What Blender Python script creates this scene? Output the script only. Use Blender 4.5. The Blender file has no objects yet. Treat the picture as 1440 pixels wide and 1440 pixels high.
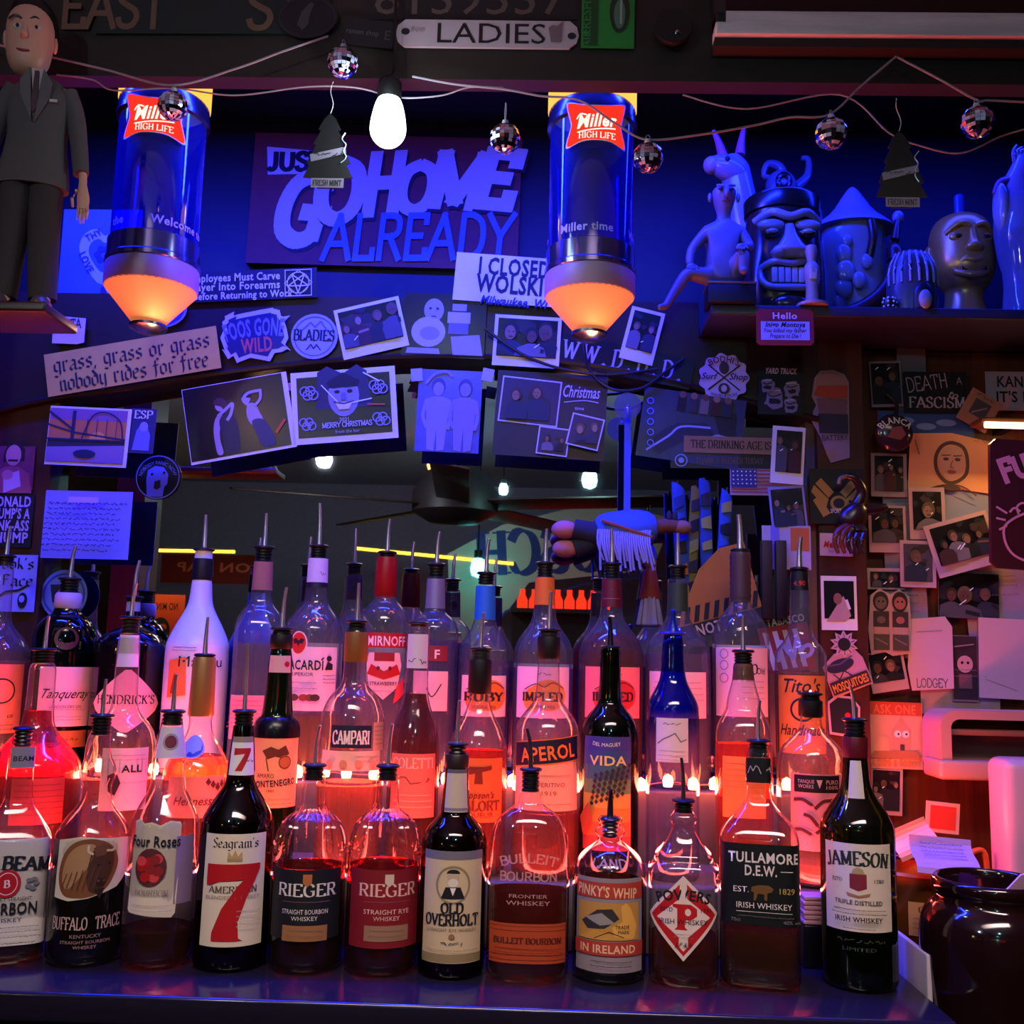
import bpy, bmesh, math, random
from mathutils import Vector, Matrix
from math import sin, cos, pi, radians, atan2, asin, sqrt
SC = bpy.context.scene
COL = SC.collection
RND = random.Random(7)
# ------------------------------------------------------------------ camera
CZ = 1.32
CAMROT = Matrix.Rotation(radians(1.5), 3, 'Z') @ Matrix.Rotation(radians(98), 3, 'X') @ Matrix.Rotation(radians(1.4), 3, 'Z')
cam_data = bpy.data.cameras.new('camera')
cam_data.sensor_width = 36
cam_data.lens = 36
cam_data.clip_start = 0.02
cam = bpy.data.objects.new('camera', cam_data)
COL.objects.link(cam)
cam.matrix_world = Matrix.Translation((0, 0, CZ)) @ CAMROT.to_4x4()
SC.camera = cam
# ------------------------------------------------------------------ world, exposure
wd = bpy.data.worlds.new('dim_room'); SC.world = wd; wd.use_nodes = True
wd.node_tree.nodes['Background'].inputs[0].default_value = (0.30, 0.10, 0.25, 1)
wd.node_tree.nodes['Background'].inputs[1].default_value = 0.01
SC.view_settings.view_transform = 'Standard'
SC.view_settings.look = 'None'
SC.view_settings.exposure = 0.0
SC.view_settings.gamma = 1.0
SC.view_settings.use_curve_mapping = False
SC.cycles.max_bounces = 14
SC.cycles.transmission_bounces = 12
SC.cycles.transparent_max_bounces = 40
SC.cycles.glossy_bounces = 5
SC.cycles.diffuse_bounces = 3
SC.cycles.caustics_refractive = False
SC.cycles.caustics_reflective = False
SC.cycles.sample_clamp_indirect = 3.0


def area(name, loc, tgt, sx, sy, energy, color, spread=180):
    l = bpy.data.lights.new(name, 'AREA'); l.shape = 'RECTANGLE'; l.size = sx; l.size_y = sy
    l.energy = energy; l.color = color; l.spread = radians(spread)
    o = bpy.data.objects.new(name, l); COL.objects.link(o); o.location = loc
    d = (Vector(tgt) - Vector(loc)).normalized()
    o.rotation_euler = d.to_track_quat('-Z', 'X' if abs(d.x) > .9 else 'Y').to_euler()
    return o


# blue black-light tube tucked behind the header beam, red strips along the two steps of the bottle rack,
# one dim house lamp over the customers
BLUE = (0.008, 0.02, 1.0)
area('blue_light', (-.38, 1.31, CZ + .975), (-.38, 1.35, CZ + .2), 1.4, .05, 72, BLUE)
area('blue_shelf_light', (.62, 1.55, CZ + .97), (.62, 1.66, CZ + .2), .8, .05, 6, BLUE)
area('red_step_light', (-.22, 1.428, CZ - .172), (-.22, 1.15, CZ + .25), 1.3, .02, 10.0, (1, .085, .05))
area('red_front_light', (-.22, 1.285, CZ - .268), (-.22, 1.30, CZ + .5), 1.3, .02, 5.0, (1, .085, .06))
area('red_end_light', (.425, 1.47, CZ - .20), (1.2, 1.40, CZ + .25), .2, .02, 1.6, (1, .10, .06))
area('house_lamp', (.1, .15, 2.33), (.05, 1.15, 1.0), 1.3, .35, 6.5, (1, .70, .64), 66)
# ------------------------------------------------------------------ pixel helpers


def ray(px, py):
    return CAMROT @ Vector(((px - 720) / 1440, -(py - 720) / 1440, -1))


def W(px, py, Y):
    d = ray(px, py)
    return Vector((0, 0, CZ)) + d * (Y / d.y)


FWD = CAMROT @ Vector((0, 0, -1))


def mpp(p):
    return (Vector(p) - Vector((0, 0, CZ))).dot(FWD) / 1440


# ------------------------------------------------------------------ materials
MATS = {}


def lin(c):
    return tuple(((v / 255) / 12.92 if v / 255 <= .04045 else ((v / 255 + .055) / 1.055) ** 2.4) for v in c)


def hexc(h):
    return (int(h[0:2], 16), int(h[2:4], 16), int(h[4:6], 16))


def newmat(name):
    m = bpy.data.materials.new(name); m.use_nodes = True
    nt = m.node_tree
    for n in list(nt.nodes):
        nt.nodes.remove(n)
    out = nt.nodes.new('ShaderNodeOutputMaterial')
    return m, nt, out


def P(h, rough=.55, metal=0., emit=0., spec=.4, noise=0.):
    """plain procedural surface of sRGB colour h"""
    k = ('P', h, rough, metal, emit, spec, noise)
    if k in MATS:
        return MATS[k]
    m, nt, out = newmat('paint_' + h)
    b = nt.nodes.new('ShaderNodeBsdfPrincipled')
    c = (*lin(hexc(h)), 1)
    b.inputs['Base Color'].default_value = c
    b.inputs['Roughness'].default_value = rough
    b.inputs['Metallic'].default_value = metal
    b.inputs['Specular IOR Level'].default_value = spec
    if emit:
        b.inputs['Emission Color'].default_value = c
        b.inputs['Emission Strength'].default_value = emit
    if noise:
        tc = nt.nodes.new('ShaderNodeTexCoord'); n = nt.nodes.new('ShaderNodeTexNoise')
        n.inputs['Scale'].default_value = 45; n.inputs['Detail'].default_value = 6
        r = nt.nodes.new('ShaderNodeMix'); r.data_type = 'RGBA'
        r.inputs[6].default_value = tuple(v * (1 - noise) for v in c[:3]) + (1,)
        r.inputs[7].default_value = tuple(min(1, v * (1 + noise)) for v in c[:3]) + (1,)
        nt.links.new(tc.outputs['Object'], n.inputs['Vector'])
        nt.links.new(n.outputs['Fac'], r.inputs[0]); nt.links.new(r.outputs[2], b.inputs['Base Color'])
    nt.links.new(b.outputs[0], out.inputs[0])
    MATS[k] = m
    return m


def GL(h, rim=.75, rough=.02, gloss=1.0, haze=.07, fade=None):
    """bottle glass: see-through wall, mirror-like at glancing angles, bending light near its outline"""
    k = ('G', h, rim, rough, gloss, haze, fade)
    if k in MATS:
        return MATS[k]
    m, nt, out = newmat('glass_' + h)
    N, L = nt.nodes, nt.links
    c = lin(hexc(h))
    lw = N.new('ShaderNodeLayerWeight'); lw.inputs['Blend'].default_value = .5
    p3 = N.new('ShaderNodeMath'); p3.operation = 'POWER'; p3.inputs[1].default_value = 2.2
    L.new(lw.outputs['Facing'], p3.inputs[0])
    cm = N.new('ShaderNodeMix'); cm.data_type = 'RGBA'
    cm.inputs[6].default_value = (*c, 1); cm.inputs[7].default_value = (*[v * v * .75 for v in c], 1)
    L.new(p3.outputs[0], cm.inputs[0])
    tr = N.new('ShaderNodeBsdfTransparent'); L.new(cm.outputs[2], tr.inputs[0])
    rf = N.new('ShaderNodeBsdfRefraction'); rf.inputs['IOR'].default_value = 1.35; rf.inputs['Roughness'].default_value = rough
    rf.inputs['Color'].default_value = (*c, 1)
    rp = N.new('ShaderNodeMapRange'); rp.inputs[1].default_value = .5; rp.inputs[2].default_value = .88; rp.inputs[4].default_value = rim
    L.new(lw.outputs['Facing'], rp.inputs[0])
    m1 = N.new('ShaderNodeMixShader'); L.new(rp.outputs[0], m1.inputs[0]); L.new(tr.outputs[0], m1.inputs[1]); L.new(rf.outputs[0], m1.inputs[2])
    if fade:                              # coloured glass fading to clear below a height
        tc = N.new('ShaderNodeTexCoord'); sx = N.new('ShaderNodeSeparateXYZ'); L.new(tc.outputs['Object'], sx.inputs[0])
        fr = N.new('ShaderNodeMapRange'); fr.inputs[1].default_value = fade[0]; fr.inputs[2].default_value = fade[1]; L.new(sx.outputs[2], fr.inputs[0])
        fm = N.new('ShaderNodeMix'); fm.data_type = 'RGBA'; fm.inputs[6].default_value = (.93, .93, .95, 1); L.new(fr.outputs[0], fm.inputs[0]); L.new(cm.outputs[2], fm.inputs[7])
        L.new(fm.outputs[2], tr.inputs[0]); L.new(fm.outputs[2], rf.inputs['Color'])
    p5 = N.new('ShaderNodeMath'); p5.operation = 'POWER'; p5.inputs[1].default_value = 4; L.new(lw.outputs['Facing'], p5.inputs[0])
    ma = N.new('ShaderNodeMath'); ma.operation = 'MULTIPLY_ADD'; ma.inputs[1].default_value = .6 * gloss; ma.inputs[2].default_value = .075 * gloss
    L.new(p5.outputs[0], ma.inputs[0])
    gl = N.new('ShaderNodeBsdfGlossy'); gl.inputs['Roughness'].default_value = rough + .04
    m2 = N.new('ShaderNodeMixShader'); L.new(ma.outputs[0], m2.inputs[0]); L.new(m1.outputs[0], m2.inputs[1]); L.new(gl.outputs[0], m2.inputs[2])
    df = N.new('ShaderNodeBsdfDiffuse'); df.inputs[0].default_value = (*[min(1, v * .9 + .0) for v in c], 1)
    tl = N.new('ShaderNodeBsdfTranslucent'); tl.inputs[0].default_value = (*[min(1, v * .9) for v in c], 1)
    m3 = N.new('ShaderNodeMixShader'); L.new(df.outputs[0], m3.inputs[1]); L.new(tl.outputs[0], m3.inputs[2])
    m4 = N.new('ShaderNodeMixShader'); m4.inputs[0].default_value = haze; L.new(m2.outputs[0], m4.inputs[1]); L.new(m3.outputs[0], m4.inputs[2])
    L.new(m4.outputs[0], out.inputs[0])
    MATS[k] = m
    return m


def LQ(h, glow=.10):
    """liquor: bends and tints what is behind it"""
    k = ('L', h, glow)
    if k in MATS:
        return MATS[k]
    m, nt, out = newmat('liquor_' + h)
    N, L = nt.nodes, nt.links
    c = (*lin(hexc(h)), 1)
    tr = N.new('ShaderNodeBsdfTransparent'); tr.inputs[0].default_value = c
    rf = N.new('ShaderNodeBsdfRefraction'); rf.inputs['IOR'].default_value = 1.33; rf.inputs['Color'].default_value = c; rf.inputs['Roughness'].default_value = .02
    m1 = N.new('ShaderNodeMixShader'); m1.inputs[0].default_value = .35
    L.new(tr.outputs[0], m1.inputs[1]); L.new(rf.outputs[0], m1.inputs[2])
    gl = N.new('ShaderNodeBsdfGlossy'); gl.inputs['Roughness'].default_value = .04
    m2 = N.new('ShaderNodeMixShader'); m2.inputs[0].default_value = .035
    L.new(m1.outputs[0], m2.inputs[1]); L.new(gl.outputs[0], m2.inputs[2])
    df = N.new('ShaderNodeBsdfDiffuse'); df.inputs[0].default_value = c; tl = N.new('ShaderNodeBsdfTranslucent'); tl.inputs[0].default_value = c
    m3 = N.new('ShaderNodeMixShader'); L.new(df.outputs[0], m3.inputs[1]); L.new(tl.outputs[0], m3.inputs[2])
    m4 = N.new('ShaderNodeMixShader'); m4.inputs[0].default_value = glow; L.new(m2.outputs[0], m4.inputs[1]); L.new(m3.outputs[0], m4.inputs[2]); L.new(m4.outputs[0], out.inputs[0])
    MATS[k] = m
    return m


def EM(h, s):
    k = ('E', h, s)
    if k in MATS:
        return MATS[k]
    m, nt, out = newmat('lit_' + h)
    e = nt.nodes.new('ShaderNodeEmission'); e.inputs[0].default_value = (*lin(hexc(h)), 1); e.inputs[1].default_value = s
    nt.links.new(e.outputs[0], out.inputs[0])
    MATS[k] = m
    return m


def GRAIN(h1, h2, rough=.45, scale=(1.5, 1.5, 14), spec=.4):
    """streaky grain between two colours (wood, bone, brushed things)"""
    k = ('W', h1, h2, rough, scale)
    if k in MATS:
        return MATS[k]
    m, nt, out = newmat('grain_' + h1)
    N, L = nt.nodes, nt.links
    tc = N.new('ShaderNodeTexCoord'); mp = N.new('ShaderNodeMapping'); mp.inputs['Scale'].default_value = scale
    n = N.new('ShaderNodeTexNoise'); n.inputs['Scale'].default_value = 6; n.inputs['Detail'].default_value = 8; n.inputs['Roughness'].default_value = .65
    r = N.new('ShaderNodeValToRGB'); r.color_ramp.elements[0].color = (*lin(hexc(h1)), 1); r.color_ramp.elements[1].color = (*lin(hexc(h2)), 1)
    r.color_ramp.elements[0].position = .32; r.color_ramp.elements[1].position = .68
    b = N.new('ShaderNodeBsdfPrincipled'); b.inputs['Roughness'].default_value = rough; b.inputs['Specular IOR Level'].default_value = spec
    L.new(tc.outputs['Object'], mp.inputs[0]); L.new(mp.outputs[0], n.inputs['Vector']); L.new(n.outputs['Fac'], r.inputs[0])
    L.new(r.outputs[0], b.inputs['Base Color']); L.new(b.outputs[0], out.inputs[0])
    MATS[k] = m
    return m


CHROME = P('e8e0e0', .34, 1.0)
RUBBER = P('0b0b0e', .35, 0, 0, .6)
WHITE = P('e8e4e0', .6)
BLACK = P('0a0a0c', .5)
# ------------------------------------------------------------------ mesh builder


class MB:
    def __init__(s):
        s.v = []; s.f = []; s.m = []; s.mats = []

    def mi(s, mat):
        if mat not in s.mats:
            s.mats.append(mat)
        return s.mats.index(mat)

    def add(s, vs, fs, mat, M=None):
        o = len(s.v); k = s.mi(mat)
        for p in vs:
            p = Vector(p)
            s.v.append(M @ p if M else p)
        for f in fs:
            s.f.append([i + o for i in f]); s.m.append(k)
        return s

    def box(s, c, d, mat, M=None, bev=0):
        x, y, z = [v / 2 for v in d]
        if bev:
            bm = bmesh.new(); bmesh.ops.create_cube(bm, size=1)
            for v in bm.verts:
                v.co = Vector((v.co.x * d[0], v.co.y * d[1], v.co.z * d[2]))
            bmesh.ops.bevel(bm, geom=list(bm.edges), offset=bev, segments=3, affect='EDGES', profile=.5)
            bm.verts.index_update()
            s.add([v.co + Vector(c) for v in bm.verts], [[v.index for v in f.verts] for f in bm.faces], mat, M); bm.free()
            return s
        vs = [(c[0] + a * x, c[1] + b * y, c[2] + e * z) for a in (-1, 1) for b in (-1, 1) for e in (-1, 1)]
        return s.add(vs, [(0, 1, 3, 2), (4, 6, 7, 5), (0, 4, 5, 1), (2, 3, 7, 6), (0, 2, 6, 4), (1, 5, 7, 3)], mat, M)

    def lathe(s, prof, mat, n=36, sq=2, sy=1, M=None, flute=0, nfl=0, ends=True):
        """prof: (r, z) list from top to bottom or bottom to top; sq superellipse exponent"""
        vs = []; fs = []
        for (r, z) in prof:
            for i in range(n):
                a = 2 * pi * i / n
                ca, sa = cos(a), sin(a)
                k = (abs(ca) ** sq + abs(sa) ** sq) ** (-1 / sq) if sq != 2 else 1
                if flute:
                    k *= 1 + flute * cos(nfl * a)
                vs.append((r * k * ca, r * k * sa * sy, z))
        m = len(prof)
        for j in range(m - 1):
            for i in range(n):
                i2 = (i + 1) % n
                fs.append((j * n + i, j * n + i2, (j + 1) * n + i2, (j + 1) * n + i))
        if ends:
            for j in (0, m - 1):
                if prof[j][0] > 1e-5:
                    vs.append((0, 0, prof[j][1])); c = len(vs) - 1
                    for i in range(n):
                        fs.append((j * n + i, j * n + (i + 1) % n, c))
        return s.add(vs, fs, mat, M)

    def tube(s, pts, r, mat, n=8, M=None, closed=False):
        pts = [Vector(p) for p in pts]; m = len(pts)
        rs = r if isinstance(r, (list, tuple)) else [r] * m
        vs = []; fs = []; up = Vector((0.13, 0.21, .97))
        for i, p in enumerate(pts):
            t = (pts[min(i + 1, m - 1)] - pts[max(i - 1, 0)])
            if closed:
                t = pts[(i + 1) % m] - pts[i - 1]
            t.normalize()
            a = t.cross(up)
            if a.length < .05:
                a = t.cross(Vector((1, 0, 0)))
            a.normalize(); b = t.cross(a)
            for k in range(n):
                g = 2 * pi * k / n
                vs.append(p + (a * cos(g) + b * sin(g)) * rs[i])
        for i in range(m if closed else m - 1):
            for k in range(n):
                j = (i + 1) % m
                fs.append((i * n + k, i * n + (k + 1) % n, j * n + (k + 1) % n, j * n + k))
        if not closed:
            fs.append(tuple(range(n))[::-1]); fs.append(tuple((m - 1) * n + k for k in range(n)))
        return s.add(vs, fs, mat, M)

    def ball(s, c, r, mat, n=20, m=12, M=None):
        rx, ry, rz = r if isinstance(r, (list, tuple)) else (r, r, r)
        T = Matrix.Translation(c) @ Matrix.Diagonal((rx, ry, rz, 1))
        return s.lathe([(sin(pi * j / m), -cos(pi * j / m)) for j in range(m + 1)], mat, n, M=(M @ T) if M else T, ends=False)

    def prism(s, pts, y0, y1, mat, M=None):
        """polygon in x,z extruded from y0 to y1"""
        n = len(pts)
        vs = [(p[0], y0, p[1]) for p in pts] + [(p[0], y1, p[1]) for p in pts]
        fs = [tuple(range(n)), tuple(range(n, 2 * n))[::-1]] + [(i, i + n, (i + 1) % n + n, (i + 1) % n) for i in range(n)]
        return s.add(vs, fs, mat, M)

    def build(s, name, parent=None, loc=None, rot=None, smooth=40):
        me = bpy.data.meshes.new(name)
        me.from_pydata([tuple(v) for v in s.v], [], s.f)
        for m in s.mats:
            me.materials.append(m)
        me.polygons.foreach_set('material_index', s.m)
        bm = bmesh.new(); bm.from_mesh(me)
        bmesh.ops.remove_doubles(bm, verts=bm.verts, dist=1e-6)
        bmesh.ops.recalc_face_normals(bm, faces=bm.faces)
        bm.to_mesh(me); bm.free()
        if smooth:
            me.polygons.foreach_set('use_smooth', [True] * len(me.polygons))
            me.set_sharp_from_angle(angle=radians(smooth))
        o = bpy.data.objects.new(name, me); COL.objects.link(o)
        if parent:
            o.parent = parent
        if loc is not None:
            o.location = loc
        if rot is not None:
            o.rotation_euler = rot
        return o


GROUPS = {'photo': 'photos stuck up around the bar', 'sticker': 'stickers around the bar', 'light bulb': 'bare bulbs', 'banner': 'rolled banners beside the mirror', 'air freshener': 'tree air fresheners', 'light string': 'wires of the string lights', 'light tube': 'yellow light tubes in the mirror', 'mug': 'mugs on the tiki shelf', 'cable': 'dark cables on the arch', 'tape': 'tape pieces', 'stick': 'dark flag sticks'}


def tag(o, label, cat, group=None, kind=None):
    group = group or GROUPS.get(cat)
    if label:
        o['label'] = label
    if cat:
        o['category'] = cat
    if group:
        o['group'] = group
    if kind:
        o['kind'] = kind
    return o


def thing(name, label, cat, loc, rot=None, group=None):
    o = bpy.data.objects.new(name, None); COL.objects.link(o); o.location = loc
    o.empty_display_size = .02
    if rot is not None:
        o.rotation_euler = rot
    return tag(o, label, cat, group)


def struct(name, mb, **k):
    return tag(mb.build(name, **k), None, None, None, 'structure')


def catmull(pts, n=6, closed=False):
    pts = [Vector(p) for p in pts]; out = []; m = len(pts)
    g = (lambda i: pts[i % m]) if closed else (lambda i: pts[max(0, min(m - 1, i))])
    for i in range(m if closed else m - 1):
        p0, p1, p2, p3 = g(i - 1), g(i), g(i + 1), g(i + 2)
        for k in range(n):
            t = k / n
            out.append(.5 * ((2 * p1) + (p2 - p0) * t + (2 * p0 - 5 * p1 + 4 * p2 - p3) * t * t + (3 * p1 - p0 - 3 * p2 + p3) * t ** 3))
    if not closed:
        out.append(pts[-1])
    return out


def chaikin(pts, it=2):
    for _ in range(it):
        q = [pts[0]]
        for a, b in zip(pts, pts[1:]):
            q.append((a[0] * .75 + b[0] * .25, a[1] * .75 + b[1] * .25)); q.append((a[0] * .25 + b[0] * .75, a[1] * .25 + b[1] * .75))
        q.append(pts[-1]); pts = q
    return pts


# ------------------------------------------------------------------ lettering
SER = {  # cap skeletons, 10 units high; ~ = rounded stroke
    'A': (7, '0,0 3.5,10 7,0;1.3,3.4 5.7,3.4'), 'B': (6, '1,0 1,10;~1,10 3.6,10 5.2,8.8 5.2,6.7 3.8,5.4 1,5.3;~1,5.3 4,5.3 6,4.1 6,1.5 4.2,0 1,0'),
    'C': (6.5, '~6.3,7.8 5.2,9.6 3.4,10 1.2,8.5 .4,5 1.2,1.5 3.4,0 5.3,.4 6.4,2.2'), 'D': (7, '1,0 1,10;~1,10 3.6,10 6,8.3 6.7,5 6,1.7 3.6,0 1,0'),
    'E': (6, '1,0 1,10;1,10 5.6,10 5.6,8.4;1,5.2 4.4,5.2;1,0 5.9,0 5.9,1.8'), 'F': (5.6, '1,0 1,10;1,10 5.6,10 5.6,8.4;1,5.2 4.4,5.2'),
    'G': (7, '~6.3,7.8 5.2,9.6 3.4,10 1.2,8.5 .4,5 1.2,1.5 3.4,0 5.3,.3 6.3,1.4;6.3,1.2 6.3,4.4;4.4,4.4 7,4.4'), 'H': (7, '1,0 1,10;6,0 6,10;1,5.2 6,5.2'),
    'I': (2.4, '1.2,0 1.2,10'), 'J': (4, '~3,10 3,2.5 2.2,.3 .8,-.2 -.2,1'), 'K': (6.6, '1,0 1,10;1,4.4 5.6,10;2.6,6 6.2,0'), 'L': (5.6, '1,0 1,10;1,0 5.5,0 5.5,1.9'),
    'M': (8.4, '1,0 1,10;1,10 4.2,1 7.4,10;7.4,10 7.4,0'), 'N': (7.2, '1,0 1,10;1,10 6.2,0;6.2,0 6.2,10'), 'O': (7.2, '~3.6,10 1.2,8.5 .4,5 1.2,1.5 3.6,0 6,1.5 6.8,5 6,8.5 3.6,10'),
    'P': (6, '1,0 1,10;~1,10 4,10 5.8,8.9 5.8,6 4,4.8 1,4.8'), 'R': (6.6, '1,0 1,10;~1,10 4,10 5.6,8.9 5.6,6.3 4,5.1 1,5.1;3.4,5.1 6.3,0'),
    'S': (5.6, '~5,8 4.2,9.7 2.6,10 .9,8.9 .8,6.8 2.6,5.4 4.6,4.2 5.2,2.4 4.2,.5 2.4,0 .9,.6 .3,2.2'), 'T': (6.4, '3.2,0 3.2,10;.2,8.4 .2,10 6.2,10 6.2,8.4'),
    'U': (7, '~1,10 1,3 2,.6 3.5,0 5,.6 6,3 6,10'), 'V': (7, '.2,10 3.5,0 6.8,10'), 'W': (10, '.2,10 2.8,0 5,9 7.2,0 9.8,10'), 'X': (7, '.5,10 6.4,0;6.4,10 .5,0'),
    'Y': (7, '.2,10 3.5,5 3.5,0;3.5,5 6.8,10'), 'Z': (6, '.5,8.5 .5,10 5.6,10 .3,0 5.8,0 5.8,1.6'), '1': (3.4, '.6,8.4 2,10 2,0'), '7': (6, '.4,8.4 .4,10 5.6,10 2.4,0'),
    '8': (6, '~3,10 1,8.8 1,6.8 3,5.4 5.2,3.8 5.2,1.4 3,0 .8,1.4 .8,3.8 3,5.4 5,6.8 5,8.8 3,10'), '0': (6, '~3,10 1,8.5 .4,5 1,1.5 3,0 5,1.5 5.6,5 5,8.5 3,10'),
    '2': (6, '~.6,7.8 1.4,9.6 3,10 4.8,9 4.8,6.8 2.8,3.6 .4,0;.4,0 5.4,0 5.4,1.4'), '9': (6, '~5,6.4 3,4.6 1,5.6 .8,8.2 3,10 5.2,8.4 5.2,4.6 4,1.2 1.4,0'), '.': (2, '.8,0 1.2,.8'), "'": (2, '1,10 .8,7.6'), '-': (4, '.5,4.6 3.5,4.6'), ',': (2, '1.2,1 .6,-1.4'), '&': (7, '~6.5,0 1.8,7.6 2.6,9.8 4.2,9 3.4,6.2 .6,3.4 1,.8 3,0 5.4,1.4 6.2,4.4')}
BLK = {  # blackletter lower case, broad pen
    'n': (4.4, '.3,5.4 1,6 1,.6 1.7,0;1,4.9 2.6,6 3.4,5.3 3.4,.6 4.1,0'), 'm': (6.9, '.3,5.4 1,6 1,.6 1.7,0;1,4.9 2.6,6 3.4,5.3 3.4,.6 4,0;3.4,4.9 5,6 5.8,5.3 5.8,.6 6.5,0'),
    'o': (4, '1.9,6 .5,4.9 .5,1.1 1.9,0 3.4,1.1 3.4,4.9 1.9,6'), 'r': (3.6, '.2,5.4 1,6 1,.6 1.7,0;1,4.9 2.4,6.1 3.2,5.2'), 'a': (4.2, '.7,5.2 1.9,6 3.2,5.2 3.2,.6 3.9,0;3.2,3.5 1.2,2.8 .5,1.9 .5,.9 1.3,0 3.2,1.2'),
    's': (3.8, '3.2,5.2 2,6 .7,5 .8,3.8 2.9,2.5 3,1 1.8,0 .4,.8'), 'g': (4, '3.3,5.4 1.8,6 .5,4.9 .5,1.4 1.7,.4 3.3,1.2;3.3,6 3.3,-1.6 1.9,-2.8 .3,-2.1'), 'e': (3.7, '.5,3 3.2,4 3,5.3 1.9,6 .5,4.9 .5,1.1 1.8,0 3.2,.9'),
    'f': (3.2, '3.4,8.8 2.5,9.6 1.4,8.6 1.4,.6 .9,-1;0,5.7 3,5.7'), 'i': (2.1, '.3,5.4 1,6 1,.6 1.7,0;.8,8 1.4,8.6'), 'd': (4, '3.3,5.2 1.8,6 .5,4.9 .5,1.1 1.8,0 3.4,1.2 3.4,5.6 1,9'), 'b': (4, '.7,9.4 .7,1 1.9,0 3.4,1.1 3.4,4.9 2.1,6 .7,5'),
    'y': (4, '.6,6 .6,1.2 1.7,0 3.3,1.2;3.3,6 3.3,-1.2 1.8,-2.8 .4,-2.2'), 'k': (3.8, '.8,9.4 .8,0;3.2,5.8 .9,3.4 2,3 3.4,0'), 'c': (3.5, '3.2,5.2 2,6 .5,4.9 .5,1.1 1.8,0 3.2,.9'), ',': (2, '1,.6 .5,-1.4'), "'": (1.8, '1,9.4 .7,7.6'),
    'F': (4.6, '1.2,9.4 1.2,.8 .2,0;.2,8.6 1.8,9.6 4.4,8.8;1.2,5.4 3.6,5.8'), 'S': (4.6, '4.2,8.4 2.6,9.6 .8,8.2 1,6.2 3.8,3.6 3.8,1.2 2.2,0 .4,1'), 'P': (4.4, '1.2,9.4 1.2,0;.3,8.6 2.4,9.6 4,8.2 4,5.6 2.4,4.6 1.2,5.2')}
TXT = {}


def skel(s, table, style, wt):
    """stroke lettering -> polygons, cap height 1; style: serif | nib | line"""
    x = 0; polys = []
    nib = Vector((cos(radians(18)), sin(radians(18)))) if style == 'serif' else Vector((cos(radians(42)), sin(radians(42))))
    for ch in s:
        if ch == ' ' or ch not in table:
            x += 3.2; continue
        w, st = table[ch]
        for t in st.split(';'):
            sm = t[0] == '~'
            pts = [Vector((float(a.split(',')[0]) + x, float(a.split(',')[1]))) for a in t.lstrip('~').split()]
            if sm:
                pts = catmull(pts, 4)
            for i, (a, b) in enumerate(zip(pts, pts[1:])):
                d = b - a
                if d.length < 1e-4:
                    continue
                d.normalize()
                if style == 'nib':
                    h = nib * wt * .5
                    q = [a - h, a + h, b + h, b - h]
                else:
                    if style == 'serif':
                        th = wt * (.30 + .75 * abs(d.x * nib.y - d.y * nib.x))
                    else:
                        th = wt
                    h = Vector((-d.y, d.x)) * th * .5
                    e = d * th * (.12 if sm or style == 'serif' else .45)
                    q = [a - h - e, a + h - e, b + h + e, b - h + e]
                ar = sum(q[k].x * q[(k + 1) % 4].y - q[(k + 1) % 4].x * q[k].y for k in range(4))
                polys.append(q if ar > 0 else q[::-1])
            if style == 'serif' and not sm:
                for e, o in ((pts[0], pts[1]), (pts[-1], pts[-2])):
                    if (abs(e.y) < .2 or abs(e.y - 10) < .2) and abs((e - o).normalized().y) > .8:
                        hh = .35 if e.y < 5 else -.35
                        polys.append([Vector((e.x - wt * .95, e.y + min(0, hh) * 1.2)), Vector((e.x + wt * .95, e.y + min(0, hh) * 1.2)), Vector((e.x + wt * .95, e.y + max(0, hh) * 1.2)), Vector((e.x - wt * .95, e.y + max(0, hh) * 1.2))])
        x += w + ((1.3 if style == 'serif' else .9) if table is SER else .35)
    vs = []; fs = []
    for q in polys:
        fs.append(list(range(len(vs), len(vs) + len(q)))); vs += [(p.x / 10, p.y / 10) for p in q]
    return vs, fs, max(x - .6, .1) / 10


def glyphs(s, font):
    k = (s, font)
    if k in TXT:
        return TXT[k]
    if font in ('serif', 'slab'):
        r = skel(s.upper(), SER, 'serif', 1.6 if font == 'serif' else 2.25)
    elif font == 'black':
        r = skel(s, BLK, 'nib', 1.35)
    elif font in ('line', 'thin', 'fat'):
        r = skel(s.upper(), SER, 'line', {'line': 1.5, 'thin': .8, 'fat': 2.6}[font])
    else:
        cu = bpy.data.curves.new('t', 'FONT'); cu.body = s; cu.size = 1; cu.resolution_u = 2
        cu.offset = {'bold': .022, 'heavy': .03, 'it': .008, 'itbold': .03}.get(font, 0)
        cu.shear = .32 if font.startswith('it') else 0
        cu.space_character = 1.08 if font in ('bold', 'heavy', 'itbold') else 1
        ob = bpy.data.objects.new('t', cu); COL.objects.link(ob)
        bpy.context.view_layer.update()
        ev = ob.evaluated_get(bpy.context.evaluated_depsgraph_get()); me = ev.to_mesh()
        vs = [(v.co.x / .69, v.co.y / .69) for v in me.vertices]; fs = [list(p.vertices) for p in me.polygons]
        ev.to_mesh_clear(); bpy.data.objects.remove(ob); bpy.data.curves.remove(cu)
        x0 = min([v[0] for v in vs] or [0]); x1 = max([v[0] for v in vs] or [.1])
        r = ([(a - x0, b) for a, b in vs], fs, max(x1 - x0, .01))
    TXT[k] = r
    return r


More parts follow.
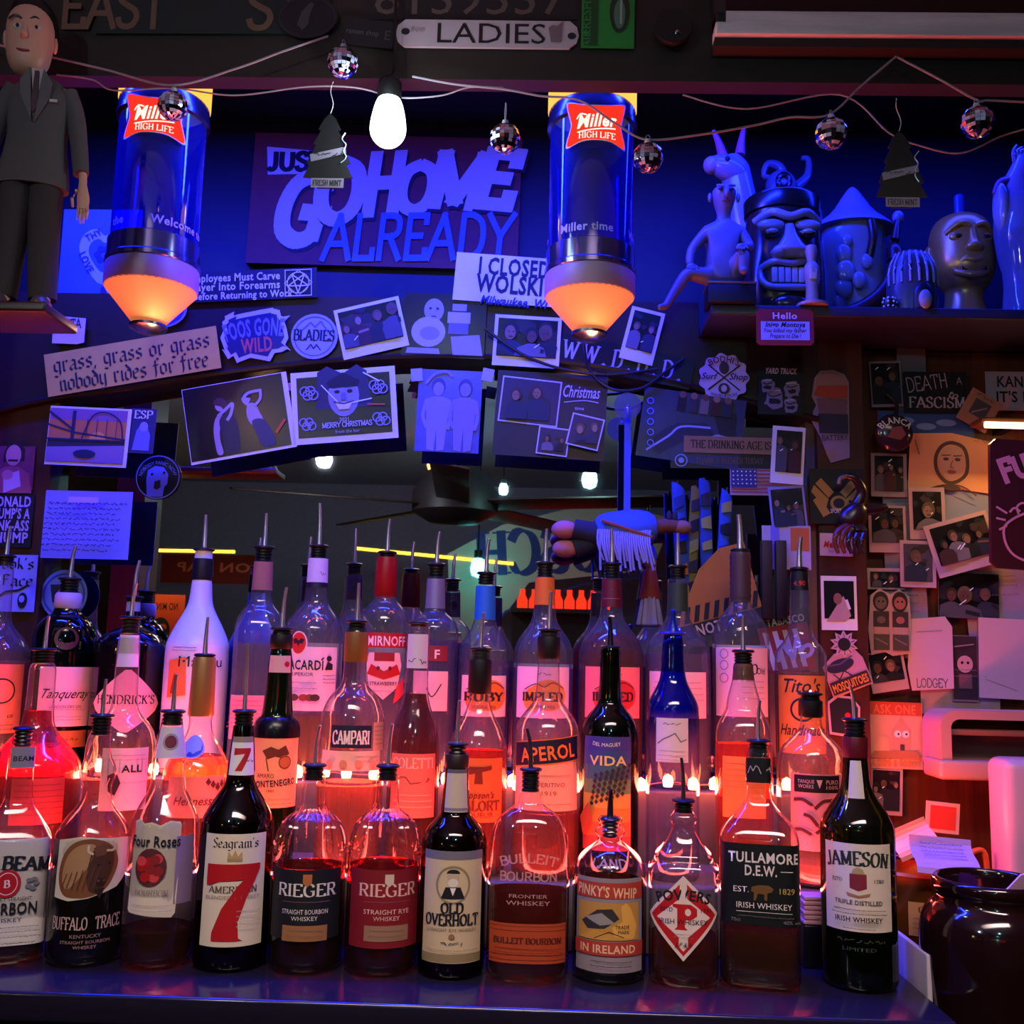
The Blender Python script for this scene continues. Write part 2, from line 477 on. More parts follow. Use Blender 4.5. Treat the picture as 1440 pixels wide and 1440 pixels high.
class Cv:
    """flat artwork in picture pixels, x right, y down"""

    def __init__(s):
        s.it = []; s.n = 0

    def raw(s, vs, fs, mat, lay=None):
        s.n += 1
        s.it.append((vs, fs, mat, s.n if lay is None else lay)); return s

    def poly(s, pts, mat, lay=None):
        return s.raw(list(pts), [list(range(len(pts)))], mat, lay)

    def rect(s, x0, y0, x1, y1, mat, lay=None):
        return s.poly([(x0, y0), (x1, y0), (x1, y1), (x0, y1)], mat, lay)

    def ell(s, cx, cy, rx, ry, mat, n=20, a0=0, a1=360, lay=None):
        f = a1 - a0 >= 360
        return s.poly([(cx + rx * cos(radians(a0 + (a1 - a0) * i / (n if f else n - 1))), cy + ry * sin(radians(a0 + (a1 - a0) * i / (n if f else n - 1)))) for i in range(n)], mat, lay)

    def line(s, pts, w, mat, smooth=False, lay=None):
        p = [Vector((a[0], a[1])) for a in pts]
        if smooth:
            p = catmull(p, 4)
        vs = []; fs = []
        for a, b in zip(p, p[1:]):
            d = b - a
            if d.length < 1e-5:
                continue
            d.normalize(); h = Vector((-d.y, d.x)) * w / 2; e = d * w * .2
            o = len(vs); vs += [tuple(a - h - e), tuple(b - h + e), tuple(b + h + e), tuple(a + h - e)]; fs.append([o, o + 1, o + 2, o + 3])
        return s.raw(vs, fs, mat, lay)

    def ring(s, cx, cy, r, w, mat, ry=None, n=28):
        ry = ry or r
        vs = []; fs = []
        for i in range(n):
            a = 2 * pi * i / n
            vs += [(cx + r * cos(a), cy + ry * sin(a)), (cx + (r - w) * cos(a), cy + (ry - w) * sin(a))]
            j = (i + 1) % n
            fs.append([2 * i, 2 * j, 2 * j + 1, 2 * i + 1])
        return s.raw(vs, fs, mat)

    def text(s, t, x, y, h, mat, w=None, font='sans', al='c', rot=0, arc=0, shear=0):
        """x,y: middle of the baseline (al=c) or its left end (al=l); h cap height; w total width; arc: radius, + = hump"""
        vs, fs, tw = glyphs(t, font)
        k = (w / tw) if w else h
        x0 = -tw * k / 2 if al == 'c' else (0 if al == 'l' else -tw * k)
        out = []
        cr, sr = cos(radians(rot)), sin(radians(rot))
        for a, b in vs:
            u, v = x0 + a * k + shear * b * h, -b * h
            if arc:
                th = u / arc
                u, v = (arc - v) * sin(th), arc - (arc - v) * cos(th)
                # v measured down from the crown of the arc
            out.append((x + u * cr - v * sr, y + u * sr + v * cr))
        return s.raw(out, fs, mat)

    def scribble(s, x0, x1, y, h, mat, seed=0, w=.8):
        r = random.Random(seed); x = x0
        while x < x1:
            e = min(x1, x + r.uniform(2, 6) * h * .5)
            s.line([(x + (e - x) * i / 5, y + r.uniform(-h, h) * .5) for i in range(6)], w, mat); x = e + h * .6
        return s

    def into(s, mb, fn, step=None):
        for vs, fs, mat, lay in s.it:
            dz = [0.] * len(vs)
            if len(fs) > 1 and sum(len(f) for f in fs) == len(vs):     # overlapping pen strokes: keep them a hair apart
                for i, f in enumerate(fs):
                    for v in f:
                        dz[v] = (i % 8) * .11
            if step:
                bm = bmesh.new(); bv = [bm.verts.new((a, b, d)) for (a, b), d in zip(vs, dz)]
                for f in fs:
                    try:
                        bm.faces.new([bv[i] for i in f])
                    except ValueError:
                        pass
                xs = [a for a, b in vs] or [0]
                x = math.floor(min(xs) / step) * step + step
                while x < max(xs):
                    bmesh.ops.bisect_plane(bm, geom=list(bm.verts) + list(bm.edges) + list(bm.faces), plane_co=(x, 0, 0), plane_no=(1, 0, 0), dist=1e-5)
                    x += step
                bmesh.ops.triangulate(bm, faces=bm.faces)
                bm.verts.index_update()
                mb.add([fn(v.co.x, v.co.y, lay + v.co.z) for v in bm.verts], [[v.index for v in f.verts] for f in bm.faces], mat); bm.free()
            else:
                mb.add([fn(a, b, lay + d) for (a, b), d in zip(vs, dz)], fs, mat)


def build_decal(mb, name, parent=None, loc=None, rot=None):
    """like MB.build but keeps flat artwork flat, facing -y"""
    me = bpy.data.meshes.new(name)
    me.from_pydata([tuple(v) for v in mb.v], [], mb.f)
    for m in mb.mats:
        me.materials.append(m)
    me.polygons.foreach_set('material_index', mb.m)
    o = bpy.data.objects.new(name, me); COL.objects.link(o)
    o.parent = parent
    if loc is not None:
        o.location = loc
    if rot is not None:
        o.rotation_euler = rot
    return o
# ------------------------------------------------------------------ the room and the bar
ZC, ZM, ZB = CZ - .352, CZ - .272, CZ - .178
YF, YM, YB = 1.17, 1.345, 1.50
YW = 1.65
WOOD = GRAIN('200e0b', '341812', .4, (1.2, 1.2, .25))
WOODV = GRAIN('4a2012', '74331c', .42, (9, 9, .6))
DARKW = GRAIN('1c1210', '33201a', .5, (2, 2, 2))
NICHE = GRAIN('100e18', '17141f', .5, (2, 2, 1))
PLAST = P('8a7f76', .8, noise=.12)

struct('floor', MB().box((0, -.6, -.02), (5.4, 5.2, .04), P('2a2220', .5, noise=.3)))
struct('ceiling', MB().box((0, -.6, 2.38), (5.4, 5.2, .04), P('a4a4c4', .8, noise=.1)))
struct('wall_front', MB().box((0, -3.02, 1.2), (5.4, .04, 2.4), P('9a9cc0', .7, noise=.2)))
struct('wall_left', MB().box((-2.62, -.6, 1.2), (.04, 5.2, 2.4), P('4a302c', .7, noise=.2)))
struct('wall_right', MB().box((2.62, -.6, 1.2), (.04, 5.2, 2.4), P('4a302c', .7, noise=.2)))
zt = W(700, 424, 1.62).z                       # top of the arched board = floor of the niche
pS = W(1200, 431, 1.5)
xs0 = W(1000, 431, 1.5).x
struct('wall_back', MB().box(((xs0 - 2.7) / 2, 1.765, zt / 2), (xs0 + 2.7, .2, zt), WOODV).box(((xs0 + 2.7) / 2, 1.765, (pS.z - .018) / 2), (2.7 - xs0, .2, pS.z - .018), WOODV))
struct('wall_niche', MB().box((0, 1.92, (zt + 2.4) / 2), (5.4, .1, 2.4 - zt), NICHE))
# beam over the bar, lamps hang from an added board that darkens the niche top
zb = W(700, 112, 1.20).z
struct('trim_1', MB().box((0, 1.214, zb + .155), (3.6, .028, .31), P('231512', .6, noise=.3)))
struct('trim_2', MB().box((0, 1.545, zb + .305), (3.6, .63, .01), P('0c0a0c', .8)))
# arched board over the mirror
low = [(-60, 600), (40, 571), (160, 552), (310, 529), (460, 512), (620, 505), (780, 512), (900, 530), (1010, 558), (1150, 594)]
lp = catmull([(W(a, b, 1.61).x, W(a, b, 1.61).z, 0) for a, b in low], 5)
pts = [(p.x, p.y) for p in lp] + [(W(1150, 440, 1.61).x, pS.z - .018), (xs0 - .001, pS.z - .018), (xs0 - .001, zt), (W(-60, 440, 1.61).x, zt)]
struct('trim_3', MB().prism(pts, 1.61, 1.659, WOOD))
lip = [(p.x, 1.607, p.y + .004) for p in lp]
struct('trim_4', MB().tube(lip, .005, WOOD, 6))
# posts either side
xl0, xl1 = W(-120, 800, 1.62).x, W(60, 800, 1.62).x
struct('trim_5', MB().box(((xl0 + xl1) / 2, 1.638, CZ + .05), (xl1 - xl0, .042, .86), GRAIN('3a1712', '56241a', .4, (6, 6, .5))))
xr0, xr1 = W(1150, 800, 1.62).x, W(1216, 800, 1.62).x
struct('trim_6', MB().box(((xr0 + xr1) / 2, 1.635, CZ + .08), (xr1 - xr0, .048, .94), GRAIN('3a1712', '52241a', .4, (6, 6, .5))))
struct('trim_7', MB().box((W(1137, 700, 1.64).x, 1.64, CZ + .02), (.014, .03, .84), GRAIN('5a4640', '705a52', .4, (6, 6, .5))))

m, nt, out = newmat('mirror_silver')
g_ = nt.nodes.new('ShaderNodeBsdfGlossy'); g_.inputs[0].default_value = (.80, .80, .80, 1); g_.inputs[1].default_value = .012
nt.links.new(g_.outputs[0], out.inputs[0])
x0, x1 = W(40, 900, YW).x, W(1140, 900, YW).x
tag(MB().box(((x0 + x1) / 2, YW + .003, (ZB + zt) / 2 - .03), (x1 - x0, .006, zt - ZB - .07), m).build('mirror'),
    'long back bar mirror behind the bottles under the arched board', 'mirror')

# counter with stepped bottle rack
XL, XR = -1.0, .430
STONE = P('1c1828', .16, 0, 0, .6, .12)
c = thing('bar_counter', 'glossy dark back bar counter under the front row of bottles', 'counter', (0, 1.38, ZC))
MB().box(((XL + XR) / 2, -.0055, -.015), (XR - XL, .563, .03), STONE, bev=.004).build('countertop', c)
MB().box(((XL + XR) / 2, .01, -.48), (XR - XL - .02, .42, .90), P('1a100e', .6, noise=.2)).build('cabinet', c)
c = thing('bottle_rack', 'dark two-step rack carrying the middle and back rows of bottles', 'rack', (0, 1.47, ZC))
STEP = P('6e6058', .45, noise=.15)
MB().box(((XL + XR - .03) / 2, -.1, (ZM - ZC) / 2), (XR - XL - .03, .15, ZM - ZC - .0005), STEP, bev=.003).build('lower_step', c)
MB().box(((XL + XR - .03) / 2, .0765, (ZB - ZC) / 2), (XR - XL - .03, .203, ZB - ZC - .0005), STEP, bev=.003).build('upper_step', c)
# lower worktop to the right
c = thing('side_worktop', 'lower dark worktop at the right end of the bar', 'counter', (.80, 1.33, ZC - .10))
MB().box((0, 0, -.015), (.72, .62, .03), P('1c1414', .4, noise=.2), bev=.004).build('worktop', c)
MB().box((0, .03, -.44), (.70, .54, .82), P('120c0b', .6)).build('cabinet', c)

# fairy lights lying along the edge of the upper step
RED_BULB = EM('ff7448', 30)
fl = thing('fairy_lights', 'string of glowing red fairy lights along the rack step', 'string lights', (0, 1.432, ZB + .009))
rr = random.Random(3); wp = []
xs = [-.86 + i * .0335 for i in range(37)]
for i, x in enumerate(xs):
    p = Vector((x + rr.uniform(-.006, .006), rr.uniform(-.004, .003), rr.uniform(0, .006))); wp.append(p)
MB().tube(catmull(wp, 3), .0011, P('3a2018', .5), 5).build('wire', fl)
b0 = None
for p in wp:
    if b0 is None:
        b0 = MB().lathe([(.0001, .010), (.0058, .0065), (.0075, 0), (.0058, -.007), (.0001, -.007)], RED_BULB, 10).build('bulb', fl, p)
    else:
        q = b0.copy(); COL.objects.link(q); q.parent = fl; q.location = p

# ------------------------------------------------------------------ bottles


def interp(prof, z):
    """prof top->bottom [(r,z)]"""
    for (r0, z0), (r1, z1) in zip(prof, prof[1:]):
        if z <= z0 and z >= z1:
            return r0 if z0 == z1 else r0 + (r1 - r0) * (z0 - z) / (z0 - z1)
    return prof[0][0] if z > prof[0][1] else prof[-1][0]


def arc_table(sq, sy, n=240):
    pts = []
    for i in range(-n // 2, n // 2 + 1):
        a = -pi / 2 + pi * i / n * 1.9
        ca, sa = cos(a), sin(a)
        k = (abs(ca) ** sq + abs(sa) ** sq) ** (-1 / sq)
        pts.append((k * ca, k * sa * sy))
    s = [0]
    for a, b in zip(pts, pts[1:]):
        s.append(s[-1] + math.hypot(b[0] - a[0], b[1] - a[1]))
    mid = s[n // 2]
    return [v - mid for v in s], pts


def at_arc(tab, s):
    S, Q = tab
    if s <= S[0]:
        return Q[0]
    lo, hi = 0, len(S) - 1
    if s >= S[-1]:
        return Q[-1]
    while hi - lo > 1:
        m_ = (lo + hi) // 2
        if S[m_] <= s:
            lo = m_
        else:
            hi = m_
    t = (s - S[lo]) / max(1e-9, S[hi] - S[lo])
    return (Q[lo][0] + (Q[hi][0] - Q[lo][0]) * t, Q[lo][1] + (Q[hi][1] - Q[lo][1]) * t)


POUR = {}


def pour_disc(o, z, r, h, dark=RUBBER):
    """rubber stopper with ribs under a flange"""
    mb = MB()
    pr = [(r * .2, z + .0022), (r * .85, z + .0018), (r, z + .0004), (r, z - .0012), (r * .8, z - .0026)]
    n = max(2, int(h / .0045)); q = r * .78
    for i in range(n):
        a = z - .003 - (h - .003) * i / n; s = (h - .003) / n
        pr += [(q * .86, a), (q, a - s * .25), (q, a - s * .7), (q * .86, a - s * .95)]
    mb.lathe(pr, dark, 24)
    return mb.build('pourer', o, smooth=50)


BN = {}


def bottle(label, row, cx, prof, glass, liquid=None, pour=None, labels=(), caps=(), sq=2, sy=1, cy=None, group=None, flute=None, dy=0, rz=0, name='liquor_bottle', cat='bottle', rim=.75, extra=None, back=True):
    """cx: middle of the body in the picture; prof 'py:halfwidth ...' top to bottom in picture pixels"""
    prof = [tuple(float(v) for v in a.split(':')) for a in prof.split()]
    hw = max(h for _, h in prof)
    base, Y = {'F': (ZC, YF), 'M': (ZM, YM), 'B': (ZB, YB)}[row]
    cy = cy or {'F': 1250, 'M': 1060, 'B': 940}[row]
    if row == 'F':
        Y = YF + hw * .00083 * sy
    Y += dy
    pos = W(cx, cy, Y); mp = mpp(pos)
    zz = lambda py: W(cx, py, Y).z - base
    group = group or {'F': 'bottles in the front row', 'M': 'bottles in the middle row', 'B': 'bottles in the back row'}[row]
    root = thing(name, label, cat, (pos.x, pos.y, base + .0003), (0, 0, -atan2(pos.x, pos.y) + radians(rz)), group)
    P_ = [(h * mp, zz(py)) for py, h in prof]
    R = P_[-1][0]
    P_ = [(r, z) for r, z in P_ if z > .012]
    body = chaikin(P_ + [(R, .012)], 2) + [(R * .985, .005), (R * .93, .0006), (R * .75, 0)]
    mb = MB()
    n = 56 if row == 'F' else 40
    if flute:
        f0, f1, nf, am = flute; z0, z1 = zz(f1), zz(f0)
        segs = [p for p in body]
        n = nf * 4
        mb.lathe(segs, glass, n, sq, sy, ends=True)
        k = 0
        for j, (r, z) in enumerate(segs):
            if z0 < z < z1:
                e = am * min(1, (z1 - z) / .008, (z - z0) / .004)
                for i in range(n):
                    v = mb.v[j * n + i]; a = 2 * pi * i / n
                    mb.v[j * n + i] = Vector((v.x * (1 + e * cos(nf * a)), v.y * (1 + e * cos(nf * a)), v.z))
    else:
        mb.lathe(body, glass, n, sq, sy, ends=True)
    mb.build('bottle_glass', root, smooth=60)
    if liquid:
        lv, col = liquid
        zt_ = zz(lv)
        q = [(max(.001, interp(body, zt_) - .003), zt_)]
        zs = [z for r, z in body if .008 < z < zt_ - .001]
        q += [(max(.001, interp(body, z) - .003), z) for z in zs] + [(R - .006, .006), (R * .7, .0055)]
        MB().lathe(q, LQ(col, .04 if row == 'F' else .16), n if not flute else 48, sq, sy).build('liquor', root, smooth=60)
    for cn, pr, mat, *o in caps:         # foil, collar, cork ...: 'py:hw ...'
        pr = [tuple(float(v) for v in a.split(':')) for a in pr.split()]
        q = [(h * mp, zz(py)) for py, h in pr]
        MB().lathe(q, mat, 32).build(cn, root, smooth=45)
    if pour:
        d = dict(zip(('py', 'hw', 'stop', 'tip', 'dx', 'mat', 'sr'), pour))
        zd = zz(d['py']); r = d['hw'] * mp
        po = pour_disc(root, zd, r, max(.006, zd - zz(d['stop'])))
        if d.get('tip'):
            zt2 = zz(d['tip']) - zd; dx = d.get('dx', 0) * mp; sr = d.get('sr') or 3.6 * mp
            sp = catmull([(0, 0, -.004), (dx * .1, 0, zt2 * .35), (dx * .35, -.001, zt2 * .7), (dx, -.003, zt2)], 4)
            nn = len(sp)
            o = MB().tube([p + Vector((0, 0, zd)) for p in sp], [sr * (1 - .45 * i / nn) for i in range(nn)], d.get('mat') or CHROME, 10).build('spout', po)
    for (ln, xo, w, y0, y1, bg, fn, *rest) in labels:
        shape = rest[0] if rest else None
        zm = (zz(y0) + zz(y1)) / 2
        rr_ = max(interp(body, zm), .004)
        if rest and len(rest) > 1:
            rr_ = rest[1] * mp
        tab = arc_table(sq, sy)
        s0 = 0
        if xo:
            s0 = asin(max(-.97, min(.97, xo * mp / rr_))) * rr_
        cv = Cv()
        if bg:
            if shape:
                cv.poly(shape, bg)
            else:
                cv.rect(-w / 2, y0, w / 2, y1, bg)
        if fn:
            fn(cv)
        # front of the glass is nearer than its axis: measure heights there
        zf = lambda py: W(cx, py, Y - rr_ * sy * .8).z - base

        def mapf(a, b, lay):
            z = zf(b)
            rl = (rest[1] * mp if rest and len(rest) > 1 else interp(body, z)) + .0005 + .00010 * lay
            q = at_arc(tab, (a * mp + s0) / rr_)
            return (q[0] * rl, q[1] * rl, z)
        mbl = MB(); cv.into(mbl, mapf, step=max(1.2, rr_ / mp * .14))
        o = build_decal(mbl, ln, root)
        o.data.polygons.foreach_set('use_smooth', [True] * len(o.data.polygons))
    if back and row == 'B' and glass is CLEAR:
        tab = arc_table(sq, sy); cv = Cv(); w = R / mp * 2.1
        yl = [q[3] for q in labels if q[0] == 'label']
        y0 = zz(max(yl[0], 908) - 4) if yl else zz(max(p for p, h in prof if h < hw * .97)) - .012
        cv.rect(-w / 2, 0, w / 2, 1, P('d8c4e4', .7))
        mbl = MB(); cv.into(mbl, lambda a, b, lay: (lambda q: (-q[0] * (R + .0004), -q[1] * (R + .0004), y0 + (.02 - y0) * b))(at_arc(tab, a * mp / R)), step=w / 12)
        build_decal(mbl, 'back_label', root)
    if extra:
        extra(root, mp, zz)
    return root


CREAM = P('d9cdb8', .6); PAPER = P('e4dcd4', .65); PINKP = P('e6c8c4', .6); INK = P('16121a', .6); RED = P('b3161e', .5); GOLD = P('b08a4a', .35, .6)
NAVY = P('141a34', .5); KRAFT = P('b9703a', .6); GREY = P('77727a', .6); LTXT = P('d8d2cc', .6); ORANGE = P('d9661f', .55); SILV = P('a8a4a8', .35, .5)
CLEAR = GL('f4f4f6', haze=.065); CLRM = GL('f4f4f6', rim=.9, haze=.03); CLRF = GL('f6f6f8', rim=.9, haze=.008); EMBG = GL('f0e8e8', haze=.4); GREENG = GL('3f6a34'); DKGREEN = GL('3a5a2c', haze=.03); AMBERG = GL('3a1408'); BLACKG = P('08070a', .08, 0, 0, .8)


def fine(c, x0, x1, ys, mat=None, h=1.6, seed=1, w=.7):
    for i, y in enumerate(ys):
        c.scribble(x0, x1, y, h, mat or GREY, seed + i, w)


# ---- front row -------------------------------------------------------
def L(c):
    c.text('JIM BEAM', 2, 1222, 18, INK, w=104, font='slab', rot=4)
    c.ell(0, 1242, 17, 20, RED); c.ring(0, 1242, 13, 1.2, PINKP, ry=16); c.text('B', 0, 1247, 10, PINKP, font='slab')
    for k in (-1, 1):
        for i in range(5):
            c.ell(k * 30 + 5 * cos(i * 1.3), 1243 + 7 * sin(i * 1.3), 4, 3, GREY)
    c.text('KENTUCKY STRAIGHT', 0, 1266, 5, INK, w=62); c.text('BOURBON', 0, 1285, 16, INK, w=76, font='bold')
    c.text('WHISKEY', 0, 1296, 6, INK, w=42); fine(c, -40, 40, (1303, 1309, 1316), seed=2); fine(c, -34, 34, (1324,), INK)


bottle('square bourbon bottle with wide white label at the left end of the front row', 'F', 14, '1044:17 1070:17 1110:18 1130:20 1150:32 1172:46 1182:49 1340:49', CLRF, (1290, 'c87a34'),
       (1024, 15, 1050, None), [('label', -4, 118, 1180, 1330, PAPER, L), ('neck_label', 3, 34, 1050, 1080, P('8a8286', .6), lambda c: c.text('BEAM', 0, 1070, 7, INK, font='bold'))], sq=5, sy=.9)


def L(c):
    br = P('7a4a2c', .6); dk = P('4a2a1a', .6); lt = P('a8805a', .6)
    hump = catmull([(-48, 1236), (-44, 1206), (-30, 1186), (-8, 1179), (14, 1184), (28, 1196), (34, 1214), (28, 1234), (18, 1250), (2, 1259), (-16, 1262), (-38, 1258)], 4, True)
    c.poly([(v.x, v.y) for v in hump], br)
    mane = catmull([(-36, 1204), (-20, 1188), (0, 1188), (-4, 1210), (-16, 1232), (-34, 1250), (-42, 1232)], 4, True)
    c.poly([(v.x, v.y) for v in mane], lt)
    head = catmull([(-2, 1196), (14, 1188), (26, 1200), (26, 1220), (18, 1240), (8, 1254), (-4, 1252), (-8, 1232), (-6, 1210)], 4, True)
    c.poly([(v.x, v.y) for v in head], dk)
    c.poly([(-2, 1192), (10, 1186), (20, 1192), (14, 1202), (2, 1204)], P('6a4026', .6)); c.line([(16, 1196), (25, 1196), (27, 1188)], 3.2, P('c8b89a', .6), True); c.line([(-2, 1200), (-8, 1196), (-8, 1188)], 3, P('c8b89a', .6), True)
    c.ell(6, 1216, 2.2, 1.8, INK); c.ell(20, 1214, 2, 1.8, INK); c.ell(10, 1240, 7, 6, P('2c1810', .6)); c.ell(7, 1238, 1.6, 1.4, br); c.ell(14, 1238, 1.6, 1.4, br); c.poly([(2, 1250), (16, 1248), (10, 1264)], P('2c1810', .6))
    for i in range(7):
        c.line([(-40 + 7 * i, 1250 - abs(i - 3)), (-34 + 7 * i, 1228 - 2 * i)], 1.2, P('5c3a22', .6))


T = lambda c: (c.text('BUFFALO   TRACE', 0, 1306, 17, P('c9a6a0', .5), w=98, font='serif'), c.text('KENTUCKY', 0, 1318, 5, P('a08080', .5), w=40), c.text('STRAIGHT BOURBON', 0, 1326, 4.5, P('a08080', .5), w=66), c.text('WHISKEY', 0, 1333, 4.5, P('a08080', .5), w=30))
bottle('bourbon bottle with a brown buffalo picture beside the big white label bottle', 'F', 125, '1030:13 1062:15 1076:24 1092:25 1104:19 1130:22 1150:39 1168:49 1182:51 1345:51', CLRF, (1186, '5a2008'),
       (1006, 17, 1034, 955, 1), [('label', 4, 108, 1180, 1264, CREAM, L, [(-54, 1182), (-20, 1176), (54, 1182), (54, 1232), (34, 1250), (-4, 1262), (-30, 1266), (-54, 1262)]), ('lettering', 0, 104, 1290, 1340, None, T)])


def L(c):
    c.text('Four Roses', 0, 1190, 15, INK, w=70, font='bold', rot=0)
    c.ell(-4, 1219, 22, 27, P('57222a', .6))
    rg = random.Random(5)
    for i in range(11):
        c.ell(-4 + rg.uniform(-12, 12), 1219 + rg.uniform(-16, 16), 7, 7, [RED, P('8d1a22', .6), P('d1404a', .6)][i % 3])
    c.text('BOURBON', 0, 1258, 8, P('9c8c84', .6), w=44, font='serif'); fine(c, -26, 26, (1272, 1279), P('b0a49c', .6))


bottle('bourbon bottle with tapering neck and rose medallion on a torn-edged cream label', 'F', 226, '1010:14 1032:17 1066:23 1072:22 1108:24 1126:34 1148:45 1166:48.5 1345:48.5', CLRF, (1302, 'd88040'),
       (1000, 18, 1020, 948, 2), [('label', -12, 76, 1158, 1290, CREAM, L, [(-36, 1156), (-28, 1152), (-18, 1158), (-6, 1156), (6, 1160), (20, 1154), (34, 1156), (36, 1160), (33, 1284), (28, 1290), (-32, 1284), (-36, 1280)]),
                                  ('neck_label', 3, 46, 1022, 1066, P('cdbfba', .6), lambda c: (c.ell(-3, 1043, 11, 12, P('a08a86', .6)), c.ell(-3, 1043, 8, 9, P('6a1a22', .6)))), ('back_label', 30, 30, 1176, 1272, P('8a7090', .7), None)])


def L(c):
    c.text("Seagram's", 0, 1191, 14, INK, w=64, font='black')
    c.poly([(-10, 1206), (-9, 1196), (-4, 1203), (0, 1194), (4, 1203), (9, 1196), (10, 1206)], P('b89a6a', .6)); c.rect(-10, 1206, 10, 1210, P('a3895e', .6))
    c.text('AMERICAN', 0, 1254, 9, P('5a4c44', .6), w=66, font='serif'); c.text('BLENDED WHISKEY', 0, 1263, 5, P('9a8a7c', .6), w=76)
    c.poly([(-38, 1214), (36, 1214), (36, 1222), (18, 1262), (8, 1296), (10, 1318), (16, 1322), (-26, 1322), (-26, 1310), (-14, 1276), (6, 1244), (14, 1236), (-20, 1238), (-32, 1244), (-38, 1244)], RED)
    fine(c, 6, 40, (1280, 1287, 1294, 1301), P('b8ac9c', .6))


bottle('very dark whiskey bottle with a large red numeral on its cream label', 'F', 329, '1020:14 1036:16 1088:20 1104:22 1122:34 1144:47 1160:51.5 1345:51.5', AMBERG, (1120, '180603'),
       (1000, 17, 1034, 905, -2), [('label', -1, 92, 1172, 1330, P('dccfb8', .6), L), ('neck_label', 1, 36, 1036, 1090, PAPER, lambda c: (c.rect(-18, 1036, 18, 1044, P('8a7a6a', .6)), c.poly([(-12, 1052), (12, 1052), (12, 1056), (0, 1084), (-9, 1084), (3, 1060), (-12, 1062)], RED), c.scribble(6, 16, 1070, 3, INK, 3)))], rim=.5)


def rieger(bgc, txt, sub, gold, shield):
    def f(c):
        c.text('RIEGER', 4, 1259, 17, txt, w=84, font='serif'); c.line([(-30, 1267), (36, 1267)], .8, P('77505a', .6))
        c.text(sub, 2, 1284, 6.5, txt, w=64); c.text('WHISKEY', 2, 1293, 6, txt, w=36)
        c.poly([(-2, 1228), (10, 1228), (10, 1240), (4, 1246), (-2, 1240)], shield)
        c.rect(-28, 1300, 34, 1322, gold); fine(c, -20, 26, (1307, 1314), P('6a5040', .6), w=.5)
    return f


FL = (1128, 1196, 26, .045)
RP = '1090:16 1100:16 1130:17 1140:21 1148:33 1160:43 1178:49 1196:50 1200:52 1205:51.5 1208:51 1350:51'
bottle('fluted dome-shouldered whiskey bottle with a black label', 'F', 434, RP, CLRF, (1216, 'b83c0a'), (1076, 17, 1098, 1020, 5), [('label', -6, 112, 1222, 1320, P('15161e', .55), rieger(0, LTXT, 'STRAIGHT BOURBON', P('9a6a44', .5), P('b06a3a', .5)))], flute=FL)
bottle('fluted dome-shouldered whiskey bottle with a dark red label', 'F', 539, RP, CLRF, (1214, 'd02a10'), (1077, 17, 1098, 1018, 4), [('label', 4, 112, 1222, 1332, P('7c1420', .55), rieger(0, P('e0b0a4', .6), 'STRAIGHT RYE', P('94705a', .5), P('cdb8a8', .5)))], flute=FL)


def L(c):
    c.rect(-46, 1196, 46, 1208, P('6e6a78', .6)); c.rect(-46, 1340, 46, 1352, P('8a7a58', .6))
    c.ring(0, 1243, 24, 3, P('8d7c62', .6), ry=27); c.ell(0, 1232, 8, 10, P('b9a68c', .6)); c.ell(0, 1227, 9, 6, INK, a0=180, a1=360); c.ell(0, 1240, 7, 6, P('d8d0c4', .6)); c.poly([(-16, 1262), (-10, 1246), (10, 1246), (16, 1262)], INK); c.poly([(-4, 1247), (4, 1247), (0, 1258)], PAPER)
    c.text('OLD', 0, 1282, 14, INK, w=30, font='slab'); c.text('OVERHOLT', 0, 1299, 15, INK, w=76, font='slab')
    c.text('STRAIGHT RYE WHISKEY', 0, 1308, 4.5, P('7c6a54', .6), w=70); c.ell(0, 1315, 4, 4, P('8a6a44', .6)); c.scribble(-14, 14, 1325, 5, INK, 4, 1); fine(c, -36, 36, (1334,), P('8d7c62', .6))


bottle('rye whiskey bottle with a portrait medallion on its tan label', 'F', 637, '1062:15 1075:17 1080:17 1142:20 1150:26 1164:40 1180:45.5 1192:46.5 1350:46.5', AMBERG, (1160, '220703'),
       (1046, 16, 1062, 985, 1), [('label', 0, 92, 1196, 1353, P('c8b490', .6), L), ('neck_label', 1, 32, 1082, 1142, P('bfae9a', .6), lambda c: (c.rect(-16, 1082, 16, 1090, P('5a5460', .6)), c.text('RYE', 0, 1118, 10, INK, w=22, font='serif'), c.rect(-16, 1132, 16, 1140, P('77707a', .6))))],
       caps=[('cap_band', '1060:16 1062:17 1078:17.5 1080:17', P('2a1a18', .4))], rim=.5)


def L(c):
    for y in (1302, 1308, 1342, 1349):
        c.line([(-60, y), (60, y)], .9, P('6a2410', .6))
    c.text('BULLEIT BOURBON', 0, 1326, 8, P('4a160c', .6), w=94, font='slab'); fine(c, -44, 44, (1333, 1338), P('6a2410', .6))


EMB = lambda c: (c.text('BULLEIT', 0, 1212, 12, EMBG, w=78, font='line', arc=120), c.text('BOURBON', 0, 1238, 12, EMBG, w=80, font='line'), c.text('FRONTIER', 0, 1262, 5, P('b48a80', .3), w=52), c.text('WHISKEY', 0, 1272, 6, P('b48a80', .3), w=60))
bottle('flat oval bourbon flask with an orange label and raised glass lettering', 'F', 743, '1112:13 1120:16 1128:16 1134:22 1142:36 1158:50 1180:55 1205:57.5 1370:57', CLRF, (1250, 'd85a18'),
       (1082, 16, 1114, 1024, -7, P('2a2426', .4)), [('label', 0, 112, 1298, 1354, P('a8401c', .6), L), ('raised_lettering', 0, 100, 1196, 1275, None, EMB)], sq=2.5, sy=.62)


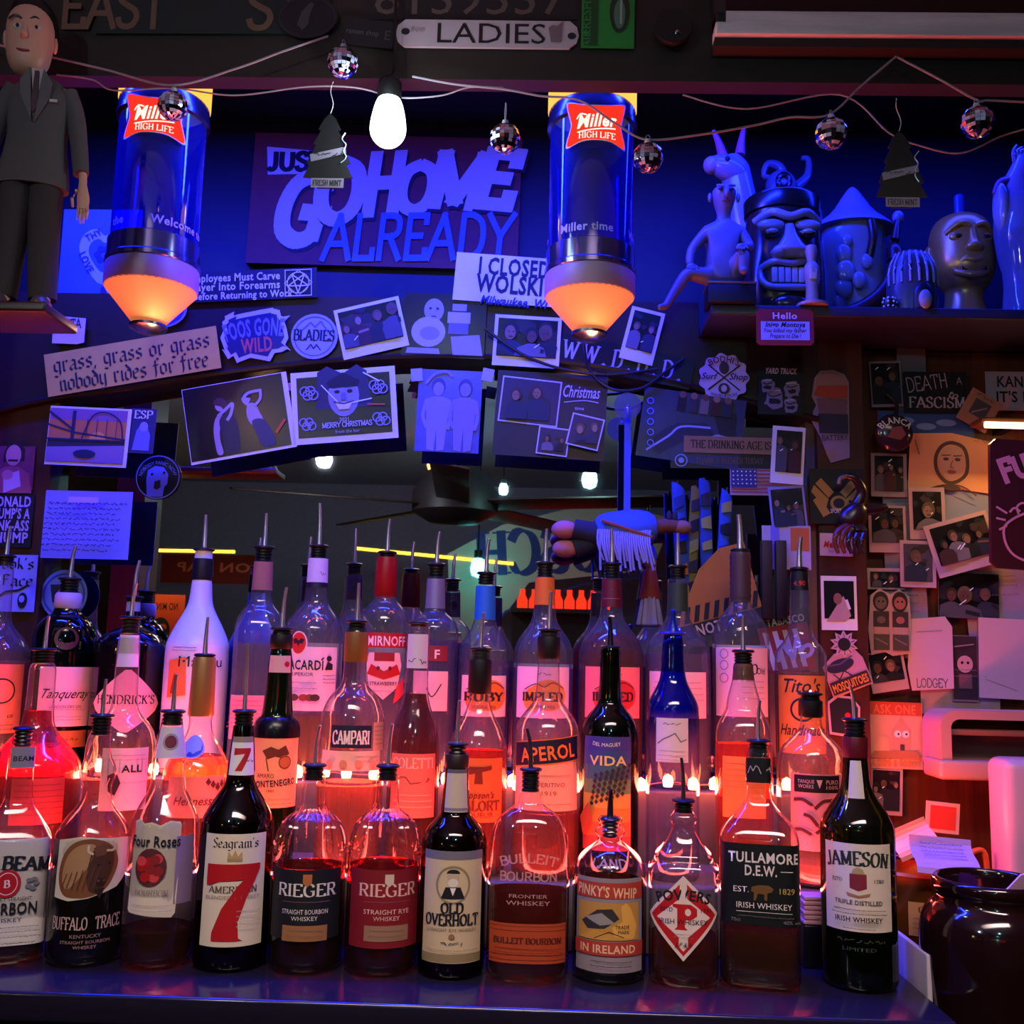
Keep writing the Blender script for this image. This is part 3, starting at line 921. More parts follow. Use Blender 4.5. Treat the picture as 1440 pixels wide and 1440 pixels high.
def L(c):
    c.rect(-52, 1240, 52, 1262, P('a8352c', .6)); c.text("PINKY'S WHIP", -4, 1260, 14, P('e0b48a', .6), w=88, font='bold', rot=3)
    c.rect(-46, 1268, 44, 1320, P('b8863e', .6)); c.poly([(-40, 1296), (-16, 1278), (4, 1276), (14, 1290), (-6, 1304), (-30, 1306)], P('2e2a2c', .6))
    c.poly([(-34, 1290), (-10, 1282), (8, 1296), (-12, 1300)], P('8d8a86', .6)); c.poly([(16, 1272), (24, 1268), (30, 1276), (40, 1300), (36, 1318), (8, 1318), (4, 1302), (18, 1294)], P('d9a24a', .6))
    c.poly([(-46, 1320), (-20, 1306), (6, 1314), (44, 1320)], P('c48f3c', .6)); c.line([(-20, 1318), (0, 1308), (20, 1316)], 1, INK)
    c.text('TRADE', 18, 1304, 5, INK, w=20); c.text('MARK', 20, 1311, 5, INK, w=16)
    c.rect(-52, 1322, 52, 1342, P('a8352c', .6)); c.text('IN IRELAND', -2, 1338, 11, P('e0b48a', .6), w=78, font='bold'); fine(c, -24, 30, (1350, 1356), INK)


bottle('stout ring-necked whiskey bottle with a red and gold bird label', 'F', 857, '1148:14 1152:18 1158:15 1162:15 1166:20 1172:22 1176:16 1184:18 1196:36 1210:48 1224:52 1372:51.5', CLRF, (1236, '1c0a06'),
       (1152, 14, 1178, 1110, 1, RUBBER, .0042), [('label', 0, 106, 1234, 1366, P('8a7f86', .6), L), ('raised_lettering', 0, 60, 1205, 1222, None, lambda c: c.text('LAND', 0, 1220, 11, EMBG, w=54, font='line'))])


def L(c):
    c.poly([(0, 1237), (46, 1285), (0, 1343), (-46, 1288)], RED); c.poly([(0, 1258), (36, 1288), (0, 1322), (-36, 1290)], P('dcc8c0', .6))
    c.text('POWERS', 0, 1264, 14, INK, w=70, font='heavy', arc=110)
    c.poly([(-14, 1270), (10, 1270), (18, 1276), (18, 1286), (10, 1292), (2, 1292), (2, 1302), (6, 1306), (-12, 1306), (-8, 1302), (-8, 1276), (-14, 1274)], RED); c.ell(6, 1281, 4, 5, P('dcc8c0', .6))
    c.text('ESTD', -22, 1281, 6, INK, w=16); c.text('1791', 30, 1281, 6, INK, w=14); c.text('IRISH WHISKEY', 0, 1298, 7, INK, w=64); fine(c, -12, 12, (1312, 1316), w=.5)
    c.text('J P & S', 0, 1329, 6, INK, w=22, font='it')


bottle('clear whiskey bottle with a red and white diamond label', 'F', 961, '1140:12 1150:20 1160:16 1172:19 1188:28 1200:40 1206:39 1212:46 1222:50 1228:47 1236:48.5 1370:48', CLRF, (1312, 'e07a30'),
       (1126, 17, 1144, 1066, -3, P('2a2426', .4)), [('label', 0, 104, 1232, 1348, P('d8c4bc', .6), L, [(0, 1230), (52, 1284), (0, 1350), (-52, 1288)])], sq=3, sy=.9)


def L(c):
    w = P('dcd2cc', .6)
    c.text('TULLAMORE', 4, 1212, 14, w, w=94, font='bold'); c.text('D.E.W.', 0, 1230, 14, w, w=42, font='bold'); c.line([(26, 1223), (42, 1223)], 1, w)
    c.text('EST.', -26, 1254, 8, w, w=20); c.text('1829', 34, 1254, 8, P('b89a50', .5), w=20)
    d = P('6a4a22', .6)
    c.poly([(-12, 1246), (-2, 1243), (10, 1243), (16, 1247), (14, 1252), (8, 1254), (8, 1264), (4, 1264), (4, 1256), (-4, 1255), (-7, 1265), (-10, 1265), (-9, 1254), (-13, 1252)], d)
    c.text('IRISH WHISKEY', 4, 1276, 8, w, w=72); c.line([(-32, 1281), (40, 1281)], .7, w); fine(c, -30, 40, (1287,), P('6a625c', .6)); c.text('70cl', -32, 1295, 5, GREY); c.text('40% vol', 38, 1295, 5, GREY)


bottle('square-shouldered whiskey bottle with a wide black label', 'F', 1068, '1052:13 1066:18 1100:18 1104:15 1124:17 1138:26 1156:44 1172:54 1184:55 1376:54.5', CLRF, (1302, 'd88848'),
       (1042, 17, 1066, 985, 3), [('label', 2, 114, 1186, 1300, P('0d1010', .5), L), ('neck_foil', 0, 37, 1066, 1101, BLACK, lambda c: c.scribble(-14, 16, 1082, 12, P('b8b0ae', .5), 8, 1))], sq=5, sy=.85)


def L(c):
    g = P('2e4a34', .6)
    c.text('JAMESON', 0, 1216, 19, P('1f2a26', .6), w=86, font='slab', arc=260)
    c.poly([(-11, 1228), (11, 1228), (11, 1248), (0, 1252), (-11, 1248)], P('7a2030', .6)); c.poly([(-9, 1228), (-6, 1221), (0, 1218), (6, 1221), (9, 1228)], P('a8946a', .6)); c.poly([(-16, 1254), (0, 1258), (16, 1254), (14, 1259), (0, 1262), (-14, 1259)], P('9a6a52', .6))
    c.text('ESTD', -28, 1240, 5, INK, w=14); c.text('1780', 28, 1240, 5, INK, w=14)
    c.text('TRIPLE DISTILLED', 0, 1271, 6, P('5a4a44', .6), w=64, font='bold'); fine(c, -34, 34, (1278, 1283), INK, 1.2); c.text('IRISH WHISKEY', 0, 1294, 7, INK, w=56, font='bold'); c.scribble(-18, 18, 1303, 1.2, INK, 2, .6)


S2 = lambda c: (c.scribble(-30, 34, 1322, 5, P('4a5a3a', .5), 4, .8), c.text('LIMITED', 0, 1336, 5, P('3a4a30', .5), w=44))
bottle('green whiskey bottle with a cream crest label at the right end of the front row', 'F', 1207, '1034:15 1050:16 1062:17 1100:19 1118:25 1136:38 1152:48 1162:50.5 1172:51 1384:51', GL('5a8040', .6, haze=.02), (1318, '3a3a0a'),
       (1012, 18, 1038, 965, -5), [('label', 0, 98, 1186, 1309, P('d4c4b4', .6), L), ('lettering', 0, 80, 1315, 1340, None, S2), ('neck_label', 0, 16, 1070, 1122, P('c8b89a', .6), lambda c: (c.line([(0, 1074), (0, 1106)], 3, P('8a7a5a', .6)), c.ell(0, 1100, 9, 10, P('b8a888', .6), lay=9), c.ell(0, 1100, 6.5, 7.5, P('5a2430', .6), lay=14), c.text('JJ', 0, 1103, 5, GOLD, font='serif')))],
       caps=[('cap', '1036:16.5 1040:17.5 1062:18 1066:17', P('5c121c', .35))])
# ---- middle row ------------------------------------------------------
CH = None
bottle('broad-shouldered bottle of red liquor at the left edge of the middle row', 'M', 50, '932:14 940:18 950:18 1000:19 1024:22 1048:42 1066:58 1082:62 1160:62', CLRM, (1000, 'c81c14'), (913, 18, 934, 866, 2),
       [('label', 8, 70, 1095, 1160, P('a8352c', .6), lambda c: (fine(c, -30, 30, (1104, 1112, 1120, 1128, 1136, 1144), P('5a1410', .6)),))], dy=.01)
bottle('long-necked clear bottle with a white neck band and pink label', 'M', 170, '892:13 900:15 938:16 990:17 1004:22 1020:38 1040:46 1060:48 1170:48', CLRM, (1090, 'e8b0a0'), (868, 16, 892, 820, 4),
       [('neck_label', 0, 34, 893, 938, P('d8c8d0', .6), None), ('label', 8, 66, 1052, 1140, P('e4b8b4', .6), lambda c: (c.text('ALL', 8, 1086, 10, INK, w=28, font='bold'), fine(c, -24, 26, (1062, 1068, 1100), P('b08080', .6)), c.poly([(-22, 1090), (-12, 1084), (-6, 1100), (-12, 1118), (-20, 1112)], P('3a2024', .6))))])
bottle('gold-foiled cognac bottle with a round blue seal', 'M', 279, '922:12 935:15 1006:17 1014:15 1034:18 1052:30 1072:42 1090:46 1170:46', CLRM, (1062, 'e88a4a'), (921, 15, 926, 868, 1),
       [('seal', -8, 30, 1034, 1066, None, lambda c: (c.ell(0, 1050, 16, 16, P('8a8aa8', .4)), c.ell(0, 1050, 13.5, 14, P('16308a', .4)), c.line([(-8, 1050), (8, 1046)], 1, P('8a9ad8', .4))), None),
        ('label', 0, 84, 1092, 1150, P('d88a70', .6), lambda c: ([c.poly([(12 + 7 * k, 1108 - 4 * abs(k - 2)), (16 + 7 * k, 1100 - 3 * abs(k - 2)), (20 + 7 * k, 1108 - 4 * abs(k - 2)), (16 + 7 * k, 1113 - 4 * abs(k - 2))], P('5a1a10', .6)) for k in range(5)], c.text('Hennessy', 0, 1132, 12, P('6a2018', .6), w=60, font='it')))],
       caps=[('foil', '924:15 930:16 1004:18 1007:17', GOLD)])


def L(c):
    k = P('5a2a14', .6)
    c.poly([(-18, 1056), (-6, 1050), (4, 1054), (14, 1048), (20, 1060), (10, 1066), (0, 1064), (-10, 1068)], k); c.ell(14, 1072, 9, 10, P('b06a34', .6)); c.ring(14, 1072, 9, 1.2, k); c.line([(-12, 1066), (-8, 1084)], 1.6, k)
    c.text('AMARO', -12, 1094, 6, INK, w=24); c.text('MONTENEGRO', 0, 1106, 9, INK, w=64, font='bold', rot=-5); c.text('1885', -4, 1114, 4, INK); fine(c, -24, 24, (1124, 1130), P('9a6a44', .6))


bottle('green-necked amaro bottle with dark shoulders and cream label', 'M', 387, '890:13 905:14 912:14 925:17 945:17 1002:21 1010:24 1018:31 1030:32 1190:32', GREENG, (1016, '200a04'), (884, 17, 908, 826, 3),
       [('label', 0, 80, 1036, 1136, P('d8a070', .6), L), ('neck_label', 0, 34, 922, 946, P('d8a49a', .6), lambda c: c.ell(10, 934, 4, 4, RED))], caps=[('cap', '892:15 898:16 911:16 913:14', BLACK), ('shoulder_wrap', '1008:25 1014:30 1024:33 1036:33.2', P('0c0a0e', .25))])


def L(c):
    c.rect(-30, 1020, 28, 1052, NAVY); c.text('CAMPARI', -1, 1046, 18, P('e8d8d4', .6), w=52, font='slab'); c.rect(31, 1016, 54, 1056, P('d89a80', .6)); fine(c, 33, 52, (1022, 1028, 1034, 1040, 1046), P('8a4434', .6))


bottle('round-shouldered clear aperitif bottle with a navy banner over a pink label', 'M', 494, '884:13 890:16 930:16 958:17 968:22 982:36 1004:44 1018:46 1180:46', CLRM, (1100, 'f0a890'), (874, 16, 890, 820, 0),
       [('label', 0, 96, 1016, 1056, None, L), ('lower_label', 0, 92, 1056, 1084, P('e8b4a4', .6), lambda c: (fine(c, 6, 40, (1064, 1070), P('b07060', .6)), [c.ell(x, y, 5, 6, P('d08a70', .6)) for x in (-30, -10, 10, 30) for y in (1074,)]))],
       caps=[('neck_wrap', '889:16.4 892:17 929:17 931:16.4', P('8a5a2c', .4, .3))])
bottle('red vermouth bottle with a clear neck and pale pink label', 'M', 582, '880:14 892:16 940:16 974:17 990:20 1012:28 1036:34 1056:36 1190:36', CLRM, (976, 'a00c0c'), (876, 15, 882, None),
       [('neck_label', 0, 34, 892, 940, P('cfc4d8', .5), lambda c: (c.scribble(-14, 14, 930, 8, INK, 3, 1),)), ('label', 0, 70, 1060, 1150, P('d86a5c', .6), lambda c: (c.text('COLETTI', 0, 1080, 14, P('f0b0a0', .6), w=62, font='serif'), c.scribble(-24, 24, 1098, 12, P('8a2a20', .6), 2, 1.4), fine(c, -26, 26, (1118, 1126, 1134), P('f0b0a0', .6))))])


def L(c):
    k = P('7a1f10', .6)
    c.rect(-14, 1078, 14, 1082, k); c.poly([(-4, 1082), (4, 1082), (6, 1102), (-6, 1102)], k); c.poly([(-18, 1084), (18, 1076), (18, 1082), (-18, 1090)], k)
    c.text("Jeppson's", 0, 1122, 9, k, w=46, font='itbold'); c.text('MALORT', 0, 1139, 13, k, w=64, font='slab'); c.text('LIQUEUR', 0, 1149, 7, k, w=44)


bottle('orange liqueur bottle with a black ribbed cap and orange label', 'M', 672, '915:13 975:15 984:14 1004:20 1024:32 1044:39 1060:41 1190:41', CLRM, (1056, 'e8501c'), (912, 16, 930, 862, 3),
       [('label', 2, 76, 1066, 1156, P('d8612e', .6), L)], caps=[('cap', '928:16 932:16.6 974:16.6 976:15', BLACK)])


def L(c):
    c.poly([(-52, 1046), (52, 1034), (52, 1068), (-52, 1080)], P('12142a', .5)); c.line([(-52, 1046), (52, 1034)], 1.4, ORANGE); c.line([(-52, 1080), (52, 1068)], 1.4, ORANGE)
    c.text('APEROL', 3, 1068, 19, P('e8702a', .5), w=82, font='bold', rot=-7)
    c.text('APERITIVO', 4, 1106, 6, P('9a3a2a', .6), w=44); c.text('1919', 4, 1118, 6, P('9a3a2a', .6), w=20); fine(c, -34, 34, (1090, 1130), P('9a3a2a', .6))


bottle('tall aperitif bottle with a slanted navy banner label and black cap', 'M', 769, '890:15 925:16 930:15 980:17 992:24 1006:36 1022:44 1040:47 1200:47', CLRM, (1140, 'e85a24'), (886, 17, 900, 832, 2),
       [('label', 0, 104, 1030, 1140, P('e89a80', .6), L, [(-52, 1046), (52, 1034), (52, 1140), (-52, 1140)])], caps=[('cap', '896:16 900:16.6 924:16.6 927:15', BLACK)])


def L(c):
    for i, h in enumerate(('38327a', '34407c', '345a70', '5c7a58', 'b08a40', 'c8702c', 'b04a2a', '7a2a30')):
        c.rect(-36, 1036 + i * 20, 36, 1056 + i * 20, P(h, .6))
    c.text('DEL MAGUEY', 0, 1050, 5, LTXT, w=40, arc=-90); c.text('VIDA', 2, 1076, 13, P('d8c070', .5), w=52, font='bold')
    k = P('2a1a14', .6)
    for r in range(6):
        for q in range(7):
            x, y = -20 + q * 7 + r * 1.5, 1130 - r * 8 - q * 2.5
            c.poly([(x - 3, y), (x, y - 3.6), (x + 3, y), (x, y + 3.6)], k)
    c.poly([(-36, 1150), (-22, 1128), (-16, 1152), (-30, 1176)], P('8a3a2c', .6))


bottle('dark green mezcal bottle with a sunset-coloured label', 'M', 857, '912:13 918:14 985:16 994:20 1010:34 1030:40 1048:41 1210:41', DKGREEN, (1100, '3a3a10'), (910, 15, 922, 868, -2, RUBBER, .004), [('label', -4, 72, 1036, 1196, None, L)])


def bl(root, mp, zz):
    MB().lathe([(20 * mp, zz(889)), (21 * mp, zz(891)), (20 * mp, zz(893)), (6 * mp, zz(894))], P('1a2a9a', .25), 24).build('cap_flange', root)
    MB().lathe([(.0005, zz(856)), (4 * mp, zz(859)), (4.5 * mp, zz(864)), (3 * mp, zz(870)), (8 * mp, zz(886)), (9 * mp, zz(890))], P('16247a', .2), 20).build('cap', root)


bottle('blue-shouldered tequila bottle with a blue pointed stopper', 'M', 946, '893:13 905:15 952:17 968:24 988:35 1000:37 1180:37', GL('1030c8', fade=(.165, .21)), None, None, caps=(), extra=bl,
       labels=[('label', -1, 46, 1010, 1072, P('c8c0c8', .6), lambda c: (c.scribble(-12, 12, 1018, 3, INK, 2), c.scribble(-20, 20, 1040, 18, P('5a5460', .6), 6, 1.4), fine(c, -18, 18, (1056, 1062, 1068), P('a07a80', .6))))])
bottle('tequila bottle with a bulbed neck half full of orange spirit', 'M', 1046, '938:14 954:15 966:18 984:23 996:24 1004:28 1018:36 1034:39.5 1200:39.5', CLRM, (1046, 'f06a1c'), (916, 16, 936, 866, 1),
       [('label', 0, 60, 1064, 1150, P('e07a3c', .6), lambda c: (fine(c, -24, 24, (1074, 1082, 1090, 1098, 1106), P('c05a20', .6))))], caps=[('collar', '934:13 938:14 955:14.5 957:14', P('6a3a22', .6))], sq=2.6)


def L(c):
    c.rect(-32, 1090, 32, 1114, BLACK); c.text('TANQUE', -16, 1101, 5, P('c8a8a0', .6), w=22); c.text('WORKS', -16, 1108, 5, P('c8a8a0', .6), w=20); c.poly([(-2, 1096), (6, 1096), (2, 1108)], P('c8a8a0', .6)); c.text('PURO', 20, 1102, 6, P('c8a8a0', .6), w=18); c.text('100%', 20, 1109, 5, P('c8a8a0', .6), w=18)
    for a, b, q in ((-20, 1128, .3), (6, 1130, -.6), (18, 1146, -.5), (-10, 1152, .8), (8, 1166, -.4), (-22, 1170, .2), (22, 1174, .6)):
        c.line([(a - 12 * cos(q), b - 10 * sin(q)), (a, b - 4), (a + 12 * cos(q), b + 10 * sin(q))], 4.5, P('4a1c20', .6), True); c.line([(a + 12 * cos(q), b + 10 * sin(q)), (a + 15 * cos(q), b + 15 * sin(q))], 1.4, P('4a1c20', .6))


bottle('round-shouldered tequila bottle with chilli peppers on a pink label', 'M', 1141, '1000:14 1008:15 1012:14 1026:16 1036:26 1050:40 1066:46 1080:48 1240:48', CLRM, (1160, 'f0c0b0'), (976, 17, 984, 972, 0),
       [('label', 8, 76, 1088, 1196, P('c8808a', .6), L)], caps=[('cap', '984:13 986:16.5 1006:17 1009:15', BLACK)])
# ---- back row --------------------------------------------------------
bottle('tall-necked clear bottle with an orange round-emblem label cut by the left edge of the photo', 'B', -6, '790:10 800:12 870:13 884:20 896:32 912:42 924:44 1040:44', CLEAR, (930, 'f0c0b0'), (782, 14, 796, 740, 2),
       [('label', 8, 66, 934, 1032, P('d8785a', .6), lambda c: (c.ring(2, 972, 18, 2, INK), c.text('us', 16, 1010, 7, INK, font='it'), fine(c, -20, 20, (1020, 1026), INK)))])


def L(c):
    c.text('Tanqueray', 0, 982, 13, INK, w=66, font='it', shear=.2); fine(c, -26, 26, (998,), P('b07a80', .6)); c.text('LONDON DRY GIN', 0, 996, 4, INK, w=40); fine(c, -20, 20, (1008, 1012), P('9a7080', .6))


bottle('dark green gin bottle with a red wax seal and white script label', 'B', 88, '838:15 856:17 864:20 870:30 882:39 898:42 908:42 911:43 1060:42', GL('1c4a34'), (1000, '0c3020'), (814, 16, 838, 768, 4),
       [('seal', 2, 34, 880, 916, None, lambda c: c.ell(0, 898, 16, 16, P('4a1420', .4)), None), ('label', 8, 76, 938, 1022, P('d8b4bc', .6), L), ('lower_label', 6, 74, 1028, 1052, P('b0603a', .5), lambda c: c.scribble(-22, 22, 1040, 4, INK, 3))],
       caps=[('neck_band', '834:16 838:18 854:18.5 857:17', P('c8a8b8', .5))])
bottle('squat black apothecary gin bottle with a pink diamond label', 'B', 181, '860:10 880:12 884:20 892:36 904:46 914:48 1060:47', BLACKG, None, (840, 13, 846, 788, 4),
       [('label', 0, 104, 946, 1014, P('d8a0a8', .6), lambda c: (c.text("HENDRICK'S", 0, 990, 12, INK, w=82, font='serif')), [(-50, 990), (-44, 980), (-4, 942), (4, 942), (44, 980), (50, 990), (44, 1000), (4, 1030), (-4, 1030), (-44, 1000)])],
       caps=[('neck_band', '846:8 848:9.5 868:9.5 872:9', P('9a8a9c', .5))])


def L(c):
    c.text('Malibu', 8, 938, 15, INK, w=62, font='sans'); c.poly([(-40, 930), (-12, 924), (-10, 978), (-40, 982)], P('d8703a', .6)); c.poly([(-34, 976), (-28, 946), (-22, 976)], P('8a2a1a', .6)); fine(c, -34, 0, (911, 915), P('4a3a4a', .6))


bottle('opaque white rum bottle with tall black cap', 'B', 276, '772:12 815:13 820:14 848:16 862:22 880:32 900:41 912:44 1060:43', P('d8d2da', .3, 0, 0, .5), None, (773, 15, 790, 724, -1),
       [('label', -2, 92, 905, 985, None, L)], caps=[('cap', '786:13.5 790:14.2 812:14.6 816:14', BLACK)])
TALL = '%d:14 840:15 852:17 866:28 880:38 892:41 1060:40'
bottle('clear vodka bottle with tan neck label beside the white bottle', 'B', 362, '790:13 832:14 850:16 860:26 872:32 884:35 1060:35', CLEAR, (905, 'd8d0f0'), (770, 15, 790, 722, 0),
       [('neck_label', 0, 34, 790, 830, P('9a6258', .5), None), ('label', -4, 70, 978, 1040, P('d8889a', .6), lambda c: fine(c, -28, 28, (986, 992, 998, 1004, 1010, 1016, 1022), P('a05a6a', .6)))], sq=3)


def L(c):
    c.rect(-38, 910, 38, 1000, P('dcc0cc', .6)); c.ell(-20, 905, 13, 17, P('dcc0cc', .6)); c.ell(-20, 905, 11, 15, P('b8241c', .6)); c.poly([(-29, 900), (-24, 898), (-20, 902), (-16, 898), (-11, 900), (-14, 906), (-18, 905), (-20, 910), (-23, 905), (-27, 907)], P('1a1420', .6))
    c.text('BACARDI', -12, 942, 13, INK, w=56, font='bold'); c.line([(13, 928), (16, 925)], 2, INK); c.text('SUPERIOR', -14, 951, 5, INK, w=34)
    c.ell(24, 926, 4, 4, INK); c.poly([(18, 942), (22, 930), (30, 934), (30, 942)], INK); fine(c, 16, 34, (950, 955, 960), INK); fine(c, -34, 8, (960, 968), P('8a6a74', .6))
    for x, h in ((-28, '7a4a34'), (-20, '4a3a24'), (-8, '8a3a2c'), (0, '6a4a2c'), (6, '3a2a20')):
        c.ell(x, 981, 6, 5, P(h, .6))


bottle('clear white rum bottle with an oval red emblem over its label', 'B', 440, '790:14 826:15 848:17 856:22 868:32 882:39 892:40.5 1060:40', CLEAR, (1006, 'f0c0a0'), (768, 14, 786, 708, -2),
       [('label', -2, 92, 905, 1000, None, L), ('neck_label', 0, 36, 785, 826, P('d0c0d8', .6), lambda c: (c.scribble(-10, 12, 806, 6, P('6a5a7a', .6), 3), c.rect(-18, 819, 18, 826, P('1c1626', .5))))])


def L(c):
    c.rect(-36, 890, 36, 911, P('a8141c', .5)); c.text('SMIRNOFF', 0, 908, 13, P('e4c8cc', .6), w=64, font='bold')
    c.poly([(-22, 918), (22, 918), (26, 936), (20, 966), (0, 984), (-20, 966), (-26, 936)], P('dcb0b8', .6)); c.poly([(-14, 918), (14, 918), (14, 930), (-14, 930)], P('8a1420', .5)); c.poly([(-18, 934), (0, 944), (18, 934), (24, 948), (0, 956), (-24, 948)], P('a8141c', .5))
    c.ell(-8, 940, 2.5, 3, P('5a0c14', .6)); c.ell(8, 940, 2.5, 3, P('5a0c14', .6)); c.text('STRAWBERRY', 0, 964, 5, P('6a1420', .6), w=38, font='bold'); c.poly([(18, 966), (30, 950), (32, 976), (14, 990)], P('c83a44', .5)); fine(c, -16, 16, (972,), P('a86a74', .6))


bottle('clear vodka bottle with a tall red cap and red and white shield label', 'B', 538, '800:14 838:16 846:17 856:28 866:33 878:36 1060:36', CLEAR, (960, 'e0d0f0'), (777, 14, 786, 730, 2),
       [('label', 2, 84, 890, 992, None, L)], caps=[('cap', '784:14 790:15 838:16.5 841:15', P('9a1018', .35))])
bottle('clear vodka bottle with silver neck band and small red initial label', 'B', 609, '812:13 856:14 862:16 868:24 878:32 890:34.5 1060:34.5', CLEAR, (900, 'b89ae8'), (794, 14, 814, 748, 3),
       [('neck_label', 0, 32, 814, 856, P('8a8094', .4, .3), lambda c: c.ell(0, 836, 7, 7, P('5a5060', .5))), ('label', 5, 30, 908, 930, P('7a2030', .5), lambda c: (c.text('F', 0, 926, 12, P('e8c8cc', .6), font='bold'))), ('lower_label', -4, 52, 944, 1000, P('d8a8b8', .6), lambda c: c.line([(-4, 968), (4, 980), (16, 962)], 1.6, INK, True))])


def fruit(colr, word):
    def f(c):
        c.ell(8, 978, 26, 22, P(colr, .5)); c.ell(-10, 984, 18, 18, P(colr, .5)); c.line([(-26, 970), (-10, 962), (2, 966), (14, 960), (30, 968)], 1.2, INK, True); c.text(word, 0, 986, 12, INK, w=58, font='slab'); c.text('VODKA MIX', 0, 997, 5, INK, w=34); c.scribble(-8, 12, 948, 4, INK, 3)
    return f


bottle('clear vodka bottle with a bright blue neck wrap', 'B', 680, '825:14 870:15 876:16 890:22 902:31 914:36 1060:36', CLEAR, (930, 'd0b0e8'), (806, 14, 822, 758, 3),
       [('label', 2, 72, 950, 1008, P('dcb4c0', .6), fruit('d8702c', 'RUBY')), ('neck_wrap', 0, 34, 824, 872, P('1f6ac0', .5), None)])
bottle('clear vodka bottle with an orange neck wrap', 'B', 764, '812:14 852:15 872:17 884:24 898:35 912:41 922:42 1060:42', CLEAR, (940, 'c890f0'), (792, 14, 812, 744, 1),
       [('label', 0, 84, 938, 1010, P('d8b0d0', .6), fruit('d8863a', 'IMPLED')), ('neck_wrap', 0, 33, 812, 851, P('e0701c', .5), None)])
bottle('bottle of ruby red vodka with a dark red neck wrap', 'B', 859, '814:14 854:15 870:17 884:26 898:38 912:44 922:46 1060:45', CLEAR, (890, 'c8142c'), (793, 14, 813, 744, -1),
       [('label', 4, 86, 938, 1010, P('e0707c', .6), fruit('c02834', 'IMPLED')), ('neck_wrap', 0, 33, 815, 854, P('5c0f1c', .5), lambda c: (c.text('1', 0, 836, 8, P('a05060', .6)), c.line([(-12, 842), (12, 842)], 1, P('a05060', .6))))])
bottle('clear spirit bottle with a dark green neck label', 'B', 953, '815:14 860:15 872:17 886:26 900:40 914:46 1060:46', CLEAR, (920, 'd8b8e0'), (797, 14, 815, 750, 0),
       [('neck_label', 0, 32, 820, 860, P('2c3a24', .5), lambda c: c.line([(-10, 846), (10, 846)], 2.4, P('6a7a58', .6))), ('label', 0, 90, 945, 1010, P('d8b0c0', .6), lambda c: fine(c, -34, 34, (960, 968, 976, 984), P('a06a7a', .6)))])
RIB = ' '.join(f'{780 + 10 * i}:{13.5} {786 + 10 * i}:{14.5}' for i in range(7))
bottle('round-shouldered spirit bottle with a ribbed brown neck', 'B', 1042, '775:13 ' + RIB + ' 852:15 860:22 872:32 888:38 904:40 1060:39', CLEAR, (912, 'd8b0d8'), (774, 14, 782, 724, -2, CHROME, .005),
       [('label', 2, 84, 911, 1008, P('d0a8c0', .6), lambda c: (c.text('10', 14, 948, 14, INK, w=16, font='serif'), c.text('Old', 27, 948, 9, INK, w=14), [c.ring(-26, y, 7, 1.2, P('8a6a7a', .6)) for y in (920, 936, 954)], fine(c, 0, 30, (958, 966, 974, 982), P('8a6a7a', .6))))],
       caps=[('neck_wrap', '778:14 ' + ' '.join(f'{784 + 9 * i}:15.2 {789 + 9 * i}:14.2' for i in range(7)) + ' 846:14', P('4a3436', .4))])
bottle('long-necked clear vodka bottle with a kraft brown label', 'B', 1126, '806:12 830:13 888:15 902:22 914:33 926:36 1070:35', CLEAR, (945, 'f0b0a0'), (800, 13, 806, 756, 3, CHROME, .0045),
       [('label', 2, 74, 950, 1060, KRAFT, lambda c: (c.text("Tito's", 0, 974, 19, INK, w=52, font='it'), c.ring(0, 998, 17, 3, INK), c.rect(-6, 990, 8, 1006, INK), c.text('Handmade', 0, 1034, 15, INK, w=66, font='it'))),
        ('neck_band', 0, 27, 804, 830, BLACK, lambda c: c.text('4.90', 0, 824, 7, P('d83020', .5), w=16))])
# ------------------------------------------------------------------ the customers' side, seen in the mirror


def V(px, py, D):
    """what the mirror shows at a picture point, D metres off: its real place in the room"""
    p = W(px, py, D)
    return Vector((p.x, 2 * YW - p.y, p.z))


def drop_bulb(px, py, D, size, strength, label, hexcol='e4eeff', up=.12):
    p = V(px, py, D)
    t = thing('hanging_bulb', label, 'light bulb', p, None)
    MB().lathe([(.0005, -size), (size * .55, -size * .8), (size * .72, -size * .2), (size * .6, size * .5), (size * .35, size * .9)], EM(hexcol, strength), 20).build('bulb', t)
    MB().lathe([(size * .36, size * .85), (size * .42, size), (size * .4, size * 1.7), (.0005, size * 1.75)], BLACK, 16).build('socket', t)
    MB().tube([(0, 0, size * 1.7), (0, 0, 2.36 - p.z)], .004, BLACK, 6).build('cord', t)
    return t


drop_bulb(456, 643, 3.4, .037, 250, 'glowing white bulb in the mirror above the tall white rum bottles')
drop_bulb(829, 673, 3.7, .037, 130, 'pale teal glowing bulb in the mirror left of the blue ribbon', 'a8f0f0')
drop_bulb(708, 688, 4.6, .026, 110, 'small glowing teal bulb in the middle of the mirror', 'a8eaff')
drop_bulb(609, 652, 4.8, .04, 8, 'dim amber bulb in the mirror under the blue portrait photo', 'ff9a50')
drop_bulb(672, 798, 5.0, .05, 25, 'teal globe bulb low in the mirror above the blue neck wrap bottle', '50e8e0')
p = V(196, 796, 3.6)
t = thing('wall_lamp', 'bright yellow lamp low in the mirror beside the handwritten letter', 'lamp', p)
MB().ball((0, 0, 0), (.035, .035, .055), EM('ffe27a', 22)).build('bulb', t)
MB().lathe([(.04, -.06), (.05, -.08), (.02, -.1), (.02, -.3), (.06, -.32)], DARKW, 18).build('base', t)
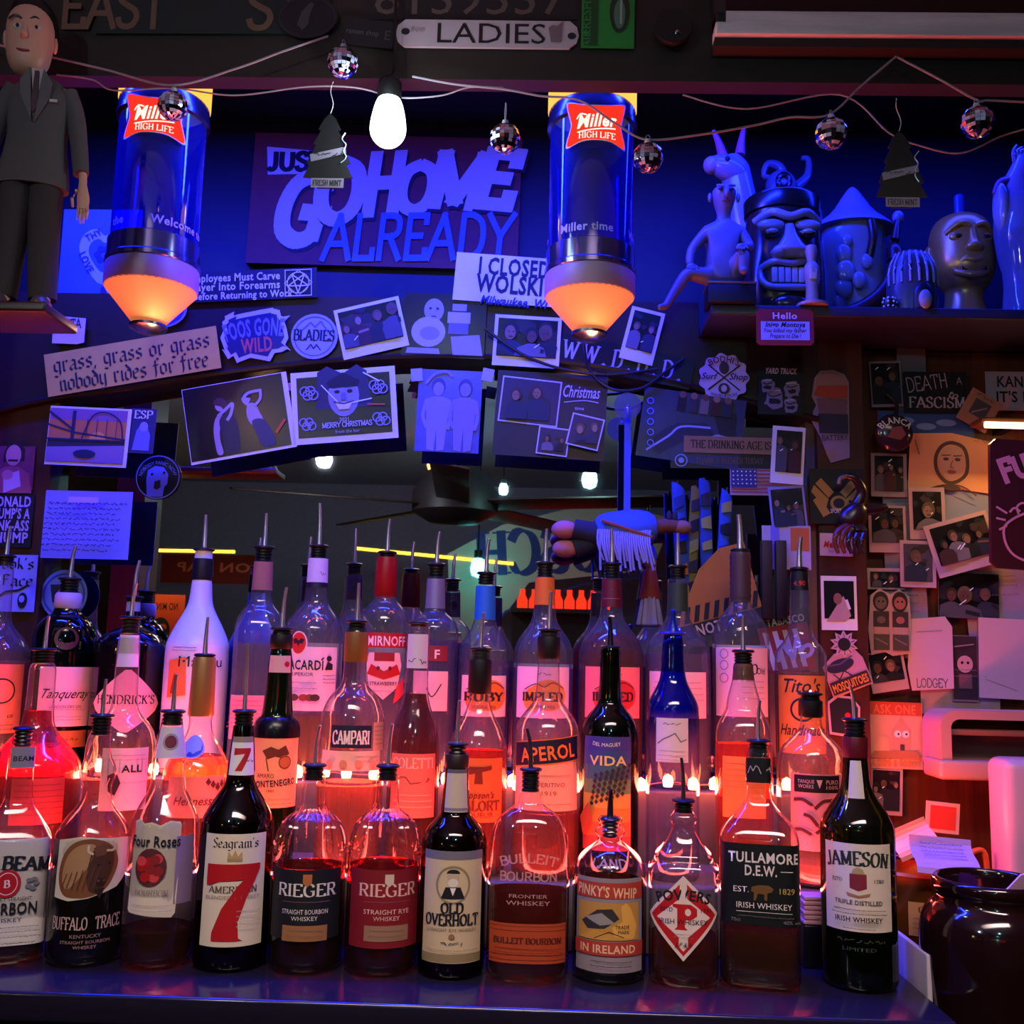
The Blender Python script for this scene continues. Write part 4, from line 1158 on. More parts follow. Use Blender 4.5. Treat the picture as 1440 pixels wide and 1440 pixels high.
for a, b, lab in ((V(120, 772, 5.2), V(330, 776, 5.2), 'yellow light tube in the mirror left of the rum bottles'), (V(500, 771, 5.2), V(722, 793, 5.2), 'yellow light tube in the mirror behind the red capped bottle')):
    c = (a + b) / 2
    tag(MB().tube([a - c, b - c], .008, EM('ffd23a', 4), 8).build('light_tube', None, c), lab, 'light tube')
# brewery pennant hanging in the room (reads the right way round out there)
p = V(778, 806, 5.2); k = 6.0 / 1440
cv = Cv()
cv.poly([(-150, -60), (-60, -86), (60, -62), (128, -30), (128, 128), (30, 10), (-120, 2)], P('b8aa9a', .7))
cv.text('BUSCH', -0, -2, 52, P('1c2670', .6), w=190, font='slab', rot=-0)
cv.line([(-140, 8), (-30, 16), (60, 44), (122, 118)], 3, P('1c2670', .6))
mb = MB(); cv.into(mb, lambda a, b, l: (a * k, -.0004 * l, -b * k))
o = build_decal(mb, 'brewery_pennant', None, p, (0, radians(4), pi))
tag(o, 'beige brewery pennant with blue capitals, seen reversed in the mirror', 'pennant')
# dark fan hanging from the ceiling
p = V(640, 700, 4.0)
t = thing('ceiling_fan', 'dark ceiling fan in the middle of the mirror', 'fan', p)
MB().lathe([(.02, .12), (.12, .10), (.17, .02), (.17, -.06), (.10, -.10), (.001, -.11)], P('2a2426', .5), 24).build('motor', t)
MB().tube([(0, 0, .1), (0, 0, 2.36 - p.z)], .012, BLACK, 8).build('rod', t)
for i in range(5):
    a = i * 2 * pi / 5 + .25
    M = Matrix.Rotation(a, 4, 'Z') @ Matrix.Rotation(radians(10), 4, 'X')
    MB().box((.50, 0, -.03), (.72, .13, .008), DARKW, M, .003).build('blade', t)
# red beer sign, orange poster and bottles on the far shelf
for px, py, D, w, h, bg, wd_, lab, nm, cat in ((300, 800, 4.6, 150, 42, '7a1a10', 'ON TAP', 'dark red bar sign in the mirror under the yellow light tube', 'bar_sign', 'sign'),
                                             (226, 872, 3.8, 66, 72, 'd8401c', 'NO MINORS', 'orange red poster low in the mirror by the black apothecary bottle', 'poster', 'poster')):
    p = V(px, py, D); k = D / 1440; cv = Cv(); cv.rect(-w / 2, -h / 2, w / 2, h / 2, P(bg, .6)); cv.text(wd_, 0, 4 if nm == 'bar_sign' else -h * .2, h * .3 if nm == 'bar_sign' else 10, P('e87a50', .6) if nm == 'bar_sign' else INK, w=w * .7, font='bold')
    if nm == 'poster':
        cv.ell(0, 14, 14, 18, INK); cv.ell(-4, 10, 5, 5, P('d8401c', .6))
    mb = MB(); cv.into(mb, lambda a, b, l: (a * k, -.0004 * l, -b * k)); o = build_decal(mb, nm, None, p, (0, 0, pi)); tag(o, lab, cat)
p = V(795, 836, 4.8)
t = thing('wall_shelf', 'dark shelf of lit bottles low in the mirror', 'shelf', (p.x, p.y, p.z - .07))
MB().box((0, 0, -.01), (.5, .14, .02), DARKW).build('board', t)
MB().box((0, -.066, -.2), (.5, .01, .36), DARKW).build('back_panel', t)
for i in range(8):
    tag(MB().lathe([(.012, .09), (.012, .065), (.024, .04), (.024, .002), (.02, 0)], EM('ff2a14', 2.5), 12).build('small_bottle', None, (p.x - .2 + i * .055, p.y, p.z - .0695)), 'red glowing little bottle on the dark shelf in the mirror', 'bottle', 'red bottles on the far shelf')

# ------------------------------------------------------------------ sheets, cards and stickers


def sheet(name, label, cat, px, py, w, h, rot, draw, Y=1.604, bg=None, group=None, shape=None, thick=.0012, parent_kind=None, tilt=0):
    p = W(px, py, Y); k = mpp(p)
    mb = MB()
    sh = shape or [(-w / 2, -h / 2), (w / 2, -h / 2), (w / 2, h / 2), (-w / 2, h / 2)]
    mb.prism([(a * k, -b * k) for a, b in sh], 0, thick, bg or PAPER)
    c = Cv()
    if draw:
        draw(c)
    c.into(mb, lambda a, b, l: (a * k, -.0003 - .00022 * l, -b * k))
    o = build_decal(mb, name, None, p, (radians(tilt), radians(rot - 1.4), 0))
    return tag(o, label, cat, group)


def photo(label, px, py, w, h, rot, draw, Y=1.604, bd=(5, 5, 5, 14), bg=None, group=None, name='instant_photo', pbg='0c0a10'):
    """white bordered print: the card is the thing, the picture on it a part"""
    p = W(px, py, Y); k = mpp(p)
    mb = MB().prism([(a * k, -b * k) for a, b in ((-w / 2, -h / 2), (w / 2, -h / 2), (w / 2, h / 2), (-w / 2, h / 2))], 0, .0009, bg or PAPER)
    o = build_decal(mb, name, None, p, (0, radians(rot - 1.4), 0)); tag(o, label, 'photo', group)
    x0, y0, x1, y1 = -w / 2 + bd[0], -h / 2 + bd[1], w / 2 - bd[2], h / 2 - bd[3]
    c = Cv(); c.rect(x0, y0, x1, y1, P(pbg, .35, noise=.5)); draw(c, x0, y0, x1, y1)
    m2 = MB(); c.into(m2, lambda a, b, l: (a * k, -.0003 - .0002 * l, -b * k)); build_decal(m2, 'picture', o)
    return o


SKIN = [P(h, .5) for h in ('6e4c40', '7e5a4c', '583830', '8a6a5c')]
CLOTH = [P(h, .6) for h in ('16141c', '2c2a3a', '6a6268', '3a161c', '1c2438', '4a4450', '0e0c12')]
HAIR = [P(h, .6) for h in ('0e0a0a', '3a2418', '5a4630')]


def crowd(n, seed, flash=2, big=1.):
    def f(c, x0, y0, x1, y1):
        r = random.Random(seed); w, h = x1 - x0, y1 - y0
        fit = lambda x, y: (min(max(x, x0 + .6), x1 - .6), min(max(y, y0 + .6), y1 - .3))
        for i in range(5):                       # murky background shapes
            a, b, q = r.uniform(x0, x1), r.uniform(y0, y0 + h * .6), r.uniform(.08, .2) * w
            c.poly([fit(a + q * cos(t) * r.uniform(.6, 1.2), b + q * .8 * sin(t) * r.uniform(.6, 1.2)) for t in [k * pi / 5 for k in range(10)]], P(r.choice(('1c1420', '241a2a', '2e2024', '161c28', '3a2a2c')), .5))
        order = list(range(n)); r.shuffle(order)
        for i in order:
            x = x0 + w * (i + .5 + r.uniform(-.28, .28)) / n; hr = min(h * .17, w / n * .33) * r.uniform(.75, 1.15) * big
            y = y0 + h * r.uniform(.25, .52); bw = hr * r.uniform(1.9, 2.6); ln = r.uniform(-.5, .5) * hr
            c.poly([fit(*q) for q in ((x - hr * .5 + ln, y + hr * 1.1), (x + hr * .5 + ln, y + hr * 1.1), (x + bw * .8, y + hr * 1.7), (x + bw, y + hr * 3), (x + bw * .9, y1), (x - bw * .9, y1), (x - bw, y + hr * 3.2), (x - bw * .8, y + hr * 1.8))], r.choice(CLOTH))
            sk = r.choice(SKIN)
            if r.random() < .5:                  # an arm across
                c.line([fit(x + bw * .7, y + hr * 2.4), fit(x + hr * r.uniform(-1, 2.4), y + hr * r.uniform(1.6, 3))], hr * .55, r.choice((sk, CLOTH[0])))
            hd = lambda rx, ry, oy, ox=0: [fit(x + ln + ox + rx * hr * cos(t) + oy * sin(t) * .1, y + oy * hr + ry * hr * sin(t)) for t in [k * pi / 8 for k in range(16)]]
            c.poly(hd(.98, 1.15, -.22, r.uniform(-.1, .1) * hr), r.choice(HAIR)); c.poly(hd(.66, .92, .12, r.uniform(-.2, .2) * hr), sk)
            if hr > 8:
                c.poly(hd(.32, .12, .62, 0), P(r.choice(('4a2a28', '5a342c')), .5))
            if hr > 7:
                for s in (-.26, .26):
                    c.poly([fit(x + ln + hr * (s + .13 * cos(t)), y + hr * .08 * sin(t)) for t in [k * pi / 3 for k in range(6)]], INK)
        for i in range(flash):
            a, b = r.uniform(x0 + w * .1, x1 - w * .2), r.uniform(y0 + h * .15, y1 - h * .15); L_ = r.uniform(.05, .11) * w
            c.line([fit(a, b), fit(a + L_, b - L_ * .8)], 1.3, P('e8f0f4', .4))
    return f


# ------------------------------------------------------------------ niche: pendants, signs, string lights
STEEL = P('8c8a90', .22, 1.0)
RED_LIT = EM('ff2a1c', 1.6); WHITE_LIT = EM('ffd8c8', 1.5); WARM = EM('ffb14a', 1.6)
mm, nt, out = newmat('lit_cone')
tc = nt.nodes.new('ShaderNodeTexCoord'); sp_ = nt.nodes.new('ShaderNodeSeparateXYZ'); nt.links.new(tc.outputs['Object'], sp_.inputs[0])
b = nt.nodes.new('ShaderNodeBsdfPrincipled'); b.inputs['Base Color'].default_value = (*lin((220, 150, 110)), 1); b.inputs['Roughness'].default_value = .5
b.inputs['Emission Color'].default_value = (*lin((255, 138, 84)), 1); b.inputs['Emission Strength'].default_value = .5
nt.links.new(b.outputs[0], out.inputs[0])
CONE = mm


def pendant(cx, y0, label, words, dth, r0, Y=1.36):
    """y0: top of the yellow cap in the picture"""
    p = W(cx, y0 + 160, Y); k = mpp(p)
    t = thing('pendant_lamp', label, 'lamp', p, None, 'hanging beer lamps')
    z = lambda py: W(cx, y0 + py, Y).z - p.z
    r = r0 * k
    MB().lathe([(.0005, z(-28)), (r * .9, z(-27)), (r * 1.05, z(-24)), (r * 1.05, z(26))], WARM, 40).build('lit_cap', t)
    MB().lathe([(r * 1.005, z(27)), (r * 1.03, z(29)), (r * 1.03, z(46)), (r * 1.06, z(46)), (r * 1.06, z(52)), (r * .98, z(54))], P('5a565c', .2, .9), 40, ends=False).build('collar', t)
    mb = MB().lathe([(r * .98, z(50)), (r * .98, z(225))], GL('3048d8', .3, .03, 1.6, .16), 48, ends=False); mb.build('sleeve', t)
    MB().lathe([(r * .985, z(222)), (r * 1.03, z(224)), (r * 1.03, z(248)), (r * 1.06, z(250)), (r * 1.06, z(256)), (r * 1.02, z(258))], P('6a6a9a', .15, .9), 40, ends=False).build('sparkle_band', t)
    MB().lathe([(r * 1.02, z(256)), (r * 1.05, z(258)), (r * 1.05, z(284)), (r * 1.02, z(288))], P('9a80a8', .4), 40, ends=False).build('lower_ring', t)
    MB().lathe([(r * 1.03, z(287)), (r * .97, z(291)), (r * .40, z(331)), (r * .32, z(335))], CONE, 48).build('lit_cone', t)
    MB().lathe([(r * .30, z(334)), (r * .42, z(336)), (r * .42, z(340)), (r * .25, z(346)), (r * .001, z(347))], STEEL, 28).build('finial', t)
    MB().tube([(0, 0, z(-27)), (0, 0, zb + .29 - p.z)], .006, BLACK, 8).build('hanging_rod', t)
    # badge and wording on the front of the sleeve
    a0 = -atan2(p.x, p.y)

    def onc(rad):
        return lambda a, b_, l: (lambda th: (sin(th) * (rad + .0003 * l), -cos(th) * (rad + .0003 * l), z(b_)))(a * k / rad + a0 + dth)
    out_ = [(-44, 44), (-40, 40), (-20, 46), (0, 48), (20, 46), (40, 40), (44, 44), (38, 66), (37, 76), (44, 98), (40, 103), (20, 97), (0, 96), (-20, 97), (-40, 103), (-44, 98), (-37, 76), (-38, 66)]
    c = Cv(); q = catmull([(x, y) for x, y in out_], 3, True)
    c.poly([(v.x, v.y) for v in q], P('f0d8d0', .4)); c.poly([(v.x * .95, 72 + (v.y - 72) * .93) for v in q], RED_LIT)
    c.text('Miller', 1, 77, 17, WHITE_LIT, w=56, font='itbold', rot=-4); c.line([(-26, 84), (26, 78)], 1.8, WHITE_LIT); c.line([(-27, 66), (-22, 60), (-14, 62)], 2, WHITE_LIT, True)
    c.text('HIGH LIFE', 1, 93, 8, WHITE_LIT, w=50, font='serif')
    mb = MB(); c.into(mb, onc(r * 1.07), 6); build_decal(mb, 'badge', t)
    for s, x in words:
        c = Cv(); c.text(s, x, 214, 11, P('b8a8c8', .5), font='bold')
        mb = MB(); c.into(mb, onc(r * .99), 6); build_decal(mb, 'lettering', t)
    for nm, py, e in (('cone_glow', 366, .36), ('cap_glow', -34, .25)):
        l = bpy.data.lights.new(nm, 'POINT'); l.energy = e; l.color = (1, .5, .2); l.shadow_soft_size = .015
        o = bpy.data.objects.new(nm, l); COL.objects.link(o); o.location = W(cx + 4, y0 + py, Y) + Vector((0, -.02 if py > 0 else .07, 0))
    return t


pendant(222, 122, 'hanging beer lamp with lit cone over the arched board, left of the two', [('Welcome to', 48), ('the', -46), ('Miller time', -150)], -.2, 60)
pendant(831, 133, 'hanging beer lamp with lit cone, nearer the tiki mugs', [('Miller time', -12), ('Welcome to', 100), ('the', -100)], .1, 60)

# big bright bulb on its cord
p = W(546, 172, 1.17); k = mpp(p)
t = thing('hanging_bulb', 'big glaring white bulb hanging in front of the painted sign', 'light bulb', p); t.scale = (k,) * 3
MB().lathe(chaikin([(.1, -37), (14, -34), (25, -20), (25.5, -4), (22, 16), (18, 30), (15, 35)], 2), EM('eaffff', 7), 32).build('bulb', t)
MB().lathe([(15.5, 33), (17, 35), (17, 58), (13, 64), (5, 68), (.1, 69)], BLACK, 24).build('socket', t)
MB().tube(catmull([(0, 0, 66), (4, 4, 90), (2, 10, 160), (0, 20, 250)], 4), 2, BLACK, 6).build('cord', t)
l = bpy.data.lights.new('bulb_glow', 'POINT'); l.energy = 1.1; l.color = (.75, .95, 1); l.shadow_soft_size = .02
o = bpy.data.objects.new('bulb_glow', l); COL.objects.link(o); o.location = W(546, 172, 1.12)

# painted board
DB = P('3c5adf', .5); LB = P('7f96f0', .5)
W_ = P('c9c2cc', .5)


def L(c):
    w, h = 380, 196
    c.poly([(-172, -76), (-82, -70), (-86, -38), (-168, -34)], W_); c.text('JUST', -128, -42, 26, INK, w=78, font='fat')
    for (s, x, y, hh, ww, r) in (('G', -124, 62, 96, 62, 4), ('O', -66, 30, 84, 62, -4), ('H', -4, 16, 80, 50, -4), ('O', 42, 14, 68, 52, -2), ('M', 98, 4, 72, 74, 2), ('E', 150, 2, 76, 50, 4)):
        c.text(s, x + 3, y + 5, hh, INK, w=ww, font='fat', rot=r, shear=.16); c.text(s, x, y, hh, W_, w=ww, font='fat', rot=r, shear=.16)
    c.text('ALREADY', 50, 84, 62, P('5878c8', .5), w=264, font='line', rot=-2, shear=.1)


sheet('painted_sign', 'large dark red board painted GO HOME ALREADY in pale brush letters', 'sign', 541, 282, 380, 194, 2.2, L, Y=1.853, bg=P('6e2a24', .6, noise=.25), thick=.015)


def L(c):
    c.text('I CLOSED', 10, -6, 24, INK, w=100, font='heavy'); c.text("WOLSKI'S", 14, 20, 25, INK, w=112, font='heavy'); c.text('Milwaukee, WI', 14, 38, 12, P('2a2a5a', .6), w=96, font='itbold')


sheet('bumper_sticker', 'white bumper sticker with dark capitals half behind the right beer lamp', 'sticker', 712, 393, 146, 70, 5, L, Y=1.60, bg=PAPER)


def L(c):
    c.text('Employees Must Carve', -18, -7, 11, LTXT, w=128, font='bold'); c.text('Slayer Into Forearms', -18, 6, 11, LTXT, w=128, font='bold'); c.text('Before Returning to Work', -6, 19, 10, LTXT, w=140, font='bold')
    c.ring(72, 0, 20, 1.5, LTXT, n=4)
    c.poly([(53, -19), (54, -19), (54, 19), (53, 19)], LTXT); c.poly([(90, -19), (91, -19), (91, 19), (90, 19)], LTXT); c.line([(53, -19), (91, -19)], 1.2, LTXT); c.line([(53, 19), (91, 19)], 1.2, LTXT)
    c.ring(72, 0, 16, 1.3, LTXT)
    s = [(72 + 15 * cos(radians(90 + 144 * i)), 15 * sin(radians(90 + 144 * i))) for i in range(6)]
    c.line(s, 1.6, LTXT)


sheet('notice_sticker', 'black notice sticker with a five-pointed star in a circle under the painted sign', 'sticker', 348, 401, 196, 44, -2, L, Y=1.603, bg=P('0c0c14', .5))


def L(c):
    c.text('LADIES', 6, 16, 30, P('140e14', .5), w=152, font='sans'); c.ell(-115, 0, 6, 5, INK); c.ell(119, 4, 6, 5, INK); c.text('from', -98, 0, 7, P('8a6a78', .6), font='it')
    c.poly([(86, -8), (92, -12), (98, -10), (106, -18), (104, -6), (104, 14), (90, 14)], P('7a5a64', .6))


rt = [(-128, 0), (-124, -14), (-112, -20), (112, -20), (124, -14), (128, 0), (124, 20), (-124, 20)]
sheet('restroom_sign', 'pale rounded LADIES sign fixed to the dark beam', 'sign', 685, 46, 258, 44, 1.6, L, Y=1.194, bg=P('b89aa8', .5), shape=[(-129, 2), (-126, -10), (-116, -19), (116, -19), (126, -10), (129, 2), (126, 14), (116, 22), (-116, 22), (-126, 14)], thick=.004)
PL = P('4a3c30', .5)
sheet('license_plate', 'dark green street sign reading EAST ST behind the string lights', 'sign', 300, 12, 330, 76, 1, lambda c: (c.text('EAST', -140, 28, 60, P('6a4a3c', .5), w=150, font='line'), c.text('ST', 90, 30, 60, P('6a4a3c', .5), w=80, font='line')), Y=1.1955, bg=P('101c1c', .5), thick=.003)
sheet('license_plate', 'dark number plate behind the ladies sign', 'license plate', 662, 0, 300, 60, 1, lambda c: c.text('8139537', 0, 22, 50, P('5a4440', .5), w=270, font='sans'), Y=1.1985, bg=P('181216', .5), thick=.003)
sheet('green_card', 'green card with a dark oval beside the ladies sign', 'card', 855, 28, 74, 84, 2, lambda c: (c.rect(-34, -42, -14, 40, P('12401c', .5)), c.text('AIR', -24, 30, 13, P('2a7a34', .5), rot=-90), c.text('FRESH', -24, -2, 13, P('2a7a34', .5), rot=-90), c.ell(16, -12, 14, 32, P('1a2420', .5)), c.ell(16, -8, 8, 22, P('4a6a58', .5)), c.line([(18, -30), (18, 6)], 3, P('8a9a90', .5))), Y=1.194, bg=P('1f7a2c', .5), thick=.002)
sheet('sticker', 'round dark sticker with a pale bird on the beam', 'sticker', 432, 24, 86, 66, 0, lambda c: (c.ring(0, 0, 40, 1, P('3a2e38', .5), ry=30), c.poly([(-14, 12), (-8, -8), (4, -22), (10, -20), (4, -4), (2, 12), (-6, 20)], P('4a4048', .5))), Y=1.192, bg=P('14101a', .5), shape=[(43 * cos(i * pi / 12), 32 * sin(i * pi / 12)) for i in range(24)])
sheet('sticker', 'small black sticker with faint lettering left of the ladies sign', 'sticker', 518, 46, 74, 40, 8, lambda c: (c.text('ramen shop', -8, 4, 8, P('5a4a52', .5), w=46), c.text('E', 28, 8, 14, P('4a3c44', .5))), Y=1.1935, bg=P('120e14', .5))
# round dark gadget on the beam and the pale ledge at the top right
t = thing('door_bell', 'round black bell gadget on the beam right of the green card', 'bell', W(945, 44, 1.19)); t.scale = (mpp(t.location),) * 3
MB().lathe([(.1, 0), (24, 2), (27, 8), (26, 14)], P('060608', .5), 28, M=Matrix.Rotation(radians(90), 4, 'X') @ Matrix.Translation((0, 0, 0))).build('dome', t)
MB().ball((6, -12, -10), 5, STEEL).build('button', t)
a, b2 = W(1008, 27, 1.16), W(1500, 37, 1.16)
t = thing('framed_cabinet', 'dark glazed wall cabinet with a scuffed pale wooden bottom rail at the top right', 'cabinet', ((a.x + b2.x) / 2, 1.18, a.z)); k = mpp(a)
MB().box((0, 0, 0), (b2.x - a.x, .03, 36 * k), GRAIN('b8a4b0', 'dccad4', .5, (1, 8, 14)), bev=.002).build('bottom_rail', t)
MB().box((-(b2.x - a.x) / 2 + .006, 0, .15), (.012, .03, .3), P('2a2024', .5)).build('side_rail', t)
MB().box((.005, .006, .15), (b2.x - a.x - .012, .008, .27), P('0b0a0e', .15)).build('pane', t)
MB().box((0, .004, -24 * k), (b2.x - a.x, .022, 14 * k), P('1a1214', .6)).build('lower_lip', t)

# string of mirror-ball lights
WIRE = P('8a8090', .35)


def wire(label, pts, Y=1.17, r=1.6, name='light_string'):
    q = [W(a, b, Y) for a, b in pts]; c0 = q[len(q) // 2]; k = mpp(c0)
    rg = random.Random(len(pts)); q = catmull([v - c0 + Vector((0, rg.uniform(-.002, .002), 0)) for v in q], 8)
    return tag(MB().tube(q, r * k, WIRE, 6).build(name, None, c0), label, 'light string')


wire('pale wire of the mirror-ball lights on the left, pinned up at its middle', [(-40, 55), (60, 78), (150, 98), (243, 121), (330, 97), (400, 72), (462, 52)])
wire('second drooping wire behind the left beer lamp and the big bulb', [(80, 105), (130, 112), (160, 126), (243, 124), (330, 134), (430, 122), (500, 124), (560, 137), (620, 134), (660, 122), (708, 124)], Y=1.175, r=1.2)
wire('pale wire from the big bulb across the right beer lamp to the tiki mugs', [(580, 108), (640, 118), (708, 125), (760, 134), (815, 142), (868, 176), (910, 197), (985, 190), (1060, 176), (1110, 166), (1166, 161), (1210, 122), (1260, 80)])
wire('pale wire down from the peak at the top right past the last mirror ball', [(1262, 80), (1320, 110), (1374, 140), (1390, 140), (1445, 143)])
wire('drooping dark wire at the right behind the air freshener', [(960, 134), (1050, 152), (1180, 134), (1250, 186), (1290, 205), (1350, 216), (1410, 190), (1450, 180)], Y=1.185, r=1.2)
MIRR = P('cfc8d8', .06, 1.0)
BALLS = [(243, 149, 20, 'mirror ball in front of the left beer lamp'), (482, 88, 21, 'mirror ball above the hanging air freshener near the big bulb'), (710, 195, 21, 'mirror ball on a long loop over the painted sign'), (911, 222, 21, 'mirror ball right of the right beer lamp'), (1169, 188, 22, 'mirror ball above the tiki mugs'), (1374, 172, 22, 'mirror ball above the golden head')]
for bx, by, br, lab in BALLS:
    p = W(bx, by, 1.165); k = mpp(p)
    t = thing('mirror_ball', lab, 'mirror ball', p, (0, 0, bx * .1), 'mirror ball lights'); t.scale = (k,) * 3
    mb = MB(); mb.ball((0, 0, 0), br, MIRR, 20, 13); rg = random.Random(int(bx))
    for f in range(len(mb.f)):                    # every little mirror sits at its own angle; paler, duller ones paint in the sparkle
        q = [mb.v[i].copy() for i in mb.f[f]]; cc = sum(q, Vector()) / len(q)
        tl = Vector((rg.uniform(-1, 1), rg.uniform(-1, 1), rg.uniform(-1, 1))) * .16
        o_ = len(mb.v)
        mb.v += [cc + (v - cc) * .93 + cc.normalized() * (.5 + (v - cc).dot(tl)) for v in q]; mb.f.append(list(range(o_, o_ + len(q)))); mb.m.append(mb.mi(MIRR if rg.random() < .72 else P('c8ccf0', .35, .3)))
    mb.build('ball', t, smooth=0)
    ztop = br + (28 if bx == 710 else 8)
    MB().lathe([(4, br - 1), (5, br + 2), (4, br + 6), (.1, br + 7)], P('b8b0c0', .3), 12).build('cap', t)
    lp_ = [(3 * cos(i * pi / 6), 0, br + 5 + (ztop - br) * .5 + (ztop - br) * .5 * sin(i * pi / 6)) for i in range(12)]
    MB().tube(lp_, .8, WIRE, 5, closed=True).build('loop', t)


def freshener(px, py, lab, sc=1.):
    p = W(px, py, 1.15); k = mpp(p) * sc
    t = thing('air_freshener', lab, 'air freshener', p); t.scale = (k,) * 3
    pr = [(0, -60), (8, -52), (16, -36), (12, -34), (24, -14), (18, -12), (32, 14), (26, 17), (36, 36), (10, 38), (9, 44), (14, 52), (-14, 52), (-9, 44), (-10, 38), (-34, 36), (-26, 17), (-30, 14), (-18, -12), (-22, -14), (-12, -34), (-16, -36), (-8, -52)]
    MB().prism([(a, -b) for a, b in pr], -1, 1, P('0d0d12', .6)).build('tree_card', t)
    c = Cv(); tg = P('8a7f96', .5)
    c.poly([(-26, 2), (24, -10), (25, 0), (-24, 13)], tg); c.scribble(-20, 20, 2, 5, INK, 4, 1)
    c.rect(-22, 38, 24, 52, tg); c.text('Fresh Mint', 1, 49, 8, INK, w=40, font='serif')
    mb = MB(); c.into(mb, lambda a, b, l: (a, -1.2 - .3 * l, -b)); build_decal(mb, 'label_strip', t)
    MB().tube(catmull([(0, 0, 60), (3, 0, 75), (-2, 2, 95), (0, 6, 112)], 4), .7, P('c8c0c8', .4), 5).build('cord', t)
    rg = random.Random(int(px)); q = [(22 + 4 * rg.uniform(-1, 1), -2, 30 - 9 * i) for i in range(6)]
    MB().tube(catmull(q, 4), .9, P('c0d0e0', .3, .5), 5).build('foil_curl', t)


freshener(462, 216, 'black tree-shaped air freshener hanging before the painted sign')
freshener(1266, 242, 'black tree-shaped air freshener hanging near the golden head', 1.02)
# ------------------------------------------------------------------ figures and mugs on the right shelf


def loft(mb, secs, mat, n=24, pw=2):
    """secs: (cx, cy, z, rx, ry) rings from bottom to top"""
    vs = []; fs = []
    for (cx, cy, z, rx, ry) in secs:
        for i in range(n):
            a = 2 * pi * i / n; ca, sa = cos(a), sin(a)
            kk = (abs(ca) ** pw + abs(sa) ** pw) ** (-1 / pw)
            vs.append((cx + rx * kk * ca, cy + ry * kk * sa, z))
    for j in range(len(secs) - 1):
        for i in range(n):
            fs.append((j * n + i, j * n + (i + 1) % n, (j + 1) * n + (i + 1) % n, (j + 1) * n + i))
    fs.append(tuple(range(n))); fs.append(tuple((len(secs) - 1) * n + i for i in range(n)))
    return mb.add(vs, fs, mat)


def sloft(mb, secs, mat, n=24, k=4, pw=2):
    q = []
    m_ = len(secs)
    for i in range(m_ - 1):
        g = lambda j: secs[max(0, min(m_ - 1, j))]
        for s in range(k):
            t = s / k; p0, p1, p2, p3 = g(i - 1), g(i), g(i + 1), g(i + 2)
            q.append(tuple(.5 * (2 * b + (c - a) * t + (2 * a - 5 * b + 4 * c - d) * t * t + (3 * b - a - 3 * c + d) * t ** 3) for a, b, c, d in zip(p0, p1, p2, p3)))
    q.append(secs[-1])
    return loft(mb, q, mat, n, pw)


def skin_mesh(name, joints, edges, mat, parent, sub=2):
    """one continuous figure grown over a skeleton: joints (x, y, z, radius), the first is the pelvis"""
    me = bpy.data.meshes.new(name); me.from_pydata([j[:3] for j in joints], edges, [])
    o = bpy.data.objects.new(name, me); COL.objects.link(o)
    m_ = o.modifiers.new('skin', 'SKIN'); m_.use_smooth_shade = True
    if not me.skin_vertices:
        bpy.context.view_layer.objects.active = o
        bpy.ops.mesh.customdata_skin_add()
    for i, j in enumerate(joints):
        rr_ = j[3] if isinstance(j[3], tuple) else (j[3], j[3])
        me.skin_vertices[0].data[i].radius = rr_
        me.skin_vertices[0].data[i].use_root = i == 0
    s_ = o.modifiers.new('sub', 'SUBSURF'); s_.levels = sub; s_.render_levels = sub
    dg = bpy.context.evaluated_depsgraph_get()
    m2 = bpy.data.meshes.new_from_object(o.evaluated_get(dg)); m2.name = name
    m2.materials.clear(); m2.materials.append(mat)
    bpy.data.objects.remove(o)
    m2.polygons.foreach_set('use_smooth', [True] * len(m2.polygons))
    o = bpy.data.objects.new(name, m2); COL.objects.link(o); o.parent = parent
    return o


YS = 1.55
SH = MB().box(((xs0 + 1.05) / 2, 1.68, pS.z - .008), (1.05 - xs0, .36, .016), P('2a2a40', .35), bev=.002)
tag(SH.build('wall_shelf'), 'dark wooden shelf carrying the tiki mugs and golden head', 'shelf')


def fig(name, label, cat, px, Y=YS, z=None, rot=None):
    p = W(px, 425, Y); k = mpp(p)
    t = thing(name, label, cat, (p.x, Y, (z if z is not None else pS.z) + .0004), rot); t.scale = (k,) * 3
    return t


CER = P('8d8a90', .18, 0, 0, .6); CERD = P('2c2420', .2, 0, 0, .6); BONE = P('a89c98', .35); IVORY = P('b8a890', .4); BROWN = P('3a2018', .3)
# tiki mug
t = fig('tiki_mug', 'large dark glazed tiki mug with a wide toothy face', 'mug', 1101, 1.59)
mb = MB(); sloft(mb, [(0, 0, 0, 46, 38), (0, 0, 12, 52, 42), (0, 0, 70, 56, 47), (0, 0, 130, 52, 45), (0, 0, 158, 50, 44)], CERD, 36); mb.build('cup', t)
MB().lathe([(50, 156), (53, 158), (54, 178), (51, 182), (46, 181), (45, 160)], P('1a1a10', .25), 36, M=Matrix.Scale(.9, 4, (0, 1, 0))).build('rim', t)
mb = MB()
for s in (-1, 1):
    mb.ball((s * 24, -40, 128), (20, 9, 9), CER); mb.ball((s * 24, -42, 116), (13, 8, 8), CERD); mb.ball((s * 24, -47, 117), (8, 5, 4), CER)
mb.tube(catmull([(-44, -26, 138), (-24, -44, 146), (0, -48, 138), (24, -44, 146), (44, -26, 138)], 4), 6, CER, 10)
mb.build('brow', t)
mb = MB(); sloft(mb, [(0, -46, 78, 24, 8), (0, -50, 86, 28, 14), (0, -50, 96, 18, 12), (0, -48, 112, 9, 8), (0, -44, 128, 6, 5)], CER, 20); mb.ball((-15, -52, 86), (11, 9, 9), CER); mb.ball((15, -52, 86), (11, 9, 9), CER); mb.build('nose', t)
